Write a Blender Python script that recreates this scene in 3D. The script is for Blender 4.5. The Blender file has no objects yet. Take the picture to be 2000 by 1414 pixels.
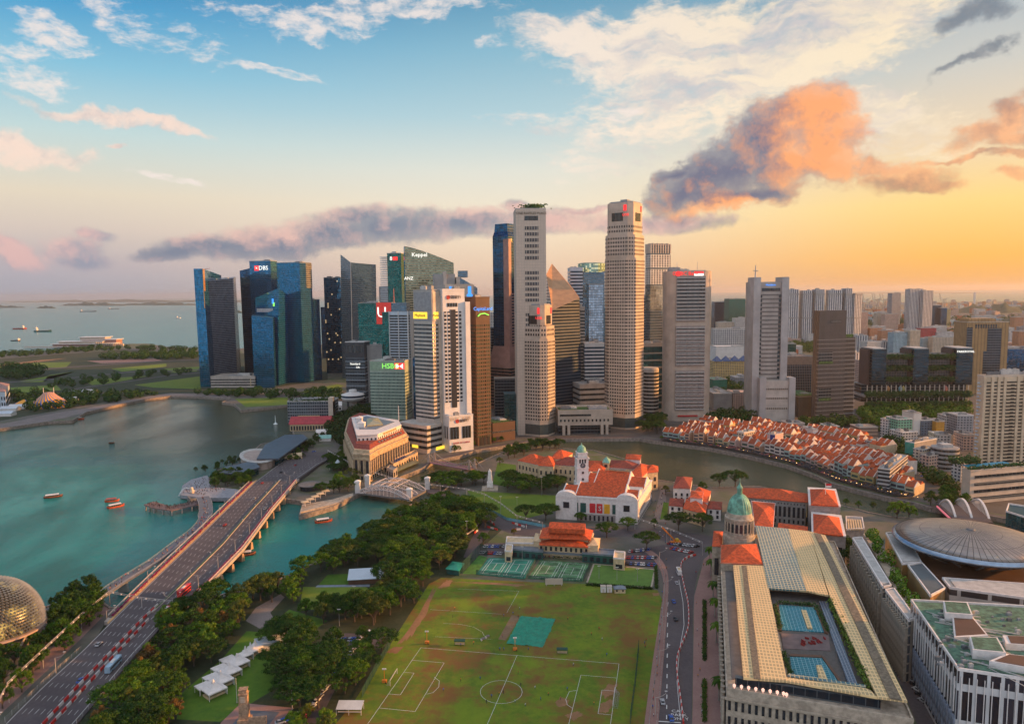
import bpy, math, random
from mathutils import Vector, Matrix
from mathutils.geometry import tessellate_polygon
R = math.radians
rnd = random.Random(7)
sc = bpy.context.scene
col = sc.collection
# ------------------------------------------------------------------ camera
F_PX, CAM_H, PITCH, ROLL = 1400.0, 168.0, math.atan(134/1400), 0.0105
cam = bpy.data.cameras.new('camera'); cam_ob = bpy.data.objects.new('camera', cam); col.objects.link(cam_ob)
cam.sensor_width = 36; cam.lens = 36*F_PX/2000; cam.clip_start = 1; cam.clip_end = 120000
fw = Vector((0, math.cos(PITCH), -math.sin(PITCH)))
r0 = Vector((1, 0, 0)); u0 = r0.cross(fw)
rt = (r0*math.cos(ROLL) - u0*math.sin(ROLL)).normalized(); up = rt.cross(fw)
m = Matrix((rt, up, -fw)).transposed().to_4x4(); m.translation = (0, 0, CAM_H)
cam_ob.matrix_world = m; sc.camera = cam_ob
CAM_AXES = (rt.copy(), up.copy(), fw.copy())
def ray(px, py): a, b, c = CAM_AXES; return (a*((px-1000)/F_PX) - b*((py-707)/F_PX) + c)
def G(px, py, z=0.0):
 d = ray(px, py); t = (z-CAM_H)/d.z; return Vector((d.x*t, d.y*t, z))
def AZ(px, py): d = ray(px, py); return Vector((d.x, d.y, 0)).normalized()
def ZT(p, px, py):
 d = ray(px, py); return CAM_H + d.z*math.hypot(p[0], p[1])/math.hypot(d.x, d.y)
# ------------------------------------------------------------------ world
SUN_AZ, SUN_EL = R(84), R(11)          # azimuth measured from the view axis towards the right
w = bpy.data.worlds.new('World'); sc.world = w; w.use_nodes = True
class NT:
 def __init__(s, nt): s.t = nt; nt.nodes.clear()
 def n(s, typ, ins=None, **kw):
  nd = s.t.nodes.new('ShaderNode'+typ)
  for k, v in kw.items(): setattr(nd, k, v)
  for k, v in (ins or {}).items():
   so = nd.inputs[k]
   if hasattr(v, 'is_output'): s.t.links.new(v, so)
   else:
    if so.type == 'RGBA' and len(v) == 3: v = (*v, 1)
    so.default_value = v
  return nd
 def m(s, op, a, b=0.0, c=0.0, clamp=False):
  nd = s.n('Math', {0: a, 1: b, 2: c}, operation=op, use_clamp=clamp); return nd.outputs[0]
 def mix(s, f, a, b, blend='MIX'):
  nd = s.n('Mix', {0: f, 6: a, 7: b}, data_type='RGBA', blend_type=blend); return nd.outputs[2]
 def smooth(s, x, a, b, lo=0.0, hi=1.0):
  nd = s.n('MapRange', {0: x, 1: a, 2: b, 3: lo, 4: hi}, interpolation_type='SMOOTHSTEP'); return nd.outputs[0]
 def ramp(s, x, stops):
  nd = s.n('ValToRGB', {0: x}); e = nd.color_ramp.elements
  while len(e) < len(stops): e.new(0.5)
  for i, (p, c) in enumerate(stops): e[i].position = p; e[i].color = (*c, 1)
  return nd.outputs[0]
 def noise(s, v, scale, detail=4, rough=0.55, dist=0.0, dims='3D', w_=0.0):
  return s.n('TexNoise', {'Vector': v, 'Scale': scale, 'Detail': detail, 'Roughness': rough, 'Distortion': dist}, noise_dimensions=dims)
def lin(r, g, b):
 f = lambda c: (c/255/12.92 if c/255 <= .04045 else ((c/255+.055)/1.055)**2.4)
 return (f(r), f(g), f(b))
k = NT(w.node_tree)
tc = k.n('TexCoord').outputs['Generated']
sx = k.n('SeparateXYZ', {0: tc})
AZn = k.m('ARCTAN2', sx.outputs[0], sx.outputs[1]); ELn = k.m('ARCSINE', sx.outputs[2])
def stops(*l):   # (image row, sRGB) -> elevation position, range 0..0.6 rad
 out = []
 for y, c in sorted(l, key=lambda q: -q[0]):
  e = math.atan((573-y)/1400*1.0) if y > -900 else 0.55
  out.append((max(0, min(1, e/0.6)), lin(*c)))
 return out
eln = k.m('DIVIDE', ELn, 0.6, clamp=True)
left = k.ramp(eln, stops((573, (158, 166, 182)), (520, (182, 174, 182)), (460, (214, 198, 188)), (400, (228, 214, 192)), (300, (194, 216, 216)), (190, (132, 192, 218)), (90, (70, 156, 204)), (0, (20, 112, 172)), (-250, (60, 120, 170))))
mid = k.ramp(eln, stops((573, (216, 186, 168)), (520, (236, 206, 178)), (440, (246, 228, 200)), (340, (226, 226, 214)), (240, (180, 208, 216)), (120, (140, 186, 206)), (0, (88, 150, 184)), (-250, (90, 130, 165))))
right = k.ramp(eln, stops((573, (240, 172, 100)), (520, (255, 188, 92)), (430, (255, 216, 134)), (330, (240, 214, 178)), (210, (206, 204, 196)), (110, (176, 186, 192)), (0, (112, 150, 172)), (-250, (110, 130, 150))))
c1 = k.mix(k.smooth(AZn, R(-36), R(4)), left, mid)
c1 = k.mix(k.smooth(AZn, R(0), R(34)), c1, right)
# unseen sky behind the camera: pale blue, brightened as added fill light
back = k.smooth(k.m('ABSOLUTE', AZn), R(100), R(160))
c1 = k.mix(back, c1, k.ramp(eln, [(0, (.66, .70, .80)), (.3, (.86, .86, .92)), (1, (.72, .82, 1.0))]))
zen = k.smooth(ELn, R(30), R(60))
c1 = k.mix(zen, c1, (.72, .72, .78))  # overhead sky above the view, also brightened as added fill
# ---- clouds in direction space
wv = k.n('CombineXYZ', {0: AZn, 1: k.m('MULTIPLY', ELn, 1.25), 2: 0.0}).outputs[0]
wn = k.noise(wv, 9.0, 5, 0.6)
warp = k.n('VectorMath', {0: wn.outputs['Color'], 1: (.5, .5, .5)}, operation='SUBTRACT').outputs[0]
def dirpix(px, py):
 d = ray(px, py).normalized(); return math.atan2(d.x, d.y), math.asin(d.z)
def blob(px, py, w_, h_, rot=0, amp=.09):
 a, e = dirpix(px, py)
 v = k.n('VectorMath', {0: k.n('CombineXYZ', {0: AZn, 1: ELn, 2: 0.0}).outputs[0], 1: warp, 2: (0, 0, 0)}, operation='ADD') if False else None
 vv = k.n('VectorMath', {0: base_v[amp], 1: (a, e, 0)}, operation='SUBTRACT').outputs[0]
 mp = k.n('Mapping', {'Vector': vv, 'Rotation': (0, 0, R(-rot)), 'Scale': (1, 1, 1)}).outputs[0]
 ms = k.n('VectorMath', {0: mp, 1: (F_PX/w_, F_PX/h_, 0)}, operation='MULTIPLY').outputs[0]
 ln = k.n('VectorMath', {0: ms}, operation='LENGTH').outputs['Value']
 return k.m('SUBTRACT', 1.0, ln)
raw = k.n('CombineXYZ', {0: AZn, 1: ELn, 2: 0.0}).outputs[0]
base_v = {}
for amp in (.03, .09):
 sc_w = k.n('VectorMath', {0: warp, 1: (amp*1.3, amp, 0)}, operation='MULTIPLY').outputs[0]
 base_v[amp] = k.n('VectorMath', {0: raw, 1: sc_w}, operation='ADD').outputs[0]
def union(bl):
 o = bl[0]
 for b in bl[1:]: o = k.m('SMOOTH_MAX', o, b, .25)
 return o
# thin high cloud: stretched noise, confined to soft regions
cm = k.n('Mapping', {'Vector': base_v[.09], 'Rotation': (0, 0, R(-16)), 'Scale': (6.5, 24, 1)}).outputs[0]
cn = k.noise(cm, 1.0, 9, 0.56, 0.0).outputs[0]
cn2 = k.noise(k.n('Mapping', {'Vector': base_v[.03], 'Rotation': (0, 0, R(-12)), 'Scale': (1, 2.6, 1)}).outputs[0], 34, 9, 0.64, 0.0).outputs[0]
cnn = k.m('ADD', k.m('MULTIPLY', cn, .46), k.m('MULTIPLY', cn2, .54))
def reg_(bl, cap): return k.m('MINIMUM', union(bl), cap)
reg = reg_([blob(1330, 80, 330, 80, 0), blob(1420, 140, 320, 90, 12), blob(1630, 70, 250, 90, 16), blob(1160, 100, 200, 50, -14), blob(1560, 40, 340, 50, 0), blob(1660, 220, 120, 60, 10)], .55)
rg3 = reg_([blob(1330, 250, 300, 60, 8), blob(1080, 245, 150, 26, -6, .03), blob(1720, 270, 160, 70, 4), blob(1250, 300, 200, 40, 6)], .4)
reg2 = reg_([blob(290, 40, 150, 50, -20), blob(120, 60, 110, 44, -14), blob(40, 100, 90, 40, 0), blob(60, 140, 80, 30, 0), blob(440, 20, 160, 30, 0), blob(640, 40, 200, 40, 5), blob(1218, 218, 44, 22, 0, .03), blob(390, 84, 60, 16, -16, .03), blob(540, 140, 120, 12, -4, .03), blob(800, 0, 240, 30, 0), blob(955, 85, 50, 18, 0, .03), blob(330, 350, 90, 10, -6, .03)], .5)
th1 = k.smooth(k.m('ADD', cnn, k.m('MULTIPLY', reg, .50)), .53, .80)
th3 = k.smooth(k.m('ADD', cnn, k.m('MULTIPLY', rg3, .34)), .54, .76)
th2 = k.smooth(k.m('ADD', cnn, k.m('MULTIPLY', reg2, .34)), .58, .78)
white = k.mix(k.smooth(AZn, R(-5), R(30)), lin(250, 232, 218), lin(255, 234, 200))
white = k.mix(k.smooth(cn, .30, .60), lin(206, 198, 200), white)
c2 = k.mix(k.m('MULTIPLY', th1, .90), c1, white)
c2 = k.mix(k.m('MULTIPLY', th3, .72), c2, white)
c2 = k.mix(k.m('MULTIPLY', th2, .85), c2, lin(244, 230, 222))
# low cumulus: a mask from warped ellipses, relief from the difference of two samples of the same noise
e1 = k.noise(base_v[.03], 24, 10, 0.66).outputs[0]; e2 = k.noise(k.n('VectorMath', {0: base_v[.03], 1: (.010, .012, 0)}, operation='ADD').outputs[0], 24, 10, 0.66).outputs[0]
relief = k.m('SUBTRACT', e1, e2); bign = k.noise(base_v[.09], 8, 4, 0.55).outputs[0]
def cum(c, bl, shade, lit, litc, soft=.35, dens=.95, k_edge=1.5, lo=-.9, hi=.9):
 u = union(bl); d = k.m('ADD', u, k.m('MULTIPLY', k.m('SUBTRACT', e1, .5), k_edge))
 msk = k.m('MULTIPLY', k.smooth(d, .0, soft), dens)
 fl = k.smooth(k.m('ADD', union(lit), k.m('MULTIPLY', k.m('SUBTRACT', bign, .5), 1.6)), lo, hi)
 lf = k.m('ADD', k.m('MULTIPLY', relief, 2.2), k.m('MULTIPLY', k.m('SUBTRACT', fl, .5), 1.0)); t = k.mix(k.m('ADD', lf, .5, clamp=True), shade, litc)
 edge_ = k.smooth(d, .1, .9, .35, 0); t = k.mix(edge_, t, c)
 return k.mix(msk, c, t)
c3 = cum(c2, [blob(205, 222, 175, 15, -7), blob(310, 238, 110, 14, -11), blob(60, 282, 100, 28, -8), blob(240, 287, 30, 10, 0), blob(-40, 272, 100, 30, 0)], lin(176, 166, 176), [blob(290, 216, 220, 34, -8), blob(40, 272, 180, 60, 0)], lin(253, 222, 204), .5, .85, 1.3, -1.2, .6)
c3 = cum(c3, [blob(345, 494, 84, 20, 5, .03), blob(430, 480, 120, 32, 4, .03), blob(540, 472, 120, 36, 0, .03), blob(640, 454, 140, 40, 4, .03), blob(760, 442, 170, 42, 2, .03), blob(900, 438, 200, 37, 3, .03), blob(690, 426, 100, 26, 8, .03), blob(1060, 434, 160, 32, 0, .03), blob(1010, 402, 44, 18, 0, .03), blob(1260, 440, 200, 22, 0, .03), blob(1130, 416, 60, 16, 0)],
   lin(112, 126, 150), [blob(440, 444, 70, 18, 0), blob(530, 444, 60, 16, 0), blob(620, 420, 50, 18, 0), blob(830, 400, 180, 16, 0), blob(960, 408, 110, 18, 0), blob(1180, 432, 200, 30, 0)], lin(226, 184, 176), .4, .92, 1.15, -1.0, .8)
c3 = cum(c3, [blob(140, 486, 64, 30, 10, .03), blob(185, 458, 40, 13, -10, .03), blob(160, 507, 60, 18, 0, .03), blob(40, 500, 60, 28, -30, .03), blob(8, 470, 30, 12, 0, .03)],
   lin(136, 146, 168), [blob(128, 462, 30, 16, 0), blob(46, 496, 36, 20, -30)], lin(230, 184, 180), .6, .75, 1.5, -1.5, .7)
c3 = cum(c3, [blob(1350, 380, 110, 40, 8), blob(1390, 350, 160, 66, 20), blob(1500, 285, 150, 90, 30), blob(1590, 235, 80, 80, 70), blob(1560, 330, 170, 40, 0), blob(1440, 388, 170, 32, 0), blob(1335, 330, 60, 26, 0), blob(1612, 285, 84, 90, 0), blob(1545, 225, 90, 50, 20)],
   lin(110, 112, 136), [blob(1605, 250, 90, 100, 0), blob(1610, 310, 90, 50, 0), blob(1420, 410, 100, 12, 0)], lin(255, 170, 112), .38, .98, 1.1, -.75, .75)
c3 = cum(c3, [blob(1765, 348, 95, 32, 5), blob(1800, 362, 70, 20, 0), blob(1740, 316, 50, 24, 0), blob(1950, 238, 100, 26, 14), blob(1990, 200, 46, 30, 0), blob(2010, 250, 80, 26, 0), blob(1990, 292, 50, 12, 0), blob(1990, 340, 30, 16, 0), blob(1880, 298, 130, 9, 2)],
   lin(150, 108, 104), [blob(1740, 310, 150, 30, 0), blob(1980, 240, 80, 26, 0), blob(1960, 345, 80, 40, 0)], lin(250, 176, 124), .6, .82, 1.3, -1.4, .9)
c3 = cum(c3, [blob(1880, 46, 60, 20, 8), blob(1890, 130, 70, 12, 30), blob(1938, 98, 34, 15, 20)], lin(98, 110, 126), [blob(1880, 20, 20, 10, 0)], lin(150, 150, 156), .7, .75)
sky = k.n('TexSky', sky_type='NISHITA', sun_disc=False, sun_elevation=SUN_EL, sun_rotation=SUN_AZ, altitude=150, air_density=1.2, dust_density=2.0)
sk = k.n('VectorMath', {0: sky.outputs[0], 1: (.1, .1, .1)}, operation='MULTIPLY').outputs[0]
c4 = k.mix(.06, c3, sk)
fin = k.n('VectorMath', {0: c4, 1: (7.1, 7.1, 7.1)}, operation='MULTIPLY').outputs[0]
bg = k.n('Background', {'Color': fin, 'Strength': 0.1})
k.t.links.new(bg.outputs[0], k.n('OutputWorld').inputs['Surface'])
sl = bpy.data.lights.new('sun', 'SUN'); sl.energy = 5.0; sl.angle = R(2.0); sl.color = (1.0, .44, .13)
sun = bpy.data.objects.new('sun', sl); col.objects.link(sun)
sd = Vector((math.sin(SUN_AZ)*math.cos(SUN_EL), math.cos(SUN_AZ)*math.cos(SUN_EL), math.sin(SUN_EL)))
sun.rotation_euler = sd.to_track_quat('Z', 'Y').to_euler()
sc.view_settings.view_transform = 'Standard'; sc.view_settings.look = 'None'; sc.view_settings.gamma = 1.0
sc.view_settings.exposure = 0.6
cy = sc.cycles
cy.max_bounces = 5; cy.diffuse_bounces = 2; cy.glossy_bounces = 3; cy.transmission_bounces = 3; cy.volume_bounces = 0; cy.transparent_max_bounces = 6
cy.use_adaptive_sampling = True; cy.adaptive_threshold = 0.02; cy.caustics_reflective = False; cy.caustics_refractive = False
cy.sample_clamp_indirect = 4.0; cy.use_denoising = True
# ------------------------------------------------------------------ mesh and object helpers
class MB:
 def __init__(s): s.v = []; s.f = []
 def add(s, vs, fs):
  b = len(s.v); s.v += [tuple(p) for p in vs]; s.f += [tuple(b+i for i in f) for f in fs]; return s
 def box(s, x0, y0, z0, x1, y1, z1):
  return s.add([(x0, y0, z0), (x1, y0, z0), (x1, y1, z0), (x0, y1, z0), (x0, y0, z1), (x1, y0, z1), (x1, y1, z1), (x0, y1, z1)],
      [(0, 3, 2, 1), (4, 5, 6, 7), (0, 1, 5, 4), (1, 2, 6, 5), (2, 3, 7, 6), (3, 0, 4, 7)])
 def prism(s, poly, z0, z1, top=True, bot=True):
  n = len(poly)
  if sum(poly[i][0]*poly[(i+1) % n][1]-poly[(i+1) % n][0]*poly[i][1] for i in range(n)) < 0: poly = poly[::-1]
  z0l = z0 if isinstance(z0, (list, tuple)) else [z0]*n; z1l = z1 if isinstance(z1, (list, tuple)) else [z1]*n
  b = len(s.v)
  s.v += [(p[0], p[1], z) for p, z in zip(poly, z0l)]+[(p[0], p[1], z) for p, z in zip(poly, z1l)]
  s.f += [(b+i, b+(i+1) % n, b+n+(i+1) % n, b+n+i) for i in range(n)]
  if n <= 4: tri = [tuple(range(n))]
  else: tri = [t if ((poly[t[1]][0]-poly[t[0]][0])*(poly[t[2]][1]-poly[t[0]][1])-(poly[t[2]][0]-poly[t[0]][0])*(poly[t[1]][1]-poly[t[0]][1])) > 0 else t[::-1] for t in tessellate_polygon([[Vector((p[0], p[1], 0)) for p in poly]])]
  if top: s.f += [tuple(b+n+i for i in t) for t in tri]
  if bot: s.f += [tuple(b+i for i in t[::-1]) for t in tri]
  return s
 def loft(s, lo, hi, cap=True):   # two closed loops of 3D points
  n = len(lo); s.add(list(lo)+list(hi), [(i, (i+1) % n, n+(i+1) % n, n+i) for i in range(n)]+([tuple(range(n))[::-1], tuple(range(n, 2*n))] if cap else []))
  return s
 def rings(s, rs, closed=True, cap=True):   # list of loops
  b = len(s.v); n = len(rs[0])
  for r in rs: s.v += [tuple(p) for p in r]
  for j in range(len(rs)-1):
   for i in range(n if closed else n-1):
    a, c = b+j*n, b+(j+1)*n; s.f.append((a+i, a+(i+1) % n, c+(i+1) % n, c+i))
  if cap and closed: s.f += [tuple(b+i for i in range(n))[::-1], tuple(b+(len(rs)-1)*n+i for i in range(n))]
  return s
 def lathe(s, prof, n=20, c=(0, 0, 0), cap=True, sx=1, sy=1):
  return s.rings([[(c[0]+r*sx*math.cos(2*math.pi*i/n), c[1]+r*sy*math.sin(2*math.pi*i/n), c[2]+z) for i in range(n)] for r, z in prof], True, cap)
 def tube(s, p, q, r, n=5, r2=None):
  p = Vector(p); q = Vector(q); d = (q-p)
  if d.length < 1e-6: return s
  d.normalize(); a = d.orthogonal().normalized(); b = d.cross(a); r2 = r if r2 is None else r2
  return s.rings([[c+a*(rr*math.cos(2*math.pi*i/n))+b*(rr*math.sin(2*math.pi*i/n)) for i in range(n)] for c, rr in ((p, r), (q, r2))])
 def path(s, pts, r, n=4):
  for a, b in zip(pts, pts[1:]): s.tube(a, b, r, n)
  return s
 def strip(s, L, Rr, z=0.0, thick=0.0):   # road-like strip between two polylines of equal length
  n = len(L); zz = lambda p: (p[0], p[1], (p[2] if len(p) > 2 else 0)+z)
  b = len(s.v); s.v += [zz(p) for p in L]+[zz(p) for p in Rr]
  s.f += [(b+i, b+n+i, b+n+i+1, b+i+1) for i in range(n-1)]
  if thick:
   c = len(s.v); s.v += [(x, y, h-thick) for x, y, h in s.v[b:b+2*n]]
   s.f += [(c+i+1, c+n+i+1, c+n+i, c+i) for i in range(n-1)]
   s.f += [(b+i+1, c+i+1, c+i, b+i) for i in range(n-1)]+[(b+n+i, c+n+i, c+n+i+1, b+n+i+1) for i in range(n-1)]
   s.f += [(b, c, c+n, b+n), (b+n-1, b+2*n-1, c+2*n-1, c+n-1)]
  return s
 def hip(s, q, ze, rise, inset=.5, ov=.6, thick=.35):   # q: 4 corners; ridge along q0-q1
  c = sum((Vector(p[:2]) for p in q), Vector((0, 0)))/4
  q = [Vector(p[:2]) for p in q]; q = [p+(p-c).normalized()*ov for p in q]
  L0 = (q[0]+q[3])/2; L1 = (q[1]+q[2])/2; d = (L1-L0); dl = d.length; wd = ((q[3]-q[0]).length+(q[2]-q[1]).length)/2
  t = min(.5, wd*inset/max(dl, .1)); a = L0+d*t; e = L1-d*t
  lo = [(p.x, p.y, ze) for p in q]; bo = [(p.x, p.y, ze-thick) for p in q]
  rr = [(a.x, a.y, ze+rise), (e.x, e.y, ze+rise)]
  return s.add(lo+rr+bo, [(0, 1, 5, 4), (2, 3, 4, 5), (3, 0, 4), (1, 2, 5), (0, 6, 7, 1), (1, 7, 8, 2), (2, 8, 9, 3), (3, 9, 6, 0), (6, 9, 8, 7)])
 def gable(s, q, ze, rise, ov=.3, thick=.3):
  return s.hip(q, ze, rise, 0.0001, ov, thick)
 def build(s, name, mat, parent=None, loc=None, rz=0, smooth=False, uv=True):
  me = bpy.data.meshes.new(name); me.from_pydata(s.v, [], s.f); me.materials.append(mat)
  if uv:
   ul = me.uv_layers.new(name='UVMap'); vs = me.vertices; dat = [0.0]*(2*len(me.loops)); lp = 0
   for p in me.polygons:
    nx, ny, nz = p.normal; l = math.hypot(nx, ny)
    for li in p.loop_indices:
     co = vs[me.loops[li].vertex_index].co
     if l < .35: dat[2*li], dat[2*li+1] = co.x, co.y
     else: dat[2*li] = (-ny*co.x+nx*co.y)/l; dat[2*li+1] = co.z
   ul.data.foreach_set('uv', dat)
  if smooth: me.polygons.foreach_set('use_smooth', [True]*len(me.polygons))
  o = bpy.data.objects.new(name, me); col.objects.link(o)
  if parent: o.parent = parent
  if loc is not None: o.location = loc
  if rz: o.rotation_euler = (0, 0, rz)
  return o
def tag(o, label, cat, group=None, kind=None):
 if label: o['label'] = label
 if cat: o['category'] = cat
 if group: o['group'] = group
 if kind: o['kind'] = kind
 return o
def thing(name, label, cat, loc=(0, 0, 0), rz=0, group=None):
 o = bpy.data.objects.new(name, None); col.objects.link(o); o.location = loc; o.rotation_euler = (0, 0, rz)
 o.empty_display_size = .5
 return tag(o, label, cat, group)
def struct(o): o['kind'] = 'structure'; return o
KIDS = {}
def kids(o):
 if o.name not in KIDS: KIDS[o.name] = list(o.children)
 return KIDS[o.name]
def dup(o, loc, rz=0, scale=None, label=None, group=None, parent=None):
 c = o.copy(); col.objects.link(c); c.location = loc; c.rotation_euler = (0, 0, rz)
 if scale: c.scale = scale if hasattr(scale, '__len__') else (scale,)*3
 if label: c['label'] = label
 if group: c['group'] = group
 if parent: c.parent = parent
 for ch in kids(o):
  d = ch.copy(); col.objects.link(d); d.parent = c
  for g in kids(ch):
   e = g.copy(); col.objects.link(e); e.parent = d
 return c
class Rep:      # first use moves the prototype itself, later uses copy it
 allr = []
 def __init__(s, proto): s.p = proto; s.used = False; Rep.allr.append(s)
 def put(s, loc, rz=0, scale=None, label=None, group=None):
  if not s.used:
   s.used = True; o = s.p; kids(o); [kids(c) for c in kids(o)]
   o.location = loc; o.rotation_euler = (0, 0, rz)
   if scale: o.scale = scale if hasattr(scale, '__len__') else (scale,)*3
   if label: o['label'] = label
   if group: o['group'] = group
   return o
  return dup(s.p, loc, rz, scale, label, group)
def text_part(name, body, size, mat, parent, loc, rot=(math.pi/2, 0, 0), ext=.12, label=None):
 cu = bpy.data.curves.new(name, 'FONT'); cu.body = body; cu.size = size; cu.extrude = ext; cu.resolution_u = 2
 cu.align_x = 'CENTER'; cu.align_y = 'CENTER'
 t = bpy.data.objects.new(name, cu); col.objects.link(t)
 me = bpy.data.meshes.new_from_object(t.evaluated_get(bpy.context.evaluated_depsgraph_get())); bpy.data.objects.remove(t)
 me.materials.clear(); me.materials.append(mat); me.name = name
 o = bpy.data.objects.new(name, me); col.objects.link(o); o.parent = parent; o.location = loc; o.rotation_euler = rot
 if label: o['label'] = label
 return o
# ------------------------------------------------------------------ materials
MC = {}
def mat(name, c, rough=.8, metal=0.0, var=.12, vs=.3, bump=0.0, emit=None, es=0.0, spec=None, c2=None, rnd_obj=0.0):
 if name in MC: return MC[name]
 m = bpy.data.materials.new(name); m.use_nodes = True; MC[name] = m; t = NT(m.node_tree)
 co = t.n('TexCoord').outputs['Object']
 nz = t.noise(co, vs, 5, .6).outputs[0]
 dk = tuple(x*(1-var*1.6) for x in c); lt = tuple(min(1, x*(1+var)) for x in (c2 or c))
 cc = t.mix(t.smooth(nz, .3, .7), dk, lt)
 if rnd_obj:
  rn = t.n('ObjectInfo').outputs['Random']
  cc = t.mix(rn, cc, tuple(x*(1-rnd_obj) for x in c))
 b = t.n('BsdfPrincipled', {'Base Color': cc, 'Roughness': rough, 'Metallic': metal})
 if spec is not None: b.inputs['Specular IOR Level'].default_value = spec
 if emit: b.inputs['Emission Color'].default_value = (*emit, 1); b.inputs['Emission Strength'].default_value = es
 if bump:
  bp = t.n('Bump', {'Strength': bump, 'Distance': .3, 'Height': t.noise(co, vs*8, 4, .6).outputs[0]})
  t.t.links.new(bp.outputs[0], b.inputs['Normal'])
 t.t.links.new(b.outputs[0], t.n('OutputMaterial').inputs[0]); return m
def facade(name, wall, glass, cu=3.0, cv=3.6, fu=.6, fv=.55, rough=.12, wr=.75, vary=.5, lit=0.0, vo=0.0, metal=0.0, litc=(1, .72, .35)):
 """wall with a grid of windows set out in metres (UV = metres along the wall, height)"""
 if name in MC: return MC[name]
 m = bpy.data.materials.new(name); m.use_nodes = True; MC[name] = m; t = NT(m.node_tree)
 uv = t.n('UVMap').outputs[0]; s = t.n('SeparateXYZ', {0: uv})
 u = t.m('DIVIDE', s.outputs[0], cu); v = t.m('DIVIDE', t.m('ADD', s.outputs[1], vo), cv)
 mu = t.m('LESS_THAN', t.m('ABSOLUTE', t.m('SUBTRACT', t.m('FRACT', u), .5)), fu/2)
 mv = t.m('LESS_THAN', t.m('ABSOLUTE', t.m('SUBTRACT', t.m('FRACT', v), .5)), fv/2)
 nz = t.n('SeparateXYZ', {0: t.n('NewGeometry').outputs['Normal']}).outputs[2]
 side = t.m('LESS_THAN', t.m('ABSOLUTE', nz), .5)
 mk = t.m('MULTIPLY', t.m('MULTIPLY', mu, mv), side)
 cell = t.n('CombineXYZ', {0: t.m('FLOOR', u), 1: t.m('FLOOR', v), 2: 0.0}).outputs[0]
 wn = t.n('TexWhiteNoise', {'Vector': cell}, noise_dimensions='3D').outputs['Value']
 gl = t.mix(wn, tuple(x*(1-vary) for x in glass), tuple(min(1, x*(1+vary)) for x in glass))
 co = t.n('TexCoord').outputs['Object']; no = t.noise(co, .12, 4, .6).outputs[0]
 wl = t.mix(t.smooth(no, .3, .7), tuple(x*.84 for x in wall), tuple(min(1, x*1.1) for x in wall))
 tv = t.n('VectorMath', {0: t.n('TexWhiteNoise', {'Vector': cell}, noise_dimensions='3D').outputs['Color'], 1: (.5, .5, .5)}, operation='SUBTRACT').outputs[0]
 nn = t.n('VectorMath', {0: t.n('VectorMath', {0: tv, 1: t.n('CombineXYZ', {0: t.m('MULTIPLY', mk, .03), 1: t.m('MULTIPLY', mk, .03), 2: t.m('MULTIPLY', mk, .03)}).outputs[0]}, operation='MULTIPLY').outputs[0], 1: t.n('NewGeometry').outputs['Normal']}, operation='ADD').outputs[0]
 b = t.n('BsdfPrincipled', {'Base Color': t.mix(mk, wl, gl), 'Normal': nn, 'Roughness': t.m('ADD', wr, t.m('MULTIPLY', mk, rough-wr)), 'Metallic': t.m('MULTIPLY', mk, metal)})
 if lit:
  on = t.m('MULTIPLY', t.m('GREATER_THAN', wn, 1-lit), mk)
  b.inputs['Emission Color'].default_value = (*litc, 1); t.t.links.new(t.m('MULTIPLY', on, .3), b.inputs['Emission Strength'])
 t.t.links.new(b.outputs[0], t.n('OutputMaterial').inputs[0]); return m
# ------------------------------------------------------------------ ground and water
def px3(l, z=0.0): return [G(x, y, z) for x, y in l]
def ground_mat():
 m = bpy.data.materials.new('ground'); m.use_nodes = True; t = NT(m.node_tree)
 p = t.n('NewGeometry').outputs['Position']
 a = t.noise(p, .004, 6, .65).outputs[0]; b_ = t.noise(p, .05, 5, .6).outputs[0]
 c = t.mix(t.smooth(a, .42, .58), (.10, .10, .095), (.075, .11, .03)); c = t.mix(t.smooth(b_, .35, .7), c, (.16, .14, .12))
 b = t.n('BsdfPrincipled', {'Base Color': c, 'Roughness': .95}); t.t.links.new(b.outputs[0], t.n('OutputMaterial').inputs[0]); return m
def water_mat(name, c1, c2, rough, bs, bstr, blend=False):
 m = bpy.data.materials.new(name); m.use_nodes = True; t = NT(m.node_tree)
 p = t.n('NewGeometry').outputs['Position']
 big = t.noise(t.n('Mapping', {'Vector': p, 'Scale': (1, .5, 1), 'Rotation': (0, 0, .5)}).outputs[0], .006, 5, .62, 1.5).outputs[0]
 col_ = t.mix(t.smooth(big, .35, .7), c1, c2)
 if blend:   # the river's silt mixes into the bay over a couple of hundred metres
  A_, B_ = G(600, 1030, -3), G(880, 925, -3); dv = (B_-A_); q = t.n('VectorMath', {0: t.n('VectorMath', {0: p, 1: tuple(A_)}, operation='SUBTRACT').outputs[0], 1: tuple(dv/dv.length_squared)}, operation='DOT_PRODUCT').outputs['Value']
  col_ = t.mix(t.smooth(t.m('ADD', q, t.m('MULTIPLY', t.m('SUBTRACT', big, .5), .8)), -.1, 1.0), col_, t.mix(t.smooth(big, .35, .7), (.048, .060, .030), (.085, .088, .046)))
 w1 = t.noise(t.n('Mapping', {'Vector': p, 'Scale': (1, 2.2, 1), 'Rotation': (0, 0, .35)}).outputs[0], bs, 6, .65).outputs[0]
 w2 = t.noise(p, bs*.12, 3, .5).outputs[0]
 h = t.m('ADD', w1, t.m('MULTIPLY', w2, 1.5))
 st = t.m('MULTIPLY', t.smooth(big, .3, .68, 1.25, .45), bstr)
 bp = t.n('Bump', {'Strength': st, 'Distance': 1.0, 'Height': h})
 b = t.n('BsdfPrincipled', {'Base Color': col_, 'Roughness': rough, 'IOR': 1.33, 'Specular IOR Level': .27, 'Normal': bp.outputs[0]})
 t.t.links.new(b.outputs[0], t.n('OutputMaterial').inputs[0]); return m
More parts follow.
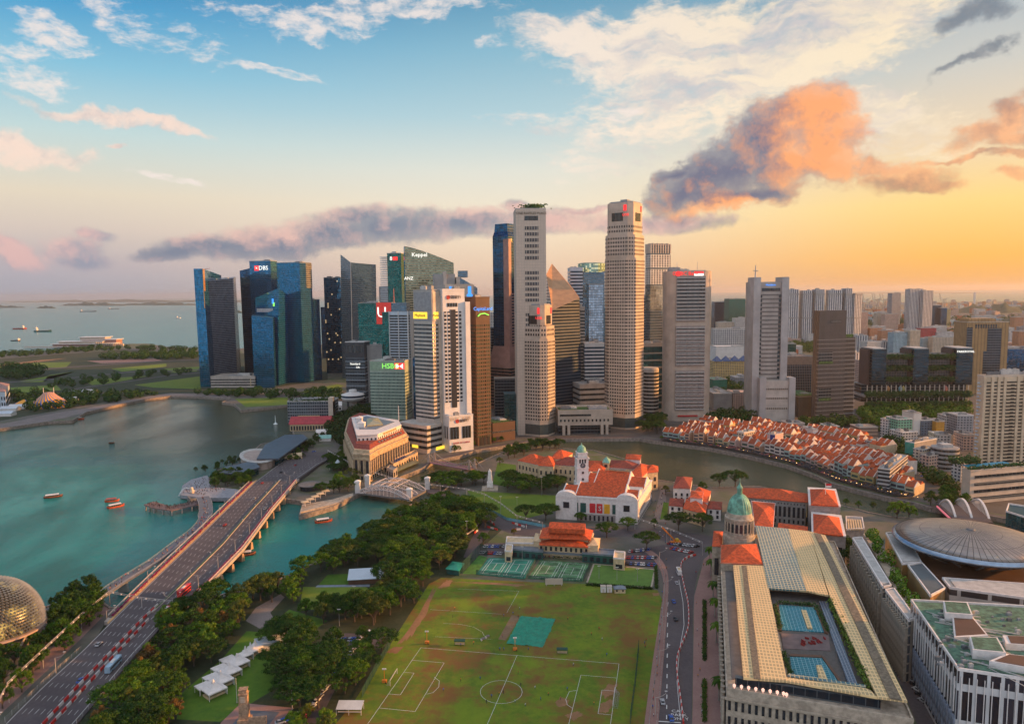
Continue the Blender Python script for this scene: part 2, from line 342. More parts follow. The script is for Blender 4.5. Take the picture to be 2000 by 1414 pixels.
sea = MB().add([(-40000, 600, -3.3), (45000, 600, -3.3), (70000, 70000, -3.3), (-70000, 70000, -3.3)], [(0, 1, 2, 3)]).build('sea', water_mat('sea_surface', (.004, .14, .17), (.01, .19, .22), .25, .05, .5)); struct(sea)
bay_poly = [(-700, 1260), (700, 1260), (780, 985), (760, 940), (700, 700), (-300, 740), (-900, 850)]
b_ = px3(bay_poly, -3.0)
bay = MB().prism(b_, -3.6, -3.0).build('bay_water', water_mat('bay_surface', (.003, .13, .12), (.010, .23, .20), .10, .30, .75, True)); struct(bay)
r_ = px3([(700, 1010), (800, 1100), (2600, 1300), (2600, 850), (1200, 820), (760, 850), (742, 930)], -2.9)
river = MB().prism(r_, -3.5, -2.9).build('river_water', water_mat('river_surface', (.003, .13, .12), (.010, .23, .20), .12, .3, .5, True)); struct(river)
SOUTH = [(-500, 880), (0, 838), (96, 824), (141, 822), (167, 806), (226, 792), (283, 780), (334, 774), (390, 775), (450, 779), (434, 786), (458, 790), (471, 802), (500, 799), (563, 792), (566, 825), (575, 850), (560, 860), (510, 868), (470, 905), (429, 917), (407, 935), (398, 950), (366, 968), (372, 976), (464, 966), (555, 975), (595, 980), (585, 1008), (650, 990), (697, 966), (740, 950), (775, 935), (825, 915), (845, 902), (900, 890), (930, 880), (1025, 865), (1100, 858), (1250, 857), (1270, 861), (1385, 876), (1460, 891), (1535, 909), (1595, 930), (1625, 945), (1670, 957), (1730, 972), (1790, 984), (1820, 993), (1930, 1008), (2100, 1040), (2600, 1130)]
FARC = [(3400, 640), (2600, 598), (2000, 588), (1700, 592), (1400, 597), (1200, 604), (900, 640), (640, 672), (460, 681), (387, 680), (325, 677), (287, 671), (237, 672), (175, 677), (100, 685), (0, 691), (-500, 712)]
NORTH = [(-700, 1230), (60, 1198), (100, 1182), (180, 1162), (215, 1188), (380, 1178), (416, 1167), (470, 1152), (560, 1127), (620, 1097), (700, 1052), (760, 1007), (800, 987), (850, 972), (880, 948), (862, 938), (905, 918), (940, 902), (980, 884), (1060, 873), (1160, 880), (1250, 905), (1285, 938), (1340, 946), (1394, 953), (1480, 950), (1600, 975), (1652, 990), (1700, 1002), (1742, 1010), (1850, 1018), (1930, 1030), (2100, 1062), (2600, 1180), (3000, 1900), (-1400, 1900)]
gm = ground_mat()
far_land = MB().prism(px3(SOUTH+FARC), -6, 0.0).build('far_ground', gm); struct(far_land)
near_land = MB().prism(px3(NORTH), -6, 0.0).build('near_ground', gm); struct(near_land)
stone = mat('quay_stone', (.26, .22, .19), .9, var=.25, vs=.4)
def quay(name, pts, z=.05, wd=1.2, h=.9):
 L = px3(pts, 0); MBq = MB()
 for a, b in zip(L, L[1:]):
  d = (b-a).normalized(); n = Vector((-d.y, d.x, 0))*wd*.5
  MBq.loft([a-n-Vector((0, 0, 5)), b-n-Vector((0, 0, 5)), b+n-Vector((0, 0, 5)), a+n-Vector((0, 0, 5))], [a-n+Vector((0, 0, h)), b-n+Vector((0, 0, h)), b+n+Vector((0, 0, h)), a+n+Vector((0, 0, h))])
 o = MBq.build(name, stone); return struct(o)
quay('embankment', SOUTH[1:-1]); quay('embankment', NORTH[1:-4], h=.6)
# ------------------------------------------------------------------ towers
def frame(xc, yb, xl, xr, yt, a, dep=None, ytl=None, ytr=None, z0=0.0, wv=None, wu=None):
 """a rectangular block from its nearest ground corner and the sight lines to its edges; returns corner, angle, widths, height"""
 A = R(a); C = G(xc, yt, 0)  # direction only
 Cd = AZ(xc, yt); Cb = G(xc, yb, z0); C = Cd*math.hypot(Cb.x, Cb.y); C.z = z0
 u = Vector((math.cos(A), math.sin(A), 0)); v = Vector((-math.sin(A), math.cos(A), 0))
 cr = lambda p, q: p.x*q.y-p.y*q.x
 def solve(dirn, x, y): r = AZ(x, y); return -cr(C, r)/cr(dirn, r)
 if wu is None: wu = solve(u, xr, ytr or yt) if xr is not None else dep
 if wv is None: wv = solve(v, xl, ytl or yt) if xl is not None else dep
 return C, A, abs(wu), abs(wv), ZT(C, xc, yt)-z0
class Tw: pass
def tower(label, xc, yb, xl, xr, yt, a, wall, dep=None, cat='tower', name='office_tower', body=True, group=None, **kw):
 t = Tw(); C, A, t.wu, t.wv, t.h = frame(xc, yb, xl, xr, yt, a, dep, **kw); t.C = C; t.A = A
 t.o = thing(name, label, cat, C, A, group); t.wall = wall
 if body: t.b = MB().box(0, 0, 0, t.wu, t.wv, t.h).build('wall', wall, t.o)
 t.zp = lambda y: ZT(C, xc, y)-C.z      # picture row at the corner -> height
 return t
def rect(t, g=0.0): return [(-g, -g), (t.wu+g, -g), (t.wu+g, t.wv+g), (-g, t.wv+g)]
def bands(t, m, z0, z1, fh, frac=.5, poly=None, proud=.25, name='window_band', parent=None):
 n = max(1, int((z1-z0)/fh)); fh = (z1-z0)/n
 poly = poly or rect(t, proud); p = None
 while n > 95: n //= 2; fh *= 2
 for i in range(n):
  z = z0+fh*(i+.5-frac/2)
  if p is None: p = MB().prism(poly, 0, fh*frac).build(name, m, parent or t.o, (0, 0, z))
  else: q = p.copy(); col.objects.link(q); q.location = (0, 0, z)
def roof(t, m, z=None, n=3, hmax=5, rim=1.2, poly=None, inset=.0, seed=1):
 r = random.Random(seed); z = t.h if z is None else z; b = MB()
 W, D = t.wu, t.wv; th = .5; i_ = inset
 b.box(i_-.2, i_-.2, z, W-i_+.2, i_+th, z+rim).box(i_-.2, D-i_-th, z, W-i_+.2, D-i_+.2, z+rim).box(i_-.2, i_+th, z, i_+th, D-i_-th, z+rim).box(W-i_-th, i_+th, z, W-i_+.2, D-i_-th, z+rim)
 b.build('parapet', m, t.o)
 for k_ in range(n):
  w_, d_ = W*r.uniform(.15, .35), D*r.uniform(.15, .35); x, y = r.uniform(2, W-w_-2) if W-w_ > 4 else W*.3, r.uniform(2, D-d_-2) if D-d_ > 4 else D*.3
  hh = r.uniform(1.5, hmax)
  q = MB().box(x, y, z, x+w_, y+d_, z+hh)
  for j in range(3): q.box(x+w_*(.1+.3*j), y+d_*.2, z+hh, x+w_*(.25+.3*j), y+d_*.8, z+hh+.7)
  q.build('roof_plant', PLANT[k_ % 3], t.o)
def sign(t, face, s, z, size, m, body=None, w=None, h=None, proud=.6, name='sign_letters', label=None):
 """s = metres along the face from the corner; letters, or a board of w x h when body is None"""
 if body is None:
  b = MB().box(s-w/2, -proud, z-h/2, s+w/2, -proud+.3, z+h/2) if face == 'u' else MB().box(-proud, s-w/2, z-h/2, -proud+.3, s+w/2, z+h/2)
  o = b.build(name, m, t.o)
  if label: o['label'] = label
  return o
 if face == 'u': return text_part(name, body, size, m, t.o, (s, -proud, z), (math.pi/2, 0, 0), label=label)
 return text_part(name, body, size, m, t.o, (-proud, s, z), (math.pi/2, 0, -math.pi/2), label=label)
def lit(name, c, s=.9): return mat(name, tuple(x*.5 for x in c), .5, emit=c, es=s, var=0)
PLANT = [mat('roof_grey', (.30, .31, .32), .8), mat('roof_pale', (.48, .47, .45), .8), mat('roof_dark', (.14, .15, .16), .7)]
L_RED, L_WHT, L_YEL, L_BLU, L_GRN = lit('lit_red', (.9, .03, .03)), lit('lit_white', (.95, .93, .85)), lit('lit_yellow', (1, .62, .05)), lit('lit_blue', (.05, .3, .95)), lit('lit_green', (.25, .8, .1))
def glassm(name, c, cu=3, cv=4, fu=.9, fv=.86, wall=None, vary=.35, rough=.08, metal=.75, lit_=0.0):
 return facade(name, wall or tuple(x*.45 for x in c), c, cu, cv, fu, fv, rough, .5, vary, lit_, metal=metal)
M_blue = glassm('blue_curtain_wall', (.018, .19, .36))
M_bluedark = glassm('dark_blue_curtain_wall', (.012, .08, .17), vary=.6)
M_bluemid = glassm('mid_blue_curtain_wall', (.03, .18, .34), 6, 4, .96, .8)
M_sailgrid = facade('balcony_grid', (.22, .24, .28), (.02, .04, .075), 3.0, 3.4, .74, .62, .12, .6, .6, metal=.4)
M_teal = glassm('teal_curtain_wall', (.03, .15, .19), vary=.4)
M_green = glassm('green_curtain_wall', (.012, .12, .11), 4, 4, .92, .85)
M_gold = glassm('bronze_green_glass', (.20, .24, .17), 3, 4, .96, .66, wall=(.36, .33, .22))
M_grey = glassm('grey_blue_glass', (.10, .18, .24), 1.6, 4, .8, .8, wall=(.20, .23, .26))
M_dark = glassm('black_glass', (.018, .03, .045), 4, 4, .95, .7, wall=(.10, .12, .13), metal=.4)
G_band = facade('band_glass', (.30, .28, .25), (.035, .06, .075), 1.5, 400, .86, 2, .08, .5, .7, lit=.012, metal=.35)
G_bandb = facade('band_glass_blue', (.16, .20, .25), (.05, .11, .19), 1.5, 400, .9, 2, .07, .5, .5, metal=.6)
G_bandd = facade('band_glass_dark', (.12, .11, .10), (.025, .035, .04), 1.5, 400, .88, 2, .1, .5, .8, lit=.015, metal=.3)
C_cream = mat('cream_concrete', (.56, .47, .38), .8, vs=.08)
C_pale = mat('pale_concrete', (.50, .45, .40), .8, vs=.08)
C_grey = mat('grey_concrete', (.33, .32, .31), .85, vs=.08)
C_white = mat('white_cladding', (.70, .68, .66), .6, vs=.08, var=.06)
C_bluew = mat('blue_white_cladding', (.52, .60, .68), .5, vs=.08, var=.06)
C_brown = mat('brown_granite', (.12, .06, .035), .6, vs=.1)
C_pink = mat('pink_granite', (.34, .19, .16), .6, vs=.1)
def loft_px(label, base, top, m, name='glass_tower', cat='tower', part='facade'):
 B = [G(x, y, 0) for x, y in base]; o = thing(name, label, cat, B[0]); T_ = []
 for b, (x, y) in zip(B, top):
  d = AZ(x, y)*math.hypot(b.x, b.y); T_.append(Vector((d.x, d.y, ZT(b, x, y))))
 q = MB().loft([b-B[0] for b in B], [p-B[0] for p in T_]); q.build(part, m, o); return o, B, T_
def roof_bits(o, pts, n=3, s=3):
 c = sum(pts, Vector())/len(pts)
 for i in range(n):
  p = pts[i % len(pts)].lerp(c, .55); MB().box(-s, -s*.6, -1.5, s, s*.6, s*.5).build('roof_plant', PLANT[i % 3], o, p-o.location)
# --- the bay-front group of blue glass towers
o, B, T_ = loft_px('slender leaning blue glass tower with a gold lit edge, farthest left of the skyline', [(392, 756), (411, 756), (440, 738), (421, 736)], [(378, 525), (396, 525), (432, 538), (412, 536)], M_blue, 'leaning_tower')
gold = mat('sunlit_gold_glass', (.75, .36, .08), .25, metal=.5)  # gold stands for low sun on the tower edge, painted as colour
e0, e1 = T_[1], T_[2]; d = (e1-e0).normalized(); n_ = Vector((d.y, -d.x, 0)).normalized()*.5
MB().loft([e0+n_-Vector((0, 0, 72)), e0+d*11+n_-Vector((0, 0, 78)), e0+d*11-n_-Vector((0, 0, 78)), e0-n_-Vector((0, 0, 72))], [e0+n_, e0+d*11+n_, e0+d*11-n_, e0-n_]).build('sunlit_edge_panel', gold, o, -o.location)
cr_ = MB().tube((0, 0, 0), (0, 0, 5), .5).tube((-6, 0, 4), (9, 0, 6), .4); cr_.build('roof_crane', mat('crane_red', (.5, .1, .05)), o, T_[0].lerp(T_[2], .4)-o.location)
o, B, T_ = loft_px('dark balconied tower standing in front of the leaning blue slab with a slanted roof', [(411, 752), (464, 744), (471, 724), (420, 730)], [(403, 549), (455, 544), (460, 541), (408, 545)], M_sailgrid, 'leaning_tower'); roof_bits(o, T_, 2, 4)
o, B, T_ = loft_px('narrow leaning dark blue tower behind the tower with the red cross square', [(479, 728), (500, 728), (506, 715), (484, 715)], [(468, 529), (488, 524), (493, 524), (473, 528)], M_bluedark)
t = tower('tall blue glass tower lettered DBS beside a red square', 528, 738, 487, 541, 510, 78, M_bluemid, ytl=514, ytr=516); roof(t, PLANT[0], n=2)
bands(t, glassm('blue_floor_glass', (.03, .15, .28), 1.5, 400, .94, 2, wall=(.14, .22, .30)), 10, t.h-26, 4.2, .72)
sign(t, 'v', t.wv*.34, t.h-14, 12, L_WHT, 'DBS'); sign(t, 'v', t.wv*.66, t.h-14, 0, L_RED, w=10, h=10, name='red_logo'); text_part('logo_cross', 'x', 9, L_WHT, t.o, (-.9, t.wv*.66, t.h-13), (math.pi/2, 0, -math.pi/2))
t = tower('broad blue glass tower right of the DBS tower with a paler right flank', 585, 748, 540, 608, 513, 70, M_blue, ytl=509, ytr=517); roof(t, PLANT[0], n=2)
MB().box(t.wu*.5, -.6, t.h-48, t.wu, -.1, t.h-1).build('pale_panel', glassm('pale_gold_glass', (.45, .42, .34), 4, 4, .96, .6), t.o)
o, B, T_ = loft_px('blue glass tower with a pointed gable roof and a small blue green logo', [(498, 750), (545, 753), (571, 745), (526, 736)], [(499, 582), (544, 563), (566, 579), (522, 590)], M_blue, 'pointed_tower')
def on_face(o, p, q, fx, z, w_, h_, m, name, txt=None, size=8):
 """board or letters on the wall between ground points p and q (absolute), fx 0..1 along it"""
 d = (q-p); d.z = 0; L_ = d.length; d.normalize(); a = math.atan2(d.y, d.x); c = p+d*(L_*fx); n = Vector((d.y, -d.x, 0))*1.0
 loc = Vector((c.x, c.y, z))+n-o.location
 if txt: return text_part(name, txt, size, m, o, loc, (math.pi/2, 0, a))
 return MB().box(-w_/2, -.3, -h_/2, w_/2, .3, h_/2).build(name, m, o, loc, a)
zt = T_[1].z
on_face(o, T_[0].copy(), T_[1].copy(), .75, zt-24, 4, 9, L_BLU, 'logo'); on_face(o, T_[0], T_[1], .79, zt-30, 4, 7, L_GRN, 'logo'); on_face(o, T_[0], T_[1], .4, zt-41, 42, 7, mat('louvre_band', (.45, .42, .42)), 'louvre_band')
o, B, T_ = loft_px('lower blue glass block standing against the front of the pointed tower', [(497, 756), (537, 758), (541, 752), (501, 749)], [(491, 617), (533, 621), (536, 619), (494, 615)], M_blue, 'glass_block')
t = tower('shorter dark blue glass tower with stepped top right of the pointed tower', 602, 744, 580, 624, 586, 50, M_bluedark, ytl=590); roof(t, PLANT[2], n=2, seed=3)
t = tower('dark blue glass tower with lit upper windows left of the knife edged grey tower', 632, 729, None, 665, 543, 3, facade('blue_lit_glass', (.02, .07, .12), (.02, .12, .20), 3, 4, .92, .8, .08, .4, .5, lit=.03, metal=.7), dep=38); roof(t, PLANT[0], n=3, seed=4, hmax=9)
o, B, T_ = loft_px('grey green glass tower whose left edge rises to a sharp blade', [(669, 738), (689, 742), (738, 738), (730, 725), (686, 725)], [(665, 497), (685, 513), (734, 517), (724, 521), (684, 512)], M_grey, 'blade_tower')
MB().tube(Vector(B[1])-B[0], Vector(T_[1])-B[0], .9, 4).build('corner_fin', C_pale, o)
t = tower('low stone podium with roof garden in front of the bay glass towers', 411, 757, None, 498, 736, -3, C_pale, dep=50, name='podium_building', cat='building'); roof(t, C_pale, n=3, seed=6)
bands(t, G_bandd, 2, t.h-3, 5, .45)
t = tower('dark green glass block with a huge red panel bearing a white U', 765, 760, 699, 772, 592, 86, M_green); roof(t, PLANT[0], n=2, seed=8)
sign(t, 'v', t.wv*.24, t.h-18, 0, mat('red_panel', (.55, .03, .02), .4, emit=(.6, .03, .02), es=.3), w=t.wv*.44, h=38, name='red_panel'); sign(t, 'v', t.wv*.3, t.h-17, 26, L_WHT, 'U', proud=1)
t = tower('green glass tower with a balconied left flank and a red and white roof sign', 783, 740, 756, 791, 495, 80, M_green, ytl=498); roof(t, PLANT[1], n=2, seed=9)
bb = MB()
for i in range(60): bb.box(-2-1.5*(i % 3), t.wv, 30+i*(t.h-34)/60, 16, t.wv+14, 31.2+i*(t.h-34)/60)
bb.build('balcony_flank', C_bluew, t.o); sign(t, 'v', t.wv*.42, t.h-10, 0, L_RED, w=10, h=7); sign(t, 'v', t.wv*.72, t.h-10, 11, L_WHT, '8')
# sail-roofed bronze tower
t = tower('bronze green glass tower with a curved roof falling to the right', 790, 775, None, 886, 481, 10, M_gold, dep=45, body=False, ytr=514)
hr = t.h-ZT(t.C, 790, 515)+0; hr = t.h-(ZT(t.C, 790, 481)-ZT(t.C, 790, 514))
prof = [(t.wu*i/8, t.h+(hr-t.h)*(i/8)**1.25) for i in range(9)]
b = MB().loft([(0, 0, 0), (t.wu, 0, 0), (t.wu, t.wv, 0), (0, t.wv, 0)], [(0, 0, 20), (t.wu, 0, 20), (t.wu, t.wv, 20), (0, t.wv, 20)], cap=False)
b.rings([[(x, 0, 20), (x, 0, z), (x, t.wv, z), (x, t.wv, 20)] for x, z in prof]); b.build('facade', M_gold, t.o)
MB().box(-.6, 0, 0, -.1, t.wv, t.h).build('blue_flank', M_blue, t.o)
sign(t, 'u', t.wu*.30, t.h-14, 9, L_WHT, 'Keppel'); text_part('sign_letters', 'ANZ', 7, L_WHT, t.o, (t.wu*.07, -.7, t.h-52))
# white framed tower with mast
t = tower('white framed tower with dark window bands and a red and white mast', 796, 800, 760, 806, 609, 75, C_bluew); bands(t, G_bandd, 6, t.h-4, 4.0, .6)
fr = MB()
for i in range(3):
 y = t.wv*i/2; fr.box(-1.1, y-.5, 0, -.2, y+.5, t.h+1)
for i in range(2): fr.box(t.wu*i-.5, -1.1, 0, t.wu*i/3+.5, -.2, t.h+1)
fr.build('frame', C_white, t.o)
MB().box(3, t.wv*.1, t.h, t.wu-3, t.wv*.9, t.h+13).build('crown', M_grey, t.o); MB().tube((6, t.wv*.82, t.h), (6, t.wv*.82, t.h+34), 1.1, 6, .4).build('mast', mat('mast_red', (.6, .2, .15)), t.o)
MB().box(-4, t.wv*.2, t.h*.36, 0, t.wv+3, t.h*.36+3).box(-3, t.wv*.1, t.h*.30, -.2, t.wv+2, t.h*.30+5).build('balcony_slab', C_white, t.o)
# HSBC
t = tower('pale green gridded block with a green HSBC sign along its top', 790, 820, 722, 803, 706, 80, mat('pale_green_panel', (.36, .44, .36), .6, vs=.1), ytl=707)
bands(t, facade('green_band', (.33, .42, .35), (.04, .10, .09), 1.9, 400, .66, 2, .1, .5, .5, metal=.3), 5, t.h-14, 4.1, .5); roof(t, PLANT[1], n=3, seed=12, hmax=7)
MB().box(-.7, .5, t.h-12, -.1, t.wv-.5, t.h-.5).build('sign_band', mat('sage_panel', (.30, .42, .30), .5), t.o)
sign(t, 'v', t.wv*.40, t.h-6.5, 10, L_GRN, 'HSBC', proud=.9)
lg = MB(); yy = t.wv*.14
lg.add([(-1, yy+5, t.h-10), (-1, yy+5, t.h-2.6), (-1, yy, t.h-6.3), (-1, yy-5, t.h-10), (-1, yy-5, t.h-2.6)], [(0, 2, 1), (3, 4, 2)]); lg.build('logo', L_WHT, t.o)
MB().box(-.95, yy-7, t.h-10.4, -.75, yy+7, t.h-2).build('logo_board', L_RED, t.o)
t = tower('narrow black glass block with white floor lines and a small white sign', 711, 796, 674, 722, 669, 80, mat('black_cladding', (.03, .035, .045), .4)); bands(t, M_dark, 6, t.h-22, 9, .9, proud=.2)
bands(t, C_bluew, 10, t.h-24, 9, .06, proud=.5, name='floor_line'); roof(t, C_white, n=2, seed=13); sign(t, 'v', t.wv*.5, t.h-32, 4.5, L_WHT, 'Standard'); sign(t, 'v', t.wv*.35, t.h-37, 4, L_WHT, 'Life')
for i in range(3): MB().box(-.6, t.wv*(.08+.3*i), t.h-15, -.1, t.wv*(.08+.3*i)+t.wv*.24, t.h-4).build('top_opening', G_bandd, t.o)
t = tower('plain concrete slab block between the black glass block and the HSBC block', 713, 794, None, 746, 676, 14, C_grey, dep=25, name='concrete_block', cat='building'); roof(t, C_grey, n=2, seed=14)
# Maybank tower
t = tower('tower banded in pale stone and dark glass with yellow name boards, its right side sunlit', 843, 882, 807, 858, 568, 52, C_pale, ytl=570)
bands(t, G_band, 34, t.h-34, 4.25, .46); roof(t, C_grey, n=2, seed=15)
MB().box(-.5, 1, t.h-32, -.1, t.wv-1, t.h-1).build('crown_panel', mat('grey_metal_panel', (.30, .30, .31), .5), t.o); MB().box(1, -.5, t.h-32, t.wu-1, -.1, t.h-1).build('crown_panel', C_cream, t.o)
for f_, L_ in (('v', t.wv), ('u', t.wu)):
 sign(t, f_, L_*(.62 if f_ == 'v' else .5), t.h-26, 0, L_YEL, w=min(24, L_*.75), h=7, name='yellow_board', proud=.8); sign(t, f_, L_*(.62 if f_ == 'v' else .5), t.h-26, 4.6 if f_ == 'v' else 3, mat('black_paint', (.02, .02, .02)), 'Maybank', proud=1.0)
MB().box(t.wu-3, -1.6, 0, t.wu+4, 2, t.h-6).build('corner_pier', C_cream, t.o)
p = MB().box(-14, -2.5, 0, t.wu-3.2, t.wv+14, 30).build('podium', C_pale, t.o);
for i in range(4): MB().box(-14.2, -2.7, 5+i*6.2, t.wu-3.3, t.wv+14.2, 8+i*6.2).build('window_band', G_bandd, t.o)
sign(t, 'u', t.wu*.45, 3.6, 0, L_YEL, w=13, h=3.4, name='yellow_board', proud=3.2); sign(t, 'v', t.wv*.55, 6.5, 0, L_YEL, w=9, h=3, name='yellow_board', proud=14.8)
# white bank tower on its podium
t = tower('white tower with dark vertical stripes and a red round logo near its top', 864, 880, 858, 907, 568, 28, C_white, wv=26)
bw = MB(); m_slot = facade('slot_windows', (.62, .60, .58), (.03, .035, .045), 400, 4.2, 2, .6, .1, .6, .5)
for i, fx in enumerate((.10, .26, .62, .78)): MB().box(t.wu*fx-1.3, -.35, 52, t.wu*fx+1.3, -.05, t.h-22).build('window_strip', m_slot, t.o)
for fx in (.36, .42, .48, .54): MB().box(t.wu*fx-.8, -.5, 46, t.wu*fx+.8, -.1, t.h-20).build('dark_stripe', mat('dark_bronze', (.04, .04, .045), .3), t.o)
for i in range(4): MB().box(t.wu*(.25+.12*i)-1.2, -.5, t.h-17, t.wu*(.25+.12*i)+1.2, -.1, t.h-13).build('arched_window', G_bandd, t.o)
for fy in (.3, .7): MB().box(-.4, t.wv*fy-1.3, 52, -.05, t.wv*fy+1.3, t.h-22).build('window_strip', m_slot, t.o)
MB().lathe([(2.2, 0), (2.2, .3)], 12).build('logo', mat('sign_red', (.55, .05, .04)), t.o, (t.wu*.25, -.4, t.h-7)).rotation_euler = (math.pi/2, 0, 0)
sign(t, 'u', t.wu*.52, t.h-7, 4, mat('sign_dark', (.05, .03, .03)), '中国银行'); roof(t, C_white, n=1, seed=17, rim=2)
MB().box(t.wu-.5, -3, 0, t.wu+5, t.wv-4, t.h-12).build('side_wing', C_white, t.o)
t2 = tower('white podium with tall narrow windows below the white striped bank tower', 877, 884, 865, 924, 815, 28, C_white, name='podium_building', cat='building')
for i in range(6): MB().box(t2.wu*(.09+.125*(i+(1 if i > 2 else 0)))-1.5, -.4, 14, t2.wu*(.09+.125*(i+(1 if i > 2 else 0)))+1.5, -.05, 27).build('tall_window', G_bandd, t2.o)
for i in range(6): MB().box(t2.wu*(.09+.125*(i+(1 if i > 2 else 0)))-1.3, -.3, 34, t2.wu*(.09+.125*(i+(1 if i > 2 else 0)))+1.3, -.05, 37).build('blind_panel', C_cream, t2.o)
for i in range(2): MB().box(-.4, t2.wv*(.3+.35*i)-1.2, 14, -.05, t2.wv*(.3+.35*i)+1.2, 27).build('tall_window', G_bandd, t2.o)
MB().lathe([(2.2, 0), (2.2, .3)], 12).build('logo', mat('sign_red', (.55, .05, .04)), t2.o, (t2.wu*.33, -.4, t2.h-5)).rotation_euler = (math.pi/2, 0, 0)
sign(t2, 'u', t2.wu*.55, t2.h-5, 3.6, MC['sign_dark'], '中国银行'); sign(t2, 'u', t2.wu*.5, 9.5, 2.6, MC['sign_red'], 'BANK OF CHINA'); roof(t2, C_white, n=1, seed=18)
# brown tower
t = tower('brown granite tower with rows of small windows and a blue name sign', 929, 871, 908, 956, 582, 34, C_brown); bands(t, facade('brown_band', (.12, .065, .038), (.05, .075, .05), 2.4, 400, .68, 2, .1, .5, .8, lit=.05, metal=.2), 8, t.h-28, 4.1, .46); roof(t, C_brown, n=3, seed=19, hmax=6)
sign(t, 'u', t.wu*.5, t.h-12, 5.4, L_BLU, 'CapitaLand'); MB().path([(t.wu*.12, -.8, t.h-20), (t.wu*.3, -.8, t.h-17.5), (t.wu*.6, -.8, t.h-17), (t.wu*.9, -.8, t.h-19)], .7).build('green_swoosh', L_GRN, t.o)
for i in range(3): MB().box(t.wu*(.15+.28*i), -.4, 0, t.wu*(.15+.28*i)+t.wu*.2, -.1, 9).build('ground_opening', mat('deep_opening', (.015, .015, .015)), t.o)
t = tower('low brown granite wing with a green roof garden beside the brown tower', 962, 864, None, 1006, 829, 30, C_brown, dep=34, name='low_wing', cat='building'); roof(t, C_brown, n=2, seed=20); bands(t, G_band, 8, t.h-6, 7, .25)
MB().box(4, 6, t.h+.2, t.wu-3, t.wv-3, t.h+1).build('roof_garden', mat('roof_plants', (.05, .12, .03), .9, vs=.6, var=.5), t.o)
# concrete tower with blue logos
t = tower('grey concrete tower block with two blue logos behind the white striped tower', 834, 830, None, 926, 557, 8, C_grey, dep=40)
MB().box(t.wu*.14, 3, t.h, t.wu*.6, 30, t.h+14).build('crown', C_grey, t.o); MB().box(t.wu*.35, 1, t.h, t.wu*.42, 32, t.h+17).box(t.wu*.62, 1, t.h-10, t.wu*.7, 32, t.h+10).build('crown_pier', C_pale, t.o)
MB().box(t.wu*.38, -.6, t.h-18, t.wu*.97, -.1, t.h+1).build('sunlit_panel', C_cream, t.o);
for f_ in (.5, .9): MB().box(t.wu*f_-2, -1, t.h-14, t.wu*f_+2, -.7, t.h-2).box(t.wu*f_-3.6, -1, t.h-15, t.wu*f_+3.6, -.75, t.h-12).build('logo', L_BLU, t.o)
t = tower('grey glass tower with a sloping right shoulder left of the tall dark blue tower', 895, 805, None, 932, 529, 6, M_grey, dep=34, body=False, ytr=545); h2 = t.h-14
MB().loft([(0, 0, 0), (t.wu, 0, 0), (t.wu, t.wv, 0), (0, t.wv, 0)], [(0, 0, t.h-8), (t.wu, 0, h2-10), (t.wu, t.wv, h2-10), (0, t.wv, t.h-8)]).box(0, 0, t.h-9, t.wu*.5, t.wv*.8, t.h).build('facade', M_grey, t.o)
# Republic Plaza like tower
t = tower('very tall dark blue glass tower with pink granite corner strips and a chamfered crown', 992, 800, 962, 1012, 461, 55, M_bluedark); h = t.h; W, D = t.wu, t.wv
MB().rings([[(x*s_+W/2*(1-s_), y*s_+D/2*(1-s_), z) for x, y in rect(t)] for s_, z in ((1, h), (.86, h+7), (.80, h+18))]).build('crown', M_bluedark, t.o)
MB().box(-.6, -1.2, 0, 6, 8, h-4).box(W-8, -1.2, 0, W+.6, 6, h-60).build('corner_strip', C_pink, t.o)
bands(t, C_pink, 66, h-80, 4.2, .45, poly=[(W*.18, -.9), (W*.86, -.9), (W*.86, 0), (W*.18, 0)], name='granite_band')
MB().rings([[(-7, -7, 0), (W+7, -7, 0), (W+7, D+7, 0), (-7, D+7, 0)], [(-6, -6, 62), (W+6, -6, 62), (W+6, D+6, 62), (-6, D+6, 62)], [(-.8, -.8, 92), (W+.8, -.8, 92), (W+.8, D+.8, 92), (-.8, D+.8, 92)]]).build('flared_base', C_pink, t.o)
bands(t, G_bandd, 4, 62, 4.2, .5, poly=[(-7.2, -7.2), (W+7.2, -7.2), (W+7.2, D+7.2), (-7.2, D+7.2)]); sign(t, 'u', W*.3, h-6, 7, lit('lit_orange', (1, .5, .1)), 'R')
# One Raffles Place like slab
C_slab = facade('panelled_slab', (.40, .34, .28), (.54, .45, .37), 3.2, 3.4, .93, .93, .8, .8, .03)
t = tower('tallest pale panelled slab tower with a central column of windows and greenery on its roof', 1007, 850, None, 1066, 409, 3, C_slab, dep=46); W, h = t.wu, t.h
for z0_, z1_ in ((t.zp(510), t.zp(440)), (t.zp(592), t.zp(528)), (t.zp(720), t.zp(610))):
 bands(t, facade('slab_windows', (.40, .34, .28), (.04, .04, .045), 3.1, 400, .78, 2, .15, .6, .5), z0_, z1_, 6.0, .58, poly=[(W*.3, -.35), (W*.75, -.35), (W*.75, 0), (W*.3, 0)])
MB().box(W*.29, -.3, t.zp(431), W*.74, 0, t.zp(422)).build('top_opening', G_bandd, t.o); sign(t, 'u', W*.52, t.zp(417), 3.9, mat('bronze_letters', (.16, .12, .08)), 'ONE RAFFLES PLACE'); roof(t, C_pale, n=2, seed=22)
rp = MB(); rr = random.Random(3)
for i in range(420):
 c = Vector((W*(.5+rr.gauss(.1, .2)), 8+rr.uniform(-5, 10), h+1.5+rr.uniform(0, 5))); a_ = Vector((rr.gauss(0, 1), rr.gauss(0, 1), rr.gauss(0, 1))).normalized()*1.1; b_ = a_.orthogonal().normalized()*1.1; rp.add([c-a_, c+b_, c+a_, c-b_], [(0, 1, 2, 3)])
rp.build('roof_plants', mat('roof_plants', (.05, .12, .03)), t.o)
